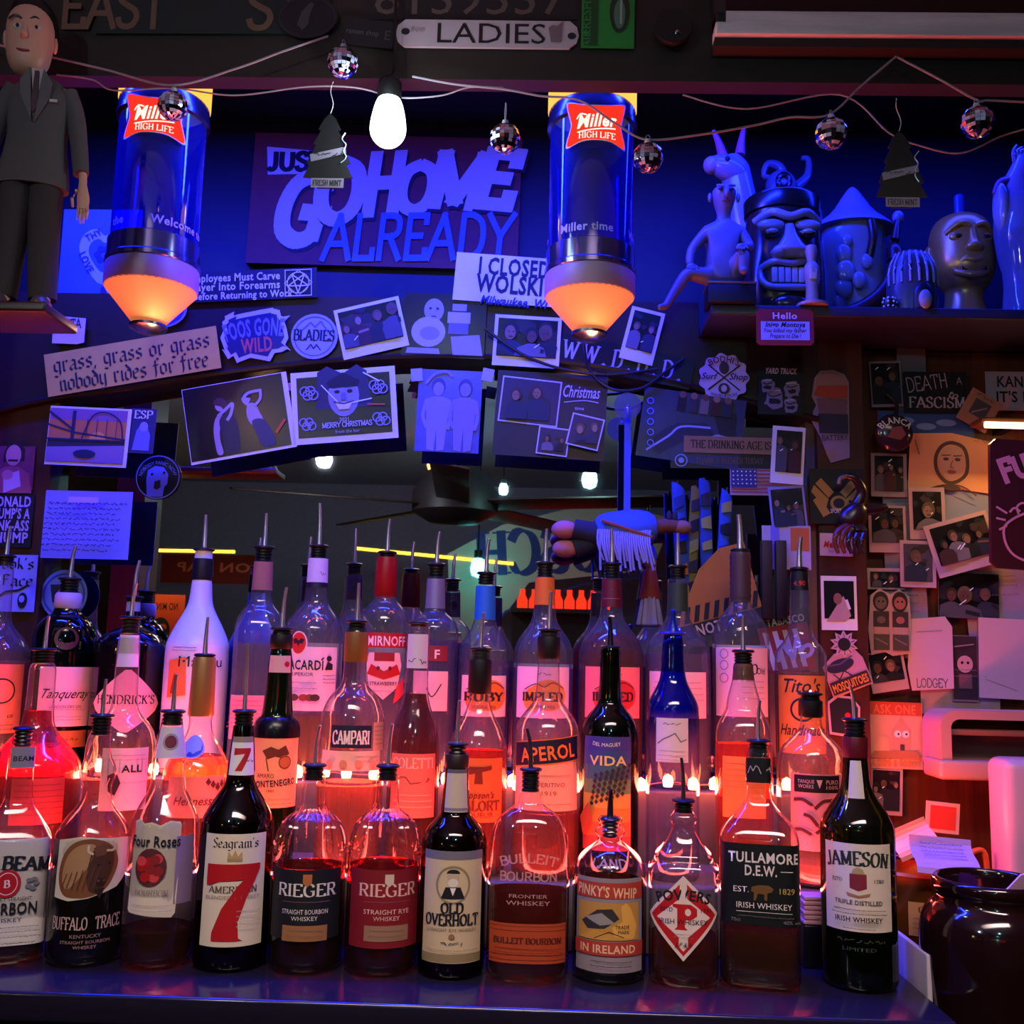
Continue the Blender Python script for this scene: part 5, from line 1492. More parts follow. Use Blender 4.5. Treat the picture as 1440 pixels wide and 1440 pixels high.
MB().tube(catmull([(-38, -32, 66), (-22, -46, 74), (0, -50, 70), (22, -46, 74), (38, -32, 66), (32, -40, 42), (0, -50, 36), (-32, -40, 42)], 4, True), 5, CER, 10, closed=True).build('lips', t)
for i in range(6):
    MB().box((-22 + 9 * i, -46 - 2 * (1 - abs(i - 2.5) / 2.5), 54), (8, 6, 22), IVORY, bev=1.5).build('tooth', t)
MB().ball((0, -40, 16), (26, 12, 14), CERD).build('chin', t)
# octopus mug behind
t = fig('octopus_mug', 'pale glazed mug with curled tentacles behind the tiki face mug', 'mug', 1116, 1.80)
t.scale = (t.scale.x,) * 2 + (t.scale.x * 1.22,)
mb = MB(); sloft(mb, [(0, 0, 0, 34, 26), (0, 0, 80, 40, 28), (0, 0, 150, 44, 28), (0, 0, 185, 40, 26), (0, 0, 205, 22, 18)], CER, 28); mb.build('cup', t)
MB().ball((-18, -10, 208), (22, 18, 20), CER).build('head', t)
MB().tube([(-18, -32, 208 + 0) if False else (-18 + 8 * cos(a), -27, 208 + 8 * sin(a)) for a in [i * pi / 8 for i in range(16)]], 4, CERD, 8, closed=True).build('eye', t)
for q in ([(-10, 0, 218), (-16, 0, 236), (-34, 0, 240), (-40, 0, 226), (-30, 0, 224)], [(6, 0, 212), (22, 0, 226), (24, 0, 246), (14, 0, 248)]):
    pq = catmull(q, 5); MB().tube(pq, [7 - 4.5 * i / len(pq) for i in range(len(pq))], CER, 10).build('tentacle', t)
# llama mug
t = fig('llama_mug', 'pale llama-head mug with two pink ears behind the seated figure', 'mug', 1052, 1.67)
t.scale = (t.scale.x,) * 2 + (t.scale.x * 1.16,)
mb = MB(); sloft(mb, [(6, 0, 0, 26, 24), (4, 0, 100, 26, 24), (-4, 0, 150, 24, 22), (-14, 0, 200, 22, 20), (-18, 0, 222, 20, 18), (-20, 0, 234, 10, 10)], CER, 26); mb.build('neck', t)
mb = MB(); M = Matrix.Translation((-28, -8, 214)) @ Matrix.Rotation(radians(20), 4, 'Y'); mb.ball((0, 0, 0), (30, 16, 16), CER, M=M); mb.ball((-24, 0, -4), (12, 13, 11), BONE, M=M); mb.ball((-6, -14, 5), (4, 3, 4), INK, M=M); mb.build('head', t)
for s, a, b in ((-34, 232, -14), (-10, 236, 6)):
    q = catmull([(s, 0, a), (s + b * .4, 0, a + 18), (s + b, 0, a + 36)], 4); MB().tube(q, [8 - 6 * i / len(q) for i in range(len(q))], P('c05a8a', .4), 10).build('ear', t)
# seated bather on the black box
t = fig('black_box', 'small black box under the seated figurine at the left end of the shelf', 'box', 1022, 1.515)
MB().box((4, 0, 14), (66, 44, 28), BLACK, bev=1.5).build('box', t); MB().box((4, 0, 29), (68, 46, 3), P('5a5458', .4), bev=1).build('lid', t)
zb_ = t.location.z + 32.5 * t.scale.x
FIG = P('6a6470', .4)
t = fig('seated_figurine', 'pale figurine of a bald seated man with one knee raised', 'figurine', 1014, 1.515, zb_)
J = [(0, 4, 15, 20), (0, 2, 46, 20), (2, 0, 74, 25), (4, 0, 94, 10), (4, -2, 106, 10), (4, -4, 128, 20), (4, -5, 146, 18),
     (-20, 0, 78, 11), (-42, -2, 50, 7.5), (-46, -10, 30, 6), (-44, -14, 22, 5),
     (28, 0, 78, 11), (40, -8, 52, 7.5), (32, -22, 48, 6), (24, -26, 46, 5),
     (16, -4, 14, 14), (28, -26, 40, 11), (26, -26, 11, 7), (26, -34, 7, 5),
     (-16, -4, 10, 14), (-50, -14, 12, 10), (-70, -18, -22, 7), (-80, -22, -40, 6), (-92, -28, -44, 4)]
E_ = [(0, 1), (1, 2), (2, 3), (3, 4), (4, 5), (5, 6), (2, 7), (7, 8), (8, 9), (9, 10), (2, 11), (11, 12), (12, 13), (13, 14), (0, 15), (15, 16), (16, 17), (17, 18), (0, 19), (19, 20), (20, 21), (21, 22), (22, 23)]
skin_mesh('body', J, E_, FIG, t)
mb = MB(); mb.ball((4, -25, 126), (4, 5, 7), FIG)
for s in (-1, 1):
    mb.ball((4 + s * 8, -22, 133), (3.6, 2, 2), INK); mb.ball((4 + s * 20, -4, 128), (3, 4, 7), FIG); mb.tube([(4 + s * 13, -20, 139), (4 + s * 3, -23, 138)], 1.8, FIG, 6)
mb.ball((4, -22, 116), (6, 2.5, 1.6), P('4a3c40', .5)); mb.build('face', t)
for (hx, hy, hz) in ((-44, -15, 20), (23, -27, 45)):
    mb = MB(); mb.ball((hx, hy, hz), (7, 4, 6), FIG)
    for i in range(4):
        mb.tube([(hx - 4 + 2.8 * i, hy - 2, hz), (hx - 5 + 2.8 * i, hy - 6, hz - 5), (hx - 5 + 2.8 * i, hy - 5, hz - (11 if i in (1, 2) else 9))], 1.5, FIG, 6)
    mb.tube([(hx + 6, hy, hz + 2), (hx + 9, hy - 4, hz - 3)], 1.7, FIG, 6)
    mb.build('hand', t)
# slim bottle figure
t = fig('slim_figurine', 'thin pale standing figurine in front of the tiki face mug', 'figurine', 1142, 1.508)
MB().lathe([(.1, 0), (22, 0), (22, 4), (9, 8), (8, 30), (11, 50), (10, 60), (6, 66), (7, 74), (8.5, 82), (7, 90), (.1, 93)], P('9a8478', .35), 24).build('body', t)
MB().box((0, -9, 46), (10, 3, 16), IVORY, bev=1).build('front_panel', t)
# hut mug with peaked roof and tusk
t = fig('volcano_mug', 'pale carved mug with a peaked roof and a long curved dark tusk handle', 'mug', 1202, 1.68)
t.scale = (t.scale.x,) * 2 + (t.scale.x * 1.16,)
mb = MB(); sloft(mb, [(0, 0, 0, 48, 38), (0, 0, 14, 42, 34), (0, 0, 90, 40, 33), (0, 0, 138, 44, 36), (0, 0, 150, 40, 32)], CER, 32); mb.build('cup', t)
MB().lathe(chaikin([(58, 142), (50, 150), (30, 164), (14, 186), (6, 196), (.1, 199)], 1), P('8a84a8', .3), 32, M=Matrix.Scale(.8, 4, (0, 1, 0))).build('roof', t)
q = catmull([(-40, -40, 22), (-6, -48, 28), (26, -46, 50), (44, -38, 84), (46, -32, 112), (54, -24, 146)], 5)
MB().tube(q, [8 + 4 * sin(pi * i / len(q)) if i < len(q) - 6 else 7 - (i - len(q) + 6) * .6 for i in range(len(q))], BROWN, 12).build('tusk', t)
mb = MB()
for a, b, c_, r in ((-24, -34, 100, 11), (-22, -34, 78, 13), (-24, -32, 58, 12), (-6, -40, 66, 9), (-20, -36, 116, 7), (6, -38, 90, 8), (-30, -30, 40, 9)):
    mb.ball((a, b, c_), (r, r * .6, r * 1.2), CER)
mb.build('carving', t)
MB().tube(catmull([(10, -36, 96), (14, -42, 120), (12, -40, 140)], 4), 6, BROWN, 10).build('branch', t)
MB().ball((56, -22, 152), (8, 8, 8), CER).build('finial', t)
# hut mug
t = fig('hut_mug', 'dark striped hut-shaped mug left of the golden head', 'mug', 1283, 1.535)
t.scale = (t.scale.x * .92,) * 2 + (t.scale.x * 1.15,)
mb = MB(); sloft(mb, [(0, 0, 0, 36, 30), (0, 0, 30, 38, 32), (0, 0, 60, 34, 28), (0, 0, 76, 22, 18), (0, 0, 82, 8, 8)], P('3a3c4a', .3), 28); mb.build('cup', t)
for i in range(9):
    a = radians(-170 + 20 * i); x, y = cos(a), sin(a)
    MB().tube(catmull([(37 * x, 31 * y - 1, 34), (36 * x, 29 * y - 1, 56), (24 * x, 19 * y, 76)], 3), 2.2, CER, 6).build('thatch_rib', t)
mb = MB(); sloft(mb, [(6, -28, 0, 16, 8), (6, -29, 22, 15, 8), (6, -28, 32, 8, 6)], P('15151c', .4), 18); mb.build('doorway', t)
MB().ball((6, -36, 10), (10, 6, 12), CER).build('door_guard', t)
t = fig('small_ball', 'small dark ball with pale dots on the shelf before the hut mug', 'ball', 1250, 1.515)
MB().ball((0, 0, 10), 10, P('20242c', .3)).build('ball', t)
mb = MB()
for i in range(12):
    a, e = radians(-160 + (i % 4) * 46), radians(-35 + (i // 4) * 35)
    mb.ball((10 * cos(a) * cos(e), 10 * sin(a) * cos(e), 10 + 10 * sin(e)), 1.8, PAPER, 8, 6)
mb.build('dot', t)
# golden head
GLD = P('cc9440', .3, .5); GLD2 = P('6a4a26', .25, .8)
t = fig('golden_head', 'golden idol head with open mouth and a spout on top', 'figurine', 1354, 1.64)
t.scale = (t.scale.x * .98,) * 2 + (t.scale.x * 1.08,)
mb = MB(); sloft(mb, [(2, 0, 0, 36, 32), (2, 0, 16, 36, 32), (2, 0, 40, 28, 26), (2, 0, 58, 26, 26), (2, -4, 66, 32, 32), (0, -6, 84, 42, 40), (0, -4, 110, 45, 42), (0, -2, 136, 44, 40), (0, 0, 156, 34, 32), (0, 0, 166, 14, 14)], GLD, 36); mb.build('head', t)
mb = MB(); sloft(mb, [(0, -42, 100, 12, 7), (0, -46, 106, 13, 10), (0, -44, 116, 7, 7), (0, -40, 134, 5, 4)], GLD, 18); mb.build('nose', t)
for s in (-1, 1):
    e = thing('eye', None, None, (s * 19, -36, 122)); e.parent = t
    MB().ball((0, 0, 0), (12, 6, 7), GLD).build('eyelid', e); MB().ball((0, -4, 0), (7, 3, 3.4), GLD2).build('pupil', e)
    MB().tube(catmull([(s * 4, -42, 136), (s * 18, -42, 139), (s * 34, -30, 128)], 4), 3.5, GLD, 8).build('brow', t)
    MB().ball((s * 45, 4, 108), (6, 10, 16), GLD).build('ear', t)
mb = MB(); mb.tube(catmull([(-24, -32, 80), (-12, -42, 91), (0, -45, 89), (12, -42, 91), (24, -32, 80), (12, -41, 72), (0, -44, 70), (-12, -41, 72)], 4, True), 4.5, GLD, 10, closed=True); mb.build('lips', t)
MB().box((0, -40, 80), (36, 4, 9), GLD2, bev=2).build('teeth', t)
MB().lathe([(6, 160), (7, 170), (7, 192), (5, 194)], P('3a4a7a', .3), 16, M=Matrix.Translation((0, 0, 0))).build('spout', t)
for s in (-1, 1):
    MB().tube(catmull([(2 + s * 30, -20, 4), (2 + s * 20, -30, 22), (2 + s * 6, -32, 10), (2 + s * 16, -32, 4)], 4, True), 3.5, GLD2, 8, closed=True).build('scroll', t)
# bird mug cut by the right edge
t = fig('bird_mug', 'pale parrot-topped glass mug at the right edge of the shelf', 'mug', 1442, 1.56)
t.scale = (t.scale.x,) * 2 + (t.scale.x * 1.1,)
MB().lathe(chaikin([(30, 0), (34, 4), (30, 14), (26, 60), (34, 90), (38, 130), (32, 165)], 1), GL('c8d0f0', haze=.3), 30).build('cup', t)
mb = MB(); sloft(mb, [(-4, 0, 120, 26, 22), (-6, 0, 160, 30, 24), (-4, 0, 186, 22, 18), (2, 0, 206, 16, 14), (4, 0, 224, 8, 8)], CER, 24); mb.build('bird_body', t)
q = catmull([(-20, -4, 186), (-32, -8, 182), (-40, -8, 168)], 4); MB().tube(q, [9 - 6 * i / len(q) for i in range(len(q))], P('8a5a78', .3), 10).build('beak', t)
for i in range(4):
    q = catmull([(-6 + 4 * i, -2, 216), (-8 + 5 * i, -2, 230), (-2 + 8 * i, 0, 240 - 3 * i)], 4); MB().tube(q, [4 - 3 * j / len(q) for j in range(len(q))], CER, 8).build('crest_feather', t)
for s in (-1, 1):
    MB().ball((-6 + s * 26, -8, 150), (10, 16, 34), CER).build('wing', t)

# ------------------------------------------------------------------ left ledge: suited doll, cards
zl = zt
p = W(31, 438, 1.13)
lx1 = W(84, 450, 1.13).x
struct('trim_8', MB().box((-.86, 1.135, CZ - .1), (.06, .10, 2.2), WOOD))
tag(MB().box((-.83 + (lx1 + .83) / 2, 1.135, p.z - .006), (lx1 + .83, .085, .012), WOOD, bev=.003).build('wall_shelf'), 'dark wooden ledge under the suited doll on the left', 'shelf')
k = mpp(p)
t = thing('suited_doll', 'standing doll in a grey suit at the left edge of the niche', 'doll', (p.x, 1.13, p.z + .0004), (0, 0, radians(12))); t.scale = (k * .88, k * .88, k * 1.03)
SUIT = GRAIN('4a4648', '5a5456', .8, (30, 30, 30), .1); TROU = GRAIN('332e30', '413b3d', .85, (30, 30, 30), .1); FACE = P('c08a78', .45); SHOE = P('4a3c38', .3); HAIRD = P('0d0a0c', .35)
ox = -2
# body: one continuous skinned figure
J = [(ox, 0, 200, 22), (ox, 0, 250, 22), (ox, 0, 310, 30), (ox - 6, 0, 338, 11), (ox - 16, -2, 352, 12),
     (ox - 42, 0, 316, 12), (ox - 62, 0, 262, 9), (ox - 70, -8, 200, 7), (ox - 72, -10, 180, 6),
     (ox + 46, 0, 316, 12), (ox + 66, 0, 262, 9), (ox + 76, -6, 206, 7), (ox + 80, -8, 184, 6),
     (ox - 20, 0, 190, 16), (ox - 22, 0, 110, 13), (ox - 24, 2, 22, 9), (ox - 26, -18, 8, 8),
     (ox + 20, 0, 190, 16), (ox + 26, 0, 110, 13), (ox + 34, 2, 22, 9), (ox + 40, -18, 8, 8)]
E_ = [(0, 1), (1, 2), (2, 3), (3, 4), (2, 5), (5, 6), (6, 7), (7, 8), (2, 9), (9, 10), (10, 11), (11, 12), (0, 13), (13, 14), (14, 15), (15, 16), (0, 17), (17, 18), (18, 19), (19, 20)]
skin_mesh('body', J, E_, FACE, t)
HM = Matrix.Translation((-20, 0, 0)) @ Matrix.Translation((0, 0, 338)) @ Matrix.Rotation(radians(12), 4, 'Z') @ Matrix.Rotation(radians(-6), 4, 'Y') @ Matrix.Diagonal((.92, .92, .96, 1)) @ Matrix.Translation((5, 0, -340))
hd = MB()
sloft(hd, [(-6, -6, 340, 12, 12), (-8, -10, 346, 24, 22), (-8, -9, 358, 33, 31), (-7, -7, 378, 38, 36), (-5, -4, 400, 40, 40), (-4, -2, 424, 39, 39), (-3, 0, 442, 30, 32), (-2, 0, 452, 12, 12)], FACE, 30)
sloft(hd, [(-14, -44, 382, 5, 3), (-14, -48, 386, 6.5, 7), (-13, -46, 394, 4.5, 6), (-12, -40, 410, 3, 3)], FACE, 14)
HP = hd.build('head', t)
HP.matrix_local = HM
for s in (-1, 1):
    MB().ball((-5 + s * 40, 2, 398), (5, 9, 14), FACE).build('ear', HP)
    MB().ball((-8 + s * 15, -38.5, 402), (7.5, 4, 5), P('b8a8a8', .3)).ball((-9 + s * 15, -41.5, 402), (3.2, 2, 3.4), INK).build('eye', HP)
    MB().tube(catmull([(-11 + s * 6, -41, 413), (-11 + s * 16, -41, 418), (-11 + s * 27, -34, 414)], 4), 1.8, HAIRD, 6).build('eyebrow', HP)
MB().tube(catmull([(-27, -34, 370), (-20, -39, 366), (-12, -41, 365), (-4, -39, 366), (4, -34, 371)], 4), 2.2, P('7a1c24', .4), 8).build('mouth', HP)
mb = MB(); sloft(mb, [(-1, 12, 400, 41, 36), (0, 10, 420, 43, 40), (0, 6, 440, 40, 40), (-2, 2, 456, 28, 30), (-2, 2, 462, 10, 12)], HAIRD, 28); mb.build('hair', HP)
mb = MB(); sloft(mb, [(ox, 0, 176, 56, 32), (ox, 0, 200, 54, 32), (ox, 0, 250, 46, 29), (ox, 0, 300, 50, 30), (ox, 0, 322, 44, 24), (ox + 1, 0, 340, 18, 14)], SUIT, 32)
for s in (-1, 1):
    q = catmull([(ox + s * 40, 0, 320), (ox + s * 54, 0, 292), (ox + s * 64, 0, 254), (ox + s * 74, -7, 202)], 5); mb.tube(q, [17 - 5 * i / len(q) for i in range(len(q))], SUIT, 16)
mb.build('jacket', t)
for s in (-1, 1):
    MB().prism([(ox + s * 2, 262), (ox + s * 10, 340), (ox + s * 24, 322), (ox + s * 22, 300)], -34, -29, P('5a5456', .8)).build('lapel', t)
MB().prism([(ox - 9, 340), (ox + 9, 340), (ox, 270)], -31, -27, P('b8a8a8', .6)).build('shirt_front', t)
MB().prism([(ox - 3, 336), (ox + 3, 336), (ox + 5, 284), (ox, 274), (ox - 5, 284)], -34, -31, P('3a1a22', .5)).build('necktie', t)
MB().box((ox + 28, -30, 296), (12, 2, 4), P('b8b0b0', .5)).build('pocket_square', t)
for s in (-1, 1):
    mb = MB(); q = catmull([(ox + s * 21, 0, 196), (ox + s * 24, 0, 110), (ox + s * 30, 2, 18)], 6); mb.tube(q, [27 - 6 * i / len(q) for i in range(len(q))], TROU, 18); mb.build('trouser_leg', t)
    mb = MB(); sloft(mb, [(ox + s * 32, -10, 0, 15, 30), (ox + s * 32, -10, 6, 16, 31), (ox + s * 32, -8, 14, 13, 24), (ox + s * 31, 4, 24, 10, 10)], SHOE, 22); mb.build('shoe', t)
for s in (-1, 1):
    hx = ox + s * 78
    mb = MB(); sloft(mb, [(hx + s * 4, -10, 150, 8, 4), (hx + s * 3, -9, 166, 10, 5), (hx, -8, 190, 6, 5), (hx - s * 2, -8, 204, 6, 6)], FACE, 14)
    for i in range(4):
        ln_ = (20, 25, 24, 18)[i]; x = hx + s * 4 + (i - 1.5) * 4.6
        mb.tube([(x, -10, 154), (x + s * 1, -13, 154 - ln_ * .5), (x, -11, 154 - ln_)], [2.6, 2.4, 1.7], FACE, 8)
    mb.tube([(hx - s * 7, -12, 176), (hx - s * 12, -16, 162), (hx - s * 10, -17, 150)], [3, 2.8, 2], FACE, 8)
    mb.build('hand', t)


def L(c):
    w = P('9aa6e0', .5); d = P('1c2450', .5)
    hp = [(0, 40), (-26, 12), (-36, -14), (-30, -34), (-14, -42), (0, -32), (14, -42), (30, -34), (36, -14), (26, 12)]
    q = catmull([(a, b) for a, b in hp], 4, True); c.poly([(v.x + 6, v.y - 4) for v in q], w); c.poly([(v.x * .62 + 6, v.y * .6 - 6) for v in q], P('3450c8', .5))
    for i in range(6):
        c.ell(6 + 9 * cos(i * pi / 3), -8 + 9 * sin(i * pi / 3), 5, 5, d)
    c.text('LOVE', -22, 6, 10, d, rot=62, w=32, font='bold'); c.text('THY', -8, -32, 10, d, rot=-28, w=24, font='bold')
    c.poly([(6, 40), (16, 36), (30, 56), (24, 66), (14, 70), (4, 60)], d); [c.line([(12 + 4 * i, 40 + 3 * i), (20 + 4 * i, 56 + 2 * i)], 2, w) for i in range(3)]


sheet('heart_poster', 'blue card with a pale heart and clasped hand behind the left beer lamp', 'poster', 140, 366, 112, 150, 1, L, Y=1.64, bg=P('3c58d8', .5))
# ------------------------------------------------------------------ stickers and prints on the arched board and mirror
YA = 1.602       # board face
YL = 1.596       # hanging from the lip over the mirror
sheet('bumper_sticker', 'tan bumper sticker in blackletter about riding for grass', 'sticker', 186, 508, 246, 62, -9.5, lambda c: (c.text('grass, grass or grass', 0, -2, 25, P('241a16', .6), w=222, font='black'), c.text('nobody rides for free', 0, 26, 25, P('241a16', .6), w=212, font='black')), YL, P('d0a840', .5, noise=.1))


def ragged(w, h, seed, n=34, amp=6):
    r = random.Random(seed)
    return [((w / 2) * math.copysign(abs(cos(2 * pi * i / n)) ** .6, cos(2 * pi * i / n)) + r.uniform(-amp, amp), (h / 2) * math.copysign(abs(sin(2 * pi * i / n)) ** .6, sin(2 * pi * i / n)) + r.uniform(-amp, amp)) for i in range(n)]


sheet('splash_sticker', 'splash-shaped sticker with FOOS GONE WILD lettering', 'sticker', 358, 472, 96, 66, -6, lambda c: (c.poly([(a * .9, b * .86) for a, b in ragged(96, 66, 4)], P('1c1a4a', .5)), c.text('FOOS GONE', 0, 0, 24, P('6a70d0', .5), w=80, font='heavy', arc=180), c.text('WILD', 2, 24, 20, P('c05a4a', .5), w=44, font='heavy')), YA, P('b8b4e0', .5), shape=ragged(98, 70, 4))
disc = lambda r, n=28, ry=None: [(r * cos(2 * pi * i / n), (ry or r) * sin(2 * pi * i / n)) for i in range(n)]
sheet('round_sticker', 'round pale BLADIES sticker with a mountain outline', 'sticker', 442, 473, 66, 66, 2, lambda c: (c.ring(0, 0, 29, 1.5, P('4a52b0', .5)), c.text('BLADIES', 0, 6, 15, INK, w=58, font='slab'), c.line([(-18, -8), (-6, -20), (0, -13), (8, -22), (18, -8)], 1.6, P('4a52b0', .5)), c.line([(-10, 20), (-4, 12), (0, 18), (4, 12), (10, 20)], 1.6, INK)), YA, P('9a9cd8', .5), shape=disc(33))
photo('white bordered group photo tilted left on the arched board', 522, 461, 94, 74, -13, crowd(4, 11, 1), YA)


def two_busts(c, x0, y0, x1, y1):
    g = P('9a94a0', .5)
    c.ell(-16, -22, 14, 17, g); c.ell(-22, 10, 24, 22, P('b0a8b4', .5)); c.ell(-20, 12, 14, 10, P('8a84a0', .5)); c.rect(10, -32, 30, -22, g); c.rect(4, -20, 36, -4, P('b0a8b4', .5)); c.rect(6, -4, 34, 12, P('6a6480', .5)); c.poly([(10, 16), (50, 12), (56, 42), (14, 42)], g); c.poly([(-50, 34), (-6, 34), (-4, 42), (-52, 42)], g)
    for s in (-21, -11):
        c.ell(s, -24, 2, 1.5, INK)
    c.rect(-19, -13, -12, -11.6, INK)


photo('dark photo of a bald bust and a white jar', 625, 458, 116, 92, 3, two_busts, YA + .002, (0, 0, 0, 0), P('0c0a10', .4), name='art_photo')
photo('white bordered photo of two standing people by the right beer lamp', 741, 480, 94, 74, 4, crowd(3, 23, 1, 1.1), YA)
sheet('bumper_sticker', 'black bumper sticker with large WWW letters along the arch', 'sticker', 880, 508, 190, 44, 12.5, lambda c: c.text('W W . D . D . D .', -4, 12, 25, P('b0a8b8', .5), w=170, font='serif'), YA + .002, P('0a0a10', .4))
photo('small upright photo tilted right over the black sticker', 903, 472, 48, 78, 15, crowd(2, 31, 1), YA - .003, (5, 5, 5, 17))


def xmas(c, x0, y0, x1, y1):
    g = P('8a849c', .5); d = P('2a2440', .5)
    c.poly([(-36, -50), (-22, -58), (0, -46), (20, -58), (34, -48), (40, 4), (-40, 4)], d)
    c.ell(0, -14, 22, 30, g); c.poly([(-24, -34), (0, -48), (24, -34), (20, -26), (-20, -26)], INK)
    for s in (-9, 9):
        c.ell(s, -20, 4, 2.4, INK); c.line([(s - 6, -26), (s + 6, -27)], 1.4, INK)
    c.poly([(-3, -18), (3, -18), (4, -8), (-4, -8)], P('6a6480', .5)); c.poly([(-12, -4), (12, -4), (7, 6), (-7, 6)], P('d8d0d8', .5)); c.line([(-14, -5), (0, -2), (14, -5)], 1.6, INK)
    for x, y, s in ((-52, 24, 12), (52, 24, 13), (-48, -20, 14), (50, -22, 14)):
        for i in range(4):
            c.ring(x + (i - 1.5) * 4, y + (i % 2) * 6 - 3, s * .55, 2, g, n=10)
    c.line([(-30, -30), (-8, -4)], 1.5, P('e8e8f0', .4)); c.line([(30, -44), (52, -30)], 1.8, P('e8e8f0', .4)); c.line([(12, -2), (40, -6)], 1.6, P('e8e8f0', .4)); c.line([(34, 2), (58, 4)], 1.8, P('d05030', .5))
    c.text('MERRY CHRISTMAS', 4, 32, 7, P('b8b0c0', .5), w=70, font='line'); c.text('2021', 0, 24, 5, P('b8b0c0', .5)); c.text('from the bar', 4, 41, 5, P('8a849c', .5), w=34)


photo('large white bordered Christmas card with a grinning face', 484, 570, 148, 104, -4, xmas, YL, (8, 8, 8, 9), name='christmas_card')


def dancers(c, x0, y0, x1, y1):
    s = P('a8948c', .5); d = P('1c1826', .5)
    sm = lambda q: [(v.x, v.y) for v in catmull(q, 4, True)]
    c.poly(sm([(-36, 46), (-38, 26), (-37, 8), (-32, -6), (-24, -10), (-22, 0), (-28, 10), (-30, 26), (-28, 46)]), s)
    c.poly(sm([(-28, 2), (-22, -8), (-12, -10), (-4, 0), (-2, 24), (-6, 46), (-24, 46), (-26, 24)]), d)
    c.ell(-24, -22, 7, 8, s, 14); c.poly(sm([(-33, -26), (-26, -34), (-16, -30), (-12, -18), (-18, -10), (-22, -20)]), P('4a2a1c', .6))
    c.line([(-28, -8), (-16, -16), (-6, -22), (-10, -8), (-16, 0)], 4.5, s, True)
    c.poly(sm([(12, -6), (16, -18), (26, -16), (30, -4), (34, 10), (22, 16), (14, 8)]), s)
    c.poly(sm([(18, 8), (34, 8), (44, 28), (46, 46), (28, 46), (22, 28)]), P('2e2c44', .5))
    c.ell(14, -26, 6.5, 8, s, 14); c.poly(sm([(6, -28), (12, -36), (20, -34), (20, -26), (12, -28)]), INK)
    c.line([(18, -14), (10, -24), (18, -33), (36, -34)], 4.2, s, True); c.line([(26, -14), (34, -22), (36, -34)], 4, s, True)
    c.line([(50, 30), (64, 14)], 4, P('d05020', .5))


photo('dark photo of two bending dancers with a thin white lower edge', 336, 588, 150, 110, -10, dancers, YL, (1, 1, 7, 4), name='dance_photo', pbg='08070c')


def nude(c, x0, y0, x1, y1):
    for x, sk in ((-16, P('8478b8', .5)), (22, P('7a6cb0', .5))):
        c.ell(x, -34, 10, 13, P('3a3070', .5)); c.ell(x, -31, 7.5, 10, sk); c.poly([(x - 17, -16), (x - 6, -20), (x + 6, -20), (x + 17, -16), (x + 15, 14), (x + 12, 56), (x + 2, 58), (x, 26), (x - 2, 58), (x - 12, 56), (x - 15, 14)], sk)
        c.line([(x - 16, -14), (x - 20, 8), (x - 14, 24)], 5, sk, True); c.line([(x + 16, -14), (x + 19, 8), (x + 16, 26)], 5, sk, True)
    c.line([(-34, -38), (-22, -52), (-6, -56), (2, -50)], 4, P('8478b8', .5), True)


photo('unframed bluish photo of two standing figures in the middle of the mirror', 631, 578, 90, 118, 3, nude, YL, (0, 0, 0, 0), P('5048a0', .5), name='art_photo', pbg='443c98')
for px, lab in ((586, 'torn tape piece at the left corner of the bluish figure photo'), (686, 'torn tape piece at the right corner of the bluish figure photo')):
    sheet('tape_piece', lab, 'tape', px, 527, 16, 18, 12 if px > 600 else -4, None, YL - .003, P('9a96c8', .4))


def coll(c):
    k = P('b8b4d0', .5)
    c.text('Christmas', 42, -28, 17, k, w=52, font='it'); c.line([(18, -20), (46, -24), (66, -22)], 1.2, k, True); c.text('time', 40, -10, 5, k)
    for (x, y, w, h, r, sd) in ((-30, -18, 84, 66, 3, 5), (6, 38, 44, 40, 4, 6), (50, 22, 46, 46, 10, 9)):
        cr, sr = cos(radians(r)), sin(radians(r)); R_ = lambda a, b: (x + a * cr - b * sr, y + a * sr + b * cr)
        c.poly([R_(-w / 2, -h / 2), R_(w / 2, -h / 2), R_(w / 2, h / 2), R_(-w / 2, h / 2)], k); q = 2
        c.poly([R_(-w / 2 + q, -h / 2 + q), R_(w / 2 - q, -h / 2 + q), R_(w / 2 - q, h / 2 - q), R_(-w / 2 + q, h / 2 - q)], P('2a1c3a', .5))
        crowd(2, sd, 0)(c, x - w / 2 + 6, y - h / 2 + 6, x + w / 2 - 6, y + h / 2 - 6)


sheet('collage_card', 'dark Christmas card with three small pictures under the right beer lamp', 'card', 774, 584, 156, 122, 4, coll, YL, P('1c1424', .5))


def bridge(c, x0, y0, x1, y1):
    c.rect(x0, y0, x1, y0 + 46, P('c8703a', .5)); c.rect(x0, y0, x1, y0 + 16, P('8a5a78', .5)); c.rect(x0, y0 + 44, x1, y1, P('2a2434', .5)); c.poly([(x0, y1 - 20), (x1, y1 - 26), (x1, y1), (x0, y1)], P('8a6a8a', .5)); c.ell(14, y0 + 44, 12, 12, P('e89a4a', .5), a0=180, a1=360)
    d = P('1c1c40', .5)
    c.line([(x0, y0 + 24), (-20, y0 + 34), (x1, y0 + 42)], 2.4, d); c.line([(x0, y0 + 6), (-22, y0 + 30)], 3, d); c.line([(-22, y0 + 4), (-22, y0 + 46)], 5, d); c.line([(-8, y0 + 42), (4, y0 + 10), (24, y0 + 4), (44, y0 + 16), (50, y0 + 42)], 2, d, True); c.line([(x0, y0 + 44), (x1, y0 + 44)], 2, d); c.ell(-2, y1 - 12, 16, 6, d)
    for i in range(4):
        c.line([(-2 + 14 * i, y0 + 14), (-2 + 14 * i, y0 + 40)], .9, d)


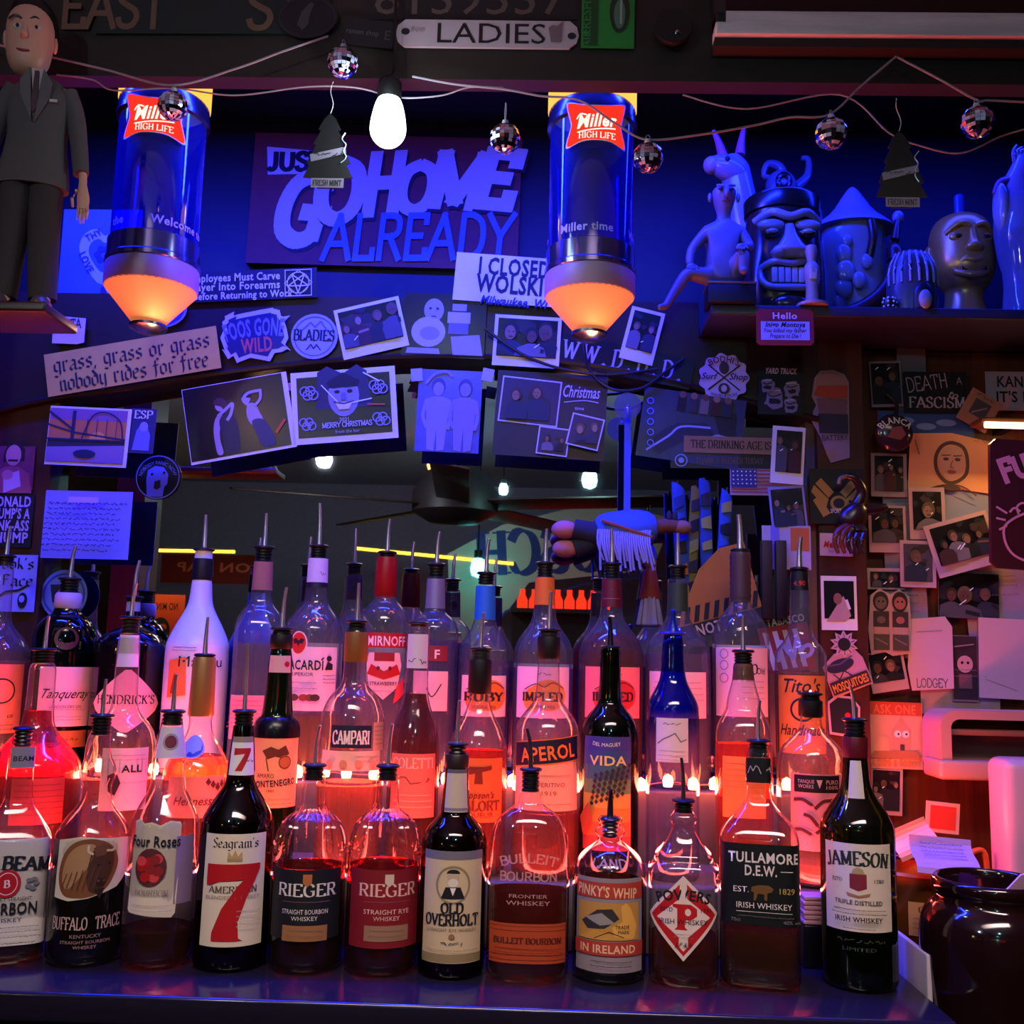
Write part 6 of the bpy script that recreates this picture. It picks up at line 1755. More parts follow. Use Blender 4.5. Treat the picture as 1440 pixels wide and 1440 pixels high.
photo('sunset bridge photo with white edge on the left of the mirror', 124, 614, 116, 84, 3, bridge, YL, (1, 3, 5, 5), name='bridge_photo')
sheet('concert_card', 'small blue card with ESP lettering half behind the bridge photo', 'card', 200, 606, 36, 64, 3, lambda c: (c.text('ESP', 0, -18, 11, LTXT, w=26, font='serif'), c.poly([(-12, 28), (-8, 0), (-2, -10), (6, -8), (12, 6), (12, 28)], P('6a6ab0', .5)), c.ell(2, -6, 6, 7, P('8a84b0', .5))), YL + .003, P('242050', .5))
sheet('round_sticker', 'round black sticker with a pale shouting bird figure', 'sticker', 222, 671, 66, 62, 0, lambda c: (c.ring(0, 0, 31, 1.4, P('8a84a8', .5)), c.text('NOBODY PANIC NOW', 0, -18, 5, P('8a84a8', .5), w=60, arc=24), c.poly([(-14, 28), (-16, 4), (-14, -10), (-4, -16), (8, -14), (15, -4), (14, 10), (10, 14), (8, 28)], P('6a64c0', .5)), c.poly([(-4, 6), (4, 4), (5, 14), (0, 18), (-5, 16)], INK), c.ell(-8, -4, 2, 2, INK), c.ell(9, -6, 2, 2, INK)), YW - .002, P('0a0814', .4), shape=disc(33, ry=32))
sheet('handwritten_letter', 'bluish handwritten letter on the left of the mirror', 'letter', 122, 738, 124, 96, 1.5, lambda c: ([c.scribble(-56, 56 - (i * 7) % 16, -30 + i * 7.6, 3.6, P('1a1650', .6), i + 40, .9) for i in range(10)], c.rect(-18, -36, 24, -28, P('c0a0c8', .5))), YL, P('8a84c8', .6))
sheet('round_sticker', 'round pale blue brewery sticker under the handwritten letter', 'sticker', 90, 836, 64, 68, 0, lambda c: (c.ring(0, 0, 30, 2.5, P('3a48b8', .5)), c.poly([(-20, -14), (20, -14), (16, 10), (0, 20), (-16, 10)], P('2a2048', .5)), c.text('CREW', 4, 2, 9, LTXT, w=26, font='it')), YL + .03, P('7a8ae0', .5), shape=disc(33, ry=35))
sheet('paper_note', 'small white SANTA note on the ledge below the heart poster', 'note', 96, 464, 46, 40, 3, lambda c: c.text('SANTA', 0, -2, 13, INK, w=36, font='line', rot=-6), YA - .004, P('d8b8c4', .6), shape=[(-23, -20), (23, -18), (24, 17), (14, 20), (-21, 20)])
sheet('round_sticker', 'round seal sticker behind the foot of the left beer lamp', 'sticker', 232, 436, 64, 52, -6, lambda c: (c.ring(0, 0, 28, 7, P('2a3a8a', .5), ry=22), c.ell(0, 0, 18, 15, P('8a7a62', .5)), c.poly([(-8, 8), (-4, -8), (6, -10), (10, 6)], P('4a3a2a', .5)), c.text('GREAT SEAL', 0, -12, 5, LTXT, w=38, arc=22)), YA + .002, P('8a84a8', .5), shape=disc(31, ry=25))
# left post
YP = 1.612
sheet('oval_sticker', 'pink oval sticker with script about malort on the left post', 'sticker', 14, 502, 52, 36, -28, lambda c: (c.text('I', 0, -4, 8, INK, font='serif'), c.text('Malort', 2, 9, 10, INK, w=38, font='serif')), YP, P('d8a0c0', .5), shape=disc(30, ry=20))


def man(c, x0, y0, x1, y1):
    c.poly([(-14, -20), (-8, -36), (8, -38), (16, -26), (16, -10), (-14, -8)], P('2a1418', .5)); c.ell(0, -18, 11, 15, P('c07a78', .5)); c.rect(-7, -12, 7, -9, P('2a1418', .5)); c.poly([(-30, 36), (-24, 6), (-8, -2), (8, -2), (24, 8), (30, 36)], P('a04a50', .5)); c.poly([(-12, 10), (10, 4), (14, 26), (-10, 36)], P('c8a0a8', .5)); c.ell(-6, 10, 8, 7, P('c07a78', .5))


photo('reddish photo of a moustached person on the left post', 18, 658, 60, 62, 1, man, YP, (0, 0, 0, 0), P('7a3a48', .5), name='portrait_photo', pbg='7a3448')
sheet('slogan_sticker', 'dark square sticker with four lines of pale block capitals on the left post', 'sticker', 12, 732, 68, 76, 1, lambda c: [c.text(s, 0, -20 + 17 * i, 14, P('b8a0c0', .5), w=60, font='heavy') for i, s in enumerate(('DONALD', "TRUMP'S A", 'PUNK-ASS', 'CHUMP'))], YP, P('141018', .5))
sheet('bar_sticker', 'pale square sticker with blackletter words and a dangling head on the left post', 'sticker', 16, 820, 70, 80, 1, lambda c: (c.text("Pook's", 2, -20, 17, INK, w=56, font='black'), c.text('Face', 8, 4, 17, INK, w=44, font='black'), c.line([(-24, 34), (-10, 14), (10, 10), (22, 4)], 3, INK, True), c.ell(18, 24, 7, 11, INK), c.ell(17, 22, 4, 5, P('a8a0d8', .5))), YP, P('a8a0d8', .5))
# right end of the arch


def lying(c, x0, y0, x1, y1):
    c.poly([(-60, 30), (-36, 6), (-20, -4), (20, -10), (34, 6), (30, 20), (-10, 22), (-40, 44)], P('16183a', .5)); c.line([(-58, 40), (-30, 16), (-14, 0), (26, -4)], 3, P('8a94d8', .5), True); c.ell(44, 12, 16, 9, P('8a8cc0', .5)); c.poly([(30, -20), (60, -30), (62, 6), (40, 4)], P('14122a', .5))
    for i in range(5):
        c.rect(-24 + i * 16, -44, -12 + i * 16, -22, CLOTH[i % 6]); c.ell(-18 + i * 16, -46, 5, 5, SKIN[i % 4])
    for i in range(5):
        c.ring(-62 + i * 2, -30 + i * 15, 5, 1.4, P('6a78d8', .5), n=12)


photo('spiral-edged bluish photo of a reclining person at the right end of the arch', 972, 602, 144, 100, 9, lying, YL, (0, 0, 0, 0), P('1c1c4a', .5), name='art_photo', pbg='24264e')
sheet('bumper_sticker', 'yellow brown sticker about the drinking age', 'sticker', 1028, 626, 132, 24, 2, lambda c: c.text('The drinking age is', 0, 5, 11, INK, w=112, font='serif'), YL - .002, P('8a6a4a', .5))
sheet('bumper_sticker', 'narrow black sticker with a round emblem under the drinking age sticker', 'sticker', 1016, 648, 146, 22, 1, lambda c: (c.ring(-58, 0, 9, 1.5, P('7a8ab0', .5)), c.ell(-58, 0, 4, 4, P('7a8ab0', .5)), c.text('Thank a brewer today', 10, 4, 8, P('5a4a3a', .5), w=94, font='serif')), YL, P('12101a', .4))


def flag(c):
    for i in range(7):
        c.rect(-50, -18 + i * 5.2, 50, -15.4 + i * 5.2, P('9a3a4a', .5))
    c.rect(-50, -18, -14, 8, P('2a2c6a', .5))
    for r in range(4):
        for q in range(6):
            c.ell(-47 + q * 6, -14.5 + r * 6, 1.2, 1.2, PAPER, 5)


sheet('flag', 'small striped flag with a starry corner behind the leaning photos', 'flag', 1078, 678, 102, 38, 1, flag, YL, P('a894a8', .6))
photo('white bordered photo leaning at the right end above the flag', 1108, 640, 46, 82, 5, crowd(2, 47, 2), YL - .004, (6, 6, 4, 16))
photo('dark photo below the flag at the right end of the mirror', 1108, 714, 50, 62, -4, crowd(3, 53, 1), YL - .002, (3, 4, 3, 4), P('8a84c0', .5))
sc = [(34 * (1 + .06 * cos(11 * a)) * cos(a), 34 * (1 + .06 * cos(11 * a)) * sin(a)) for a in [i * pi / 44 for i in range(88)]]
sheet('round_sticker', "scalloped round white surf shop sticker with crossed bats", 'sticker', 1018, 531, 68, 66, 2, lambda c: (c.line([(-22, -18), (22, 18)], 2, INK), c.line([(22, -18), (-22, 18)], 2, INK), c.ell(0, -14, 7, 9, P('3a2a2a', .5)), c.ell(0, 16, 8, 8, P('3a2a2a', .5)), c.ell(0, 16, 4, 5, P('b0a0a8', .5)), c.text("BODHI'S", 0, -22, 9, P('6a2a2a', .5), w=40, font='bold', arc=36), c.text('Surf', -20, 3, 9, INK, font='it'), c.text('Shop', 20, 3, 9, INK, font='it'), c.text('WAVES & MORE', 0, 29, 4.5, INK, w=40, arc=-60)), YA, P('b8a4b0', .5), shape=sc)
sheet('comic_sticker', 'square black sticker with cartoonish laughing heads on the arch', 'sticker', 1097, 549, 62, 70, 2, lambda c: (c.text('YARD TRUCK', 2, -24, 8, P('c0b0b8', .5), w=44, font='itbold'), [(c.poly([(x + a, y + b) for a, b in ragged(r * 2, r * 2.2, int(x + 40), 18, r * .18)], P('7a7080', .5)), c.poly([(x + a, y + b + r * .35) for a, b in ragged(r * 1.2, r * .6, int(x + 60), 12, r * .1)], INK), c.line([(x - r * .7, y - r * .4), (x - r * .2, y - r * .2), (x + r * .2, y - r * .3), (x + r * .7, y - r * .5)], 1.6, INK), c.line([(x - r * .8, y - r * .8), (x + r * .6, y - r * .9)], 1.4, P('c0b0b8', .5))) for x, y, r in ((-8, 12, 13), (16, -2, 10), (-18, -6, 9), (14, 22, 9))]), YA, P('0e0c12', .5))


def tagd(c):
    c.text('Hello', 0, -12, 9, P('d8c0c8', .5), w=34, font='bold'); c.rect(-34, -8, 34, 19, P('a8a0d8', .5)); c.text('Inigo Montoya', 0, 0, 7, INK, w=56, font='itbold'); c.text('You killed my father', 0, 8, 6, INK, w=60, font='it'); c.text('Prepare to Die !', 0, 16, 6, INK, w=44, font='it')


sheet('name_tag', 'red rimmed name tag hanging under the tiki shelf', 'name tag', 1104, 460, 80, 52, 1, tagd, 1.494, P('8a1c28', .45), shape=[(-40, -22), (-36, -26), (36, -26), (40, -22), (40, 22), (36, 26), (-36, 26), (-40, 22)], thick=.002)
YP = 1.6075
# right post
hs = [(-22, -56), (-14, -66), (4, -68), (20, -62), (26, -50), (26, 58), (0, 66), (-6, 54), (-14, 30), (-26, 8), (-24, -8), (-20, -16), (-26, -28)]
sheet('head_sticker', 'cut-out sticker of a head in a red cap on the right post', 'sticker', 1168, 586, 58, 136, 2, lambda c: (c.poly([(-20, -54), (-12, -64), (4, -66), (18, -60), (24, -48), (24, -34), (-20, -30)], P('8a6a6a', .5)), c.poly([(-24, -30), (-18, -44), (24, -46), (24, -28), (0, -26)], P('9a3a2a', .5)), c.poly([(-20, -26), (24, -26), (22, -4), (-16, -4)], P('6a4a58', .5)), c.poly([(-18, -4), (24, -4), (24, 24), (-16, 24)], P('2a2236', .5)), c.text('BATTERY', 6, 34, 8, INK, w=36, rot=-4)), YP, P('8a748c', .5), shape=hs)


def arrowm(c):
    g = P('a07a38', .5)
    for s in (-1, 1):
        c.poly([(s * 4, -6), (s * 22, -26), (s * 30, -18), (s * 12, 2)], g); c.poly([(s * 12, 4), (s * 32, -16), (s * 36, -6), (s * 16, 18)], g)
    c.poly([(-34, 6), (-26, 0), (-10, 24), (-20, 30)], g); c.ell(2, 10, 12, 11, g); c.ell(2, 10, 8, 7, P('1a1420', .5)); c.text('SPORTING', 2, 24, 6, LTXT, w=24)


sheet('club_sticker', 'square black sticker with golden angular chevrons on the right post', 'sticker', 1177, 698, 76, 78, 1, arrowm, YP - .002, P('100e14', .5))
sheet('card', 'small white card with red script below the black chevron sticker', 'card', 1176, 766, 46, 32, 2, lambda c: (c.text('Memphis', 0, 4, 9, RED, w=36, font='itbold'), c.text('barbecue', 0, 11, 4, GREY)), YP, P('b8a0b0', .6))
photo('white bordered photo of a pale hand low on the right post', 1180, 848, 50, 76, 1, lambda c, x0, y0, x1, y1: (c.poly([(-18, 26), (-4, 4), (6, -10), (12, 2), (16, 18), (8, 26)], P('b09088', .5)), c.ell(-2, -6, 6, 8, P('8a5a4a', .5)), c.line([(10, -4), (14, 8)], 4, P('d8d0d8', .5))), YP, (4, 7, 4, 16))
fl_ = [((20 if i % 2 else 13) * cos(i * pi / 10), (20 if i % 2 else 13) * sin(i * pi / 10)) for i in range(20)]
sheet('flower_sticker', 'white sunflower-shaped sticker on the right post', 'sticker', 1187, 906, 40, 40, 0, lambda c: (c.ell(0, 0, 9, 9, P('20141a', .5)), [c.line([(10 * cos(a), 10 * sin(a)), (15 * cos(a), 15 * sin(a))], 1, INK) for a in [i * pi / 5 + .3 for i in range(10)]]), YP - .002, P('c09aa0', .5), shape=fl_)
sheet('band_sticker', 'angular sticker with a dark insect and orange capitals on the right post', 'sticker', 1190, 946, 62, 64, -20, lambda c: (c.ell(-4, -12, 20, 9, P('2a2238', .5)), c.line([(-24, -18), (-4, -14), (18, -20)], 2, P('5a4a6a', .5)), c.line([(-18, -4), (-12, 6), (-2, -4), (6, 6)], 1.4, INK), c.rect(-28, 6, 28, 24, P('3a1a14', .5)), c.text('MOSQUITOES', 0, 21, 11, P('d08a3a', .5), w=52, font='heavy')), YP - .001, P('b8848c', .5), shape=[(-28, -18), (-6, -30), (22, -30), (30, -12), (30, 26), (-30, 28)])
sheet('ghost_sticker', 'white rimmed black blob sticker behind the tequila bottle on the right post', 'sticker', 1186, 1006, 50, 60, 0, lambda c: (c.poly([(a * .86, b * .88) for a, b in [(-22, -18), (-8, -28), (12, -26), (24, -12), (22, 24), (8, 30), (-20, 26)]], P('18161c', .5)), c.ell(6, 0, 4, 4, RED)), YP - .0005, P('c09a98', .5), shape=[(-22, -18), (-8, -28), (12, -26), (24, -12), (22, 24), (8, 30), (-20, 26)])
# ------------------------------------------------------------------ right wall covered in prints
YR = 1.655
sheet('bumper_sticker', 'black sticker with chalky DEATH to FASCISM lettering', 'sticker', 1315, 552, 88, 60, 1, lambda c: (c.text('DEATH', -10, -4, 20, P('a8a0ac', .5), w=58, font='thin', rot=-8), c.text('A', 34, -12, 10, P('a8a0ac', .5), font='thin'), c.text('to', 24, 8, 11, P('a8a0ac', .5), font='it', rot=20), c.text('FASCISM', 2, 22, 15, P('a8a0ac', .5), w=78, font='serif')), YR - .006, P('141018', .5))
sheet('bumper_sticker', 'pale sticker cut by the right edge starting KANS', 'sticker', 1432, 550, 90, 56, 1, lambda c: (c.text('KANSAS', 4, -6, 15, INK, w=66, font='bold'), c.text("IT'S KC", 0, 16, 15, INK, w=62, font='bold')), YR - .006, P('a88a94', .5))
sheet('tan_card', 'tan card with a small dark picture hung askew by the pale sticker', 'card', 1377, 577, 46, 50, 32, lambda c: (c.rect(-12, -14, 12, 10, P('4a4248', .5)), c.line([(-8, 8), (8, -8)], 2, P('8a8088', .5)), c.scribble(-14, 10, -20, 4, INK, 3)), YR - .016, P('a0705a', .6))
sheet('blue_print', 'strip of bluish cloud photo behind the round button', 'photo', 1302, 596, 134, 34, 2, lambda c: [c.ell(x, y, 14, 5, P('6a8ac0', .5)) for x, y in ((-30, -4), (0, 4), (28, -2))], YR - .003, P('2a4a88', .5))


def face(c):
    d = P('4a2c2a', .6)
    q = catmull([(0, -30), (16, -24), (22, -6), (20, 14), (6, 26), (-8, 26), (-20, 12), (-22, -8), (-14, -24)], 4, True)
    c.line([(v.x, v.y) for v in q] + [(q[0].x, q[0].y)], 5, d); c.poly([(v.x * .8, v.y * .84) for v in q], P('c08a78', .5))
    for s in (-8, 8):
        c.ell(s, -6, 4, 2.4, d); c.line([(s - 6, -11), (s + 6, -12)], 1.4, d)
    c.line([(1, -4), (-2, 5), (2, 6)], 1, d); c.ell(0, 12, 6, 2.4, P('8a3a34', .5)); c.line([(-40, 42), (-14, 32), (14, 32), (34, 44)], 2, d, True); c.ell(0, 35, 12, 4, d); c.scribble(30, 56, -34, 5, P('8a5a48', .6), 3, .7); c.line([(-52, -30), (-46, -10)], 2, P('8a5a48', .6))


sheet('portrait_drawing', 'peach paper with an inked hooded face', 'drawing', 1338, 652, 120, 84, 4, face, YR - .005, P('d8946e', .7), shape=[(-58, -40), (0, -44), (58, -34), (60, 40), (14, 36), (-60, 40)])
sheet('crumpled_paper', 'bluish white sheet under the portrait drawing', 'paper', 1352, 730, 96, 120, 3, lambda c: (c.line([(-30, -40), (20, -20)], 1, GREY), c.line([(-10, 10), (36, -4)], 1, GREY), c.line([(-40, 30), (30, 44)], 1, GREY)), YR - .002, P('8a8aa8', .7))
PH = [('dark photo behind the round button badge', 1250, 668, 50, 62, 2, 3, 61, .007, (5, 4, 5, 8)), ('white bordered photo of two people on the right wall', 1248, 744, 52, 66, 1, 2, 62, .008, (4, 3, 4, 14)), ('white bordered dim photo on the bluish sheet', 1304, 722, 50, 74, 1, 1, 63, .010, (5, 6, 5, 14)), ('large tilted white bordered photo beside the black slogan board', 1354, 765, 92, 76, -15, 4, 64, .014, (7, 6, 5, 16)), ('grey photo of a tall tower under the large tilted photo', 1291, 793, 50, 66, 2, 1, 65, .012, (5, 5, 5, 8)), ('photo edge with white light streaks above the two-figure sticker', 1246, 814, 52, 30, 1, 2, 66, .006, (4, 5, 4, 3)), ('dark blurred party photo below the large tilted photo', 1362, 838, 84, 64, 3, 3, 67, .004, (0, 0, 0, 0)), ('white bordered tilted photo under the two-figure sticker', 1248, 944, 52, 56, -8, 2, 68, .007, (3, 2, 4, 14)), ('white bordered crowd photo beside the green whiskey bottle', 1246, 1112, 46, 66, 4, 3, 69, .006, (4, 5, 4, 6)), ('dark photo next to the black chevron sticker high on the right wall', 1246, 540, 44, 66, -1, 2, 70, .004, (2, 3, 2, 4))]
for lab, px, py, w, h, r, n, sd, dy_, bd in PH:
    photo(lab, px, py, w, h, r, crowd(n, sd, 2), YR - dy_, bd, P('b8949c' if py > 700 else '8a7a84', .6), pbg='120e12' if sd != 65 else '4a4450')


def twofig(c):
    for s, col in ((-12, '6a5a58'), (14, 'a06068')):
        c.ell(s, -30, 11, 14, P('2a2024', .5)); c.ell(s, -28, 8, 9, P(col, .5)); c.ell(s - 3, -30, 1.5, 1.5, INK); c.ell(s + 3, -30, 1.5, 1.5, INK); c.rect(s - 11, -16, s + 11, 6, P('3a2c34', .5)); c.ell(s, -4, 6, 5, P(col, .5)); c.rect(s - 10, 6, s + 10, 16, P('b08a88', .5)); c.rect(s - 11, 16, s + 11, 38, P('4a4440', .5)); c.line([(s - 8, 22), (s + 8, 30)], 2, P('7a7068', .5))


sheet('figure_sticker', 'white rimmed sticker of two bearded figures side by side', 'sticker', 1251, 876, 66, 96, 2, twofig, YR - .012, P('c09a9c', .5), shape=[(-26, -38), (-14, -48), (2, -40), (14, -48), (28, -38), (30, 0), (26, 42), (4, 46), (-8, 40), (-26, 46), (-30, 10)])
sheet('paper_note', 'white paper note with LODGEY written along its bottom', 'note', 1309, 920, 64, 104, 3, lambda c: (c.text('LODGEY', 2, 46, 12, INK, w=44, font='thin', rot=-2), c.line([(-20, -30), (16, -34)], .8, GREY)), YR - .009, P('c8a0a8', .7), shape=[(-28, -48), (20, -54), (30, -40), (32, 46), (-26, 52), (-32, 20)])
sheet('paper_note', 'blank white note curling at the far right edge', 'note', 1410, 926, 66, 112, 3, lambda c: c.line([(-24, 30), (20, 44)], .8, GREY), YR - .010, P('c8a0aa', .7))
photo('photo sticker of a small doodled figure between the two white notes', 1357, 940, 36, 92, 2, lambda c, x0, y0, x1, y1: (c.ell(0, -6, 11, 12, P('c09090', .5)), c.ell(-4, -8, 2, 2, INK), c.ell(4, -8, 2, 2, INK), c.rect(-9, 8, 9, 28, P('7a4a50', .5)), c.line([(-14, -30), (12, -34)], 2, P('8a7a80', .5))), YR - .004, (1, 1, 1, 3), P('8a6a70', .6), name='doodle_photo', pbg='3a2a30')


def cart(c):
    c.rect(-38, -46, 38, -28, P('c8482a', .5)); c.text('ASK ONE', 0, -30, 12, P('e8704a', .5), w=60, font='heavy')
    b_ = P('c88a70', .5)
    c.poly([(-4, 22), (-4, -8), (4, -18), (10, -28), (14, -18), (22, -8), (22, 22)], b_); c.ell(4, -2, 5, 5, PAPER); c.ell(15, -2, 5, 5, PAPER); c.ell(5, -2, 1.6, 1.6, INK); c.ell(16, -2, 1.6, 1.6, INK); c.rect(7, 12, 13, 20, P('4a3a3a', .5)); c.poly([(-34, 26), (-20, 0), (-8, 4), (-8, 26)], P('d8a080', .5)); c.poly([(-30, 22), (30, 20), (36, 30), (-36, 32)], P('b0704a', .5)); c.text('A DOG & ROBOT', 0, 42, 9, P('d87a3a', .5), w=68, font='heavy')


sheet('show_poster', 'orange lit poster with a tall-eyed cartoon creature behind the green bottle', 'poster', 1258, 1034, 78, 92, 2, cart, YR - .008, P('d89a80', .6))

# backing papers filling the gaps of the collage
for lab, px, py, w, h, r, col_ in (('greyish backing sheet behind the photo stack left of the large tilted photo', 1278, 750, 70, 150, 1, '8c8496'), ('pale backing sheet behind the party photo at the far right', 1404, 850, 90, 130, -2, 'a08a94'), ('lilac backing sheet behind the two-figure sticker', 1270, 870, 70, 110, 0, '9a8494'), ('grey backing sheet above the blue cloud print', 1282, 520, 40, 120, 1, '6a606c'), ('pale torn sheet behind the doodle photo', 1350, 960, 110, 90, 2, 'a88c94')):
    sheet('backing_paper', lab, 'paper', px, py, w, h, r, lambda c, w=w, h=h: fine(c, -w * .3, w * .3, (-h * .3, -h * .2, -h * .1), P('6a6070', .6), 2, 5), 1.6545, P(col_, .75, noise=.15), thick=.0008)

# slogan board and warm tube lamp


def fu(c):
    k = P('f0908a', .5)
    c.text('FUC', -4, -42, 30, k, w=62, font='fat', rot=-22)
    for a, b, e, f in ((-44, 6, -30, 14), (-44, 22, -32, 24), (-40, 38, -30, 32)):
        c.line([(a, b), (e, f)], 3, k)
    c.line([(-14, 14), (-16, 4), (-8, -2), (2, 4), (0, 12)], 3, k, True); c.line([(-4, 12), (-22, 22), (-34, 36), (-30, 60), (-14, 76), (20, 82), (40, 70)], 3.4, k, True); c.line([(-12, 10), (-20, 6), (-26, 12)], 3, k, True); c.line([(2, 6), (20, 14), (30, 32)], 3, k, True)


p = W(1446, 710, 1.56); k = mpp(p)
t = thing('slogan_board', 'rounded dark red board with pink bold letters under the warm lamp', 'sign', p, (0, radians(3), 0)); t.scale = (k,) * 3
rp = [(-54, 84), (-46, 92), (60, 92), (60, -92), (-40, -92), (-50, -84)]
MB().prism(rp, 0, 8, P('4a1416', .4)).build('board', t)
c = Cv(); fu(c); mb = MB(); c.into(mb, lambda a, b, l: (a, -.4 - .15 * l, -b)); build_decal(mb, 'lettering', t)
MB().box((30, 40, 60), (10, 70, 10), BLACK).build('bracket', t)
p = W(1432, 604, 1.57); k = mpp(p)
t = thing('tube_lamp', 'warm glowing tube lamp over the dark red board', 'lamp', p); t.scale = (k,) * 3
MB().tube([(-46, 0, 6), (60, 0, 5)], 4.5, EM('ffdf9a', 7), 12).build('tube', t)
MB().box((8, 22, 14), (116, 40, 8), P('6a3a1c', .5), bev=2).build('shade', t)
MB().box((8, 60, 14), (12, 60, 8), BLACK).build('arm', t)
l = bpy.data.lights.new('tube_glow', 'AREA'); l.shape = 'RECTANGLE'; l.size = .11; l.size_y = .015; l.energy = .75; l.color = (1, .55, .16)
o = bpy.data.objects.new('tube_glow', l); COL.objects.link(o); o.location = p + Vector((0, .006, -.008)); o.rotation_euler = (radians(-32), 0, 0)
# round badge on a string
p = W(1258, 608, 1.62); k = mpp(p)
t = thing('button_badge', 'round shiny button badge with curved white capitals hanging on the right wall', 'badge', p); t.scale = (k,) * 3
MB().lathe([(.1, 6), (16, 5), (25, 1), (27, -3), (25, -5), (.1, -5)], P('3a2436', .15, 0, 0, .7), 32, M=Matrix.Rotation(radians(90), 4, 'X')).build('disc', t)
c = Cv(); c.text('BLANCA', 0, -12, 9, LTXT, w=42, font='bold', arc=24); c.poly([(-12, 8), (-4, -6), (8, -8), (14, 4), (6, 12)], P('8a4a4a', .4)); mb = MB(); c.into(mb, lambda a, b, l: (a, -6.6 - .12 * l + (a * a + b * b) * .006, -b)); build_decal(mb, 'artwork', t)
MB().tube(catmull([(4, 6, 24), (8, 12, 44), (-2, 20, 60)], 4), 3, P('2a1c24', .5), 8).build('cord', t)

# dark carved bird hanging on the post
p = W(1192, 736, 1.585); k = mpp(p)
t = thing('carved_bird', 'dark brown carved hanging bird with drooping claws on the right post', 'ornament', p); t.scale = (k,) * 3
BD = P('2e1a16', .25, 0, 0, .6); OR = P('6a2e14', .35)
mb = MB(); sloft(mb, [(4, 0, -6, 14, 12), (6, 0, 6, 20, 15), (10, 0, 20, 18, 13), (14, 0, 30, 8, 8)], BD, 22); mb.build('body', t)
q = catmull([(12, 0, 24), (20, -4, 44), (10, -8, 62), (-2, -8, 66)], 5); MB().tube(q, [9 - 5 * i / len(q) for i in range(len(q))], BD, 12).build('neck', t)
MB().tube(catmull([(-2, -8, 66), (-12, -10, 62), (-14, -10, 54)], 4), 3, P('8a6a5a', .3), 8).build('beak', t)
q = catmull([(16, 0, 18), (44, 2, 22), (56, 4, 26)], 5); MB().tube(q, [9 - 5 * i / len(q) for i in range(len(q))], BD, 10).build('tail', t)
for i in range(5):
    x = -16 + 9 * i; q = catmull([(4 + i, -6, -2), (x, -10, -12), (x - 6, -12, -28), (x - 2, -14, -44)], 4)
    MB().tube(q, [6 - 4 * j / len(q) for j in range(len(q))], OR if i < 2 else BD, 8).build('claw', t)
MB().tube([(10, 0, 28), (8, 14, 34)], 2, BLACK, 6).build('hook', t)

# ------------------------------------------------------------------ stuffed animal on a ribbon, flags beside it
p = W(882, 572, 1.575); k = mpp(p)
t = thing('suction_hook', 'clear suction cup hook on the mirror holding the blue ribbon', 'hook', p); t.scale = (k,) * 3
MB().lathe([(.1, -4), (6, -4), (9, 0), (18, 4), (19, 6)], GL('c0c8e8', haze=.2), 28, M=Matrix.Rotation(radians(90), 4, 'X')).build('cup', t)
MB().tube(catmull([(0, -6, 0), (0, -12, -4), (0, -12, -14), (0, -6, -16)], 4), 2, GL('c0c8e8', haze=.3), 8).build('hook_arm', t)
p = W(868, 752, 1.578); k = mpp(p)
t = thing('stuffed_horse', 'hanging stuffed toy horse with pink hooves, fringed blue blanket and blue ribbon', 'stuffed toy', p); t.scale = (k,) * 3
PB = P('26243c', .9); PK = P('b86a78', .8); BLK_ = P('3a58c8', .85)
mb = MB()
sec = [(-30, 0, 0), (0, 0, 6), (40, 0, 4), (66, 0, 6)]
q = catmull([(-34, 0, -4), (-8, 0, 4), (24, 0, 4), (52, 0, 8)], 5); mb.tube(q, [13 + 13 * sin(pi * (i + 2) / (len(q) + 3)) for i in range(len(q))], PB, 16)
mb.build('body', t)
for (a, b, y) in ((-62, 6, -6), (-60, -20, 2)):
    e = MB(); q = catmull([(-22, y, -2), (-44, y, (b - 2) * .6), (a, y, b)], 5); e.tube(q, [17 - 3 * i / len(q) for i in range(len(q))], PB, 12); le = e.build('leg', t)
    MB().ball((a - 12, y, b - 1), (19, 14, 13), PK).build('hoof', le)
mb = MB(); q = catmull([(46, 0, 10), (70, -2, 14), (92, -4, 12)], 5); mb.tube(q, [12 - 4 * i / len(q) for i in range(len(q))], P('6a3a30', .8), 12); mb.ball((90, -4, 12), (14, 10, 10), P('8a5a58', .8)); mb.build('head', t)
for s in (0, 8):
    MB().ball((72 + s, -6, 26), (4, 3, 9), PB).build('ear', t)
MB().lathe([(19, -40), (25, -33), (28, -20), (29, 0), (28, 22), (24, 36), (17, 44)], BLK_, 24, M=Matrix.Translation((10, 0, 6)) @ Matrix.Rotation(radians(84), 4, 'Y'), ends=False).build('blanket', t)
mb = MB(); rg = random.Random(2)
fr = thing('fringe', None, None, (0, 0, 0)); fr.parent = t
for i in range(24):
    x = -32 + 3.1 * i; mb.tube(catmull([(x + 4, -26, 4), (x + 3, -30, -16), (x + 8 + rg.uniform(-4, 4), -27, -46 + rg.uniform(-8, 8))], 3), 1.7, P('8a86d0', .8), 5)
mb.build('tassel', fr)
MB().tube([(-24, -28, 16), (46, -28, -6)], 2.6, P('8a4a3a', .7), 6).build('strap', t)
MB().box((14, 8, 102), (9, 3, 168), P('3a50c8', .6)).build('ribbon', t)
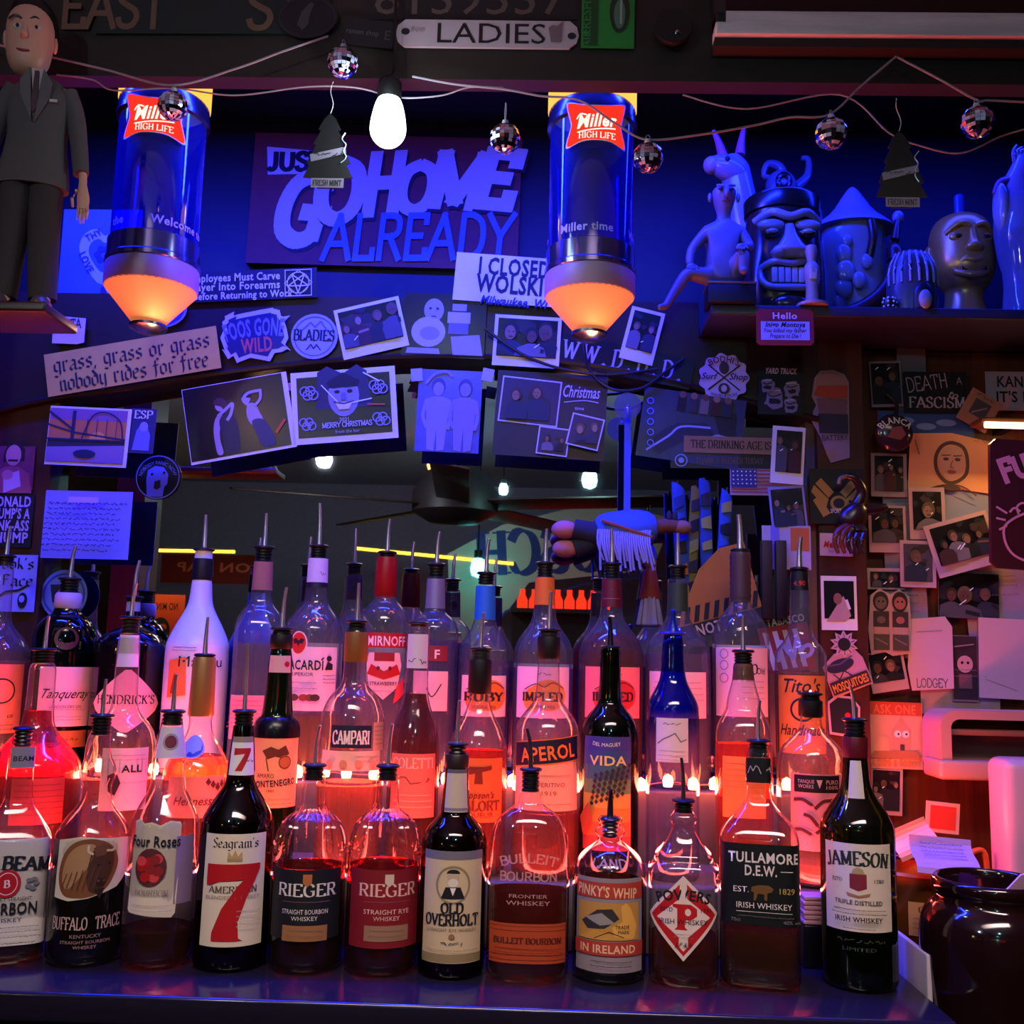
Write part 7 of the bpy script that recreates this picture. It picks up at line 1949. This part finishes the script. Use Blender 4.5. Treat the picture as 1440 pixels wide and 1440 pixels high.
# candle-like bundle of flags and sticks
FL_ = [(958, 780, 26, 190, '2a48a8', -3, 'blue felt banner roll leftmost in the bundle right of the stuffed horse'), (975, 776, 20, 170, '6a6428', 2, 'dull yellow banner roll second in the bundle right of the stuffed horse'), (994, 780, 24, 200, '26408e', -2, 'blue banner roll in the middle of the bundle with an orange tip'), (1016, 784, 24, 180, '2c4ca0', 4, 'blue banner roll rightmost in the bundle beside the ribbed brown neck')]
for px, py, w, h, col_, r, lab in FL_:
    p = W(px, py, 1.60); k = mpp(p)
    t = thing('banner_roll', lab, 'banner', p, (0, radians(r), 0)); t.scale = (k,) * 3
    mb = MB(); vs = []; fs = []; nn = 28
    for j in range(9):                     # a flag rolled loosely round its stick
        zz_ = -h / 2 + h * j / 8
        for i in range(nn):
            a = i / (nn - 1) * 2 * pi * 1.6; r_ = (w * .30 + w * .13 * i / nn) * (1 + .06 * sin(j * 1.3 + px)) * (.86 if j == 8 else 1)
            vs.append((r_ * cos(a + j * .09 + px), r_ * .55 * sin(a + j * .09 + px), zz_ + (9 * sin(a * .8 + px) if j == 8 else 0)))
    for j in range(8):
        for i in range(nn - 1):
            fs.append((j * nn + i, j * nn + i + 1, (j + 1) * nn + i + 1, (j + 1) * nn + i))
    mb.add(vs, fs, P(col_, .9, noise=.3)); mb.build('cloth', t)
    MB().tube([(0, 0, -h / 2), (0, 0, h / 2 + 10)], 2.2, P('3a2418', .5), 8).build('stick', t)
    c = Cv(); rg = random.Random(px)
    for i in range(5):
        y_ = -h * .42 + h * .17 * i; c.poly([(-w * .3, y_), (w * .28, y_ - 5), (w * .3, y_ + rg.uniform(8, 16)), (-w * .28, y_ + rg.uniform(10, 18))], P(rg.choice(('101018', 'a85a30', '8a8a40', '1c2c78', '20202c')), .8))
    mb = MB(); c.into(mb, lambda a, b_, l: (a, -w * .55 * .46 * sqrt(max(.05, 1 - (a / (w * .47)) ** 2)) - 1 - .1 * l, -b_), 3); build_decal(mb, 'patch', t)


def caut(c):
    for i in range(9):
        c.poly([(-60 + i * 14, 26), (-53 + i * 14, 26), (-45 + i * 14, 4), (-52 + i * 14, 4)], INK)
    c.poly([(-62, 28), (66, 28), (66, 48), (-62, 48)], INK); c.text('NOT', -14, 46, 15, P('d8b08a', .5), w=36, font='bold')


sheet('caution_pennant', 'orange caution pennant with slanted black stripes and NOT in capitals', 'pennant', 1000, 842, 134, 110, -14, caut, 1.585, P('b86a24', .6), shape=[(-62, 48), (-60, 30), (-6, -44), (30, -66), (66, -66), (66, 48)])
sheet('sauce_sticker', 'dark green sticker with pale TABA capitals behind the long-necked bottle', 'sticker', 1106, 872, 66, 24, -10, lambda c: c.text('TABASCO', -2, 5, 10, P('b8b0a0', .5), w=54, font='bold'), 1.59, P('16281c', .5))
sheet('rolled_poster', 'white sheet with an orange blot standing behind the ribbed neck', 'poster', 1106, 770, 68, 62, 1, lambda c: (c.rect(6, -28, 32, 4, P('c8642a', .6)), c.rect(-22, -31, -10, 31, P('7a6ac0', .6))), 1.592, P('b8a0b0', .7))
for px, lab in ((1078, 'dark wooden stick left under the white blotted sheet'), (1098, 'dark wooden stick right under the white blotted sheet')):
    p = W(px, 815, 1.585); k = mpp(p)
    tag(MB().box((0, 0, 0), (15 * k, 12 * k, 110 * k), P('2a1214', .5), bev=.001).build('flag_stick', None, p), lab, 'stick')
sheet('union_sticker', 'red and white striped cloth sticker behind the long-necked bottle', 'sticker', 1106, 912, 70, 66, -8, lambda c: ([c.poly([(-30 + i * 14, -26), (-23 + i * 14, -26), (-17 + i * 14, 28), (-24 + i * 14, 28)], P('c8b0b8', .5)) for i in range(4)], c.text('No', 10, 16, 28, P('b8a8d0', .5), font='itbold')), 1.588, P('8a2430', .6))
p = W(914, 838, 1.63); k = mpp(p)
t = thing('tasselled_figurine', 'small red and blue hanging doll with a white tassel skirt', 'ornament', p); t.scale = (k,) * 3
mb = MB(); sloft(mb, [(0, 0, -4, 16, 12), (0, 0, 12, 13, 10), (0, 0, 30, 10, 8), (0, 0, 40, 5, 5)], P('8a2024', .6), 18); mb.build('torso', t)
MB().ball((0, 0, 48), (9, 8, 10), P('b06a58', .5)).build('head', t)
mb = MB(); sloft(mb, [(0, 0, 52, 10, 9), (0, 0, 64, 8, 7), (0, 0, 74, 3, 3)], P('2a40a0', .5), 16); mb.build('hat', t)
MB().lathe([(12, -2), (14, -16), (18, -40), (16, -42)], P('9a90c8', .8), 22, flute=.08, nfl=11).build('tassel_skirt', t)
MB().tube([(0, 0, 74), (0, 4, 130)], 1, BLACK, 5).build('cord', t)

# small things between the bottles at the right: stacked coasters and a shot glass
p = W(1144, 1252, 1.33)
t = thing('coaster_stack', 'stack of pink coasters between the two right-hand front bottles', 'coasters', (p.x + .002, 1.335, ZM + .0003))
for i in range(6):
    MB().lathe([(.0001, .0002 + .0045 * i), (.027, .0002 + .0045 * i), (.028, .002 + .0045 * i), (.027, .0042 + .0045 * i), (.0001, .0042 + .0045 * i)], P('d88a94', .7) if i else P('4a2024', .6), 28).build('coaster', t)

# little pile in the gap between the last two front bottles
p = W(1143, 1300, 1.276)
tag(MB().box((0, 0, .024), (.028, .028, .048), P('100c12', .3), bev=.002).build('black_tin', None, (p.x, 1.276, ZC + .0003)), 'small black tin behind the gap between the black-labelled and green front bottles', 'tin')
t = thing('napkin_pile', 'pile of folded pink napkins on the small black tin', 'napkins', (p.x, 1.276, ZC + .0487))
for i in range(6):
    MB().box(((i % 2) * .001, 0, .0025 + .0054 * i), (.028, .028, .0048), P('e0a0a8', .7), bev=.0012).build('napkin', t)

# dark cables looping from the right beer lamp
for lab, q in (('dark cable hanging from the right beer lamp in a loop to the hook', [(822, 446), (821, 480), (826, 512), (842, 536), (868, 549), (905, 545), (940, 520), (962, 505)]), ('dark cable drooping along the arch from the figure photo to the lamp', [(682, 462), (712, 484), (748, 505), (800, 521), (860, 527), (925, 519)])):
    qq = [W(a, b_, 1.588) for a, b_ in q]; c0 = qq[3]
    tag(MB().tube(catmull([v - c0 for v in qq], 6), .0026, P('0e0c18', .4), 8).build('cable', None, c0), lab, 'cable')

# ------------------------------------------------------------------ right end: jar, bucket, dispensers
zw = ZC - .10
p = W(1396, 1330, 1.20); k = mpp(p)
t = thing('brown_jar', 'large glossy dark brown ceramic jar at the lower right corner', 'jar', (p.x, 1.20, zw + .0004))
z = lambda py: W(1396, py, 1.20).z - zw
JM = P('1c0a08', .09, 0, 0, .8)
MB().lathe(chaikin([(60 * k, .0), (84 * k, .004), (92 * k, z(1420)), (98 * k, z(1345)), (96 * k, z(1300)), (86 * k, z(1278)), (76 * k, z(1268)), (74 * k, z(1258)), (79 * k, z(1250)), (79 * k, z(1240)), (74 * k, z(1234)), (68 * k, z(1237)), (66 * k, z(1262)), (60 * k, z(1300))], 2), JM, 56).build('body', t, smooth=60)
tag(MB().prism([(-.02, 0), (.016, -.004), (.022, .03), (.004, .042), (-.014, .026)], -.001, .001, P('d8a8c8', .7)).build('folded_note', None, (p.x + .03, 1.20, zw + z(1262)), (radians(24), radians(20), .3)), 'folded pink note sticking out of the brown jar', 'note')
# copper bucket with receipts
p = W(1290, 1270, 1.36); k = mpp(p)
t = thing('copper_bucket', 'copper coloured bucket behind the brown jar', 'bucket', (p.x, 1.36, zw + .0004))
z = lambda py: W(1290, py, 1.36).z - zw
COP = P('b0662a', .3, .7)
MB().lathe([(44 * k, 0), (46 * k, .003), (54 * k, z(1250)), (57 * k, z(1246)), (57 * k, z(1228)), (59 * k, z(1224)), (56 * k, z(1220)), (54 * k, z(1228)), (50 * k, z(1240)), (42 * k, .006)], COP, 44).build('pail', t)
cv = Cv(); cv.rect(-30, 0, 26, 46, P('c08a58', .5)); cv.text('OSIO', 0, 14, 9, P('6a3a1a', .5), w=34, font='serif'); fine(cv, -24, 20, (22, 28, 34), P('7a4a2a', .5))
mb = MB(); cv.into(mb, lambda a, b, l: (lambda th: (sin(th) * (52.5 * k + .0012 + .0002 * l), -cos(th) * (52.5 * k + .0012 + .0002 * l), z(1258 + b)))(a / 53), 4); build_decal(mb, 'label', t)
RC = P('c890d8', .7)


def slip(lab, px, py, w, h, rx, rz, Y, bg, name='receipt', lines=True):
    p = W(px, py, Y); k = mpp(p); mb = MB(); n = 8
    vs = []; 
    for i in range(n + 1):
        b = -h / 2 + h * i / n; vs += [(-w / 2 * k, .006 * sin(i * .7), -b * k), (w / 2 * k, .006 * sin(i * .7 + .4), -b * k)]
    mb.add(vs, [(2 * i, 2 * i + 1, 2 * i + 3, 2 * i + 2) for i in range(n)], bg)
    if lines:
        c = Cv(); fine(c, -w * .34, w * .34, [-h * .34 + 6 * j for j in range(int(h * .6 / 6))], P('8a5aa8', .6), 2, 2, .8)
        c.into(mb, lambda a, b, l: (a * k, .006 * sin((b + h / 2) / h * n * .7 + .2) - .0022, -b * k))
    return tag(build_decal(mb, name, None, p, (radians(rx), radians(rz), 0)), lab, 'receipt')


slip('purple lit receipt lying across the copper bucket', 1328, 1204, 88, 58, -34, 3, 1.30, RC)
slip('crumpled pink receipt behind the purple lit one', 1284, 1180, 60, 44, -20, -24, 1.40, P('e8a0a0', .7), 'crumpled_receipt', False)
sheet('red_card', 'small red card standing behind the receipts', 'card', 1326, 1150, 46, 42, 6, lambda c: c.rect(-18, -16, 18, 16, P('d83a2c', .5)), 1.56, P('d8a098', .6), thick=.004)
sheet('blue_card', 'dark blue card with pale marks beside the green whiskey bottle', 'card', 1268, 1204, 28, 36, 0, lambda c: c.scribble(-10, 10, 0, 12, LTXT, 3, 1.4), 1.42, P('1c2058', .5))
# napkin dispenser: shelf-like pale plastic tray on the wall
p = W(1385, 1045, 1.60); k = mpp(p)
t = thing('napkin_dispenser', 'pale plastic napkin dispenser with rounded top on the right wall', 'dispenser', p); t.scale = (k,) * 3
DP = P('c08a84', .35)
arc = [(-76, -30)] + [(-76 + 22 - 22 * cos(radians(a)), 24 + 22 * sin(radians(a))) for a in range(0, 91, 15)] + [(90, 46), (90, 34), (-50, 34)] + [(-50 - 12 * sin(radians(a)), 22 + 12 * cos(radians(a))) for a in range(0, 91, 15)][1:] + [(-62, -30)]
MB().prism(arc, -40, 30, DP).build('hood', t)
MB().box((8, 20, 8), (150, 20, 60), P('6a4a48', .5)).build('back_panel', t)
MB().box((10, -10, 16), (140, 46, 8), P('8a5a58', .5), bev=2).build('inner_shelf', t)
MB().box((4, -16, -34), (172, 64, 26), DP, bev=5).build('tray', t)
p = W(1432, 1150, 1.45); k = mpp(p)
t = thing('towel_dispenser', 'tall pale rounded dispenser at the right edge above the brown jar', 'dispenser', (p.x, 1.45, zw + .0004)); t.scale = (k,) * 3
hz = (W(1432, 1066, 1.45).z - zw) / k
MB().box((8, 0, hz / 2), (76, 66, hz), P('d8a0a8', .35), bev=14).build('housing', t)
MB().box((34, -34, hz - 90), (30, 6, 70), P('141014', .4), bev=2).build('window', t)
# orange ribbon loop beside it and the white tray edge along the counter end
p = W(1378, 1215, 1.46); k = mpp(p)
t = thing('orange_clip', 'small orange strap loop beside the tall pale dispenser', 'strap', p); t.scale = (k,) * 3
MB().tube(catmull([(-12, 0, -40), (-14, 0, 6), (-4, 0, 18), (8, 0, 12), (10, 0, -40)], 5), 4, P('c8521c', .5), 10).build('loop', t)
p0 = W(1297, 1341, 1.19)
t = thing('cutting_board', 'white plastic board standing on edge against the end of the counter', 'board', (.4365, 1.33, zw + .0004))
hh = p0.z - zw
MB().box((0, 0, hh / 2), (.006, .29, hh), P('b8b0b8', .4), bev=.002).build('panel', t)
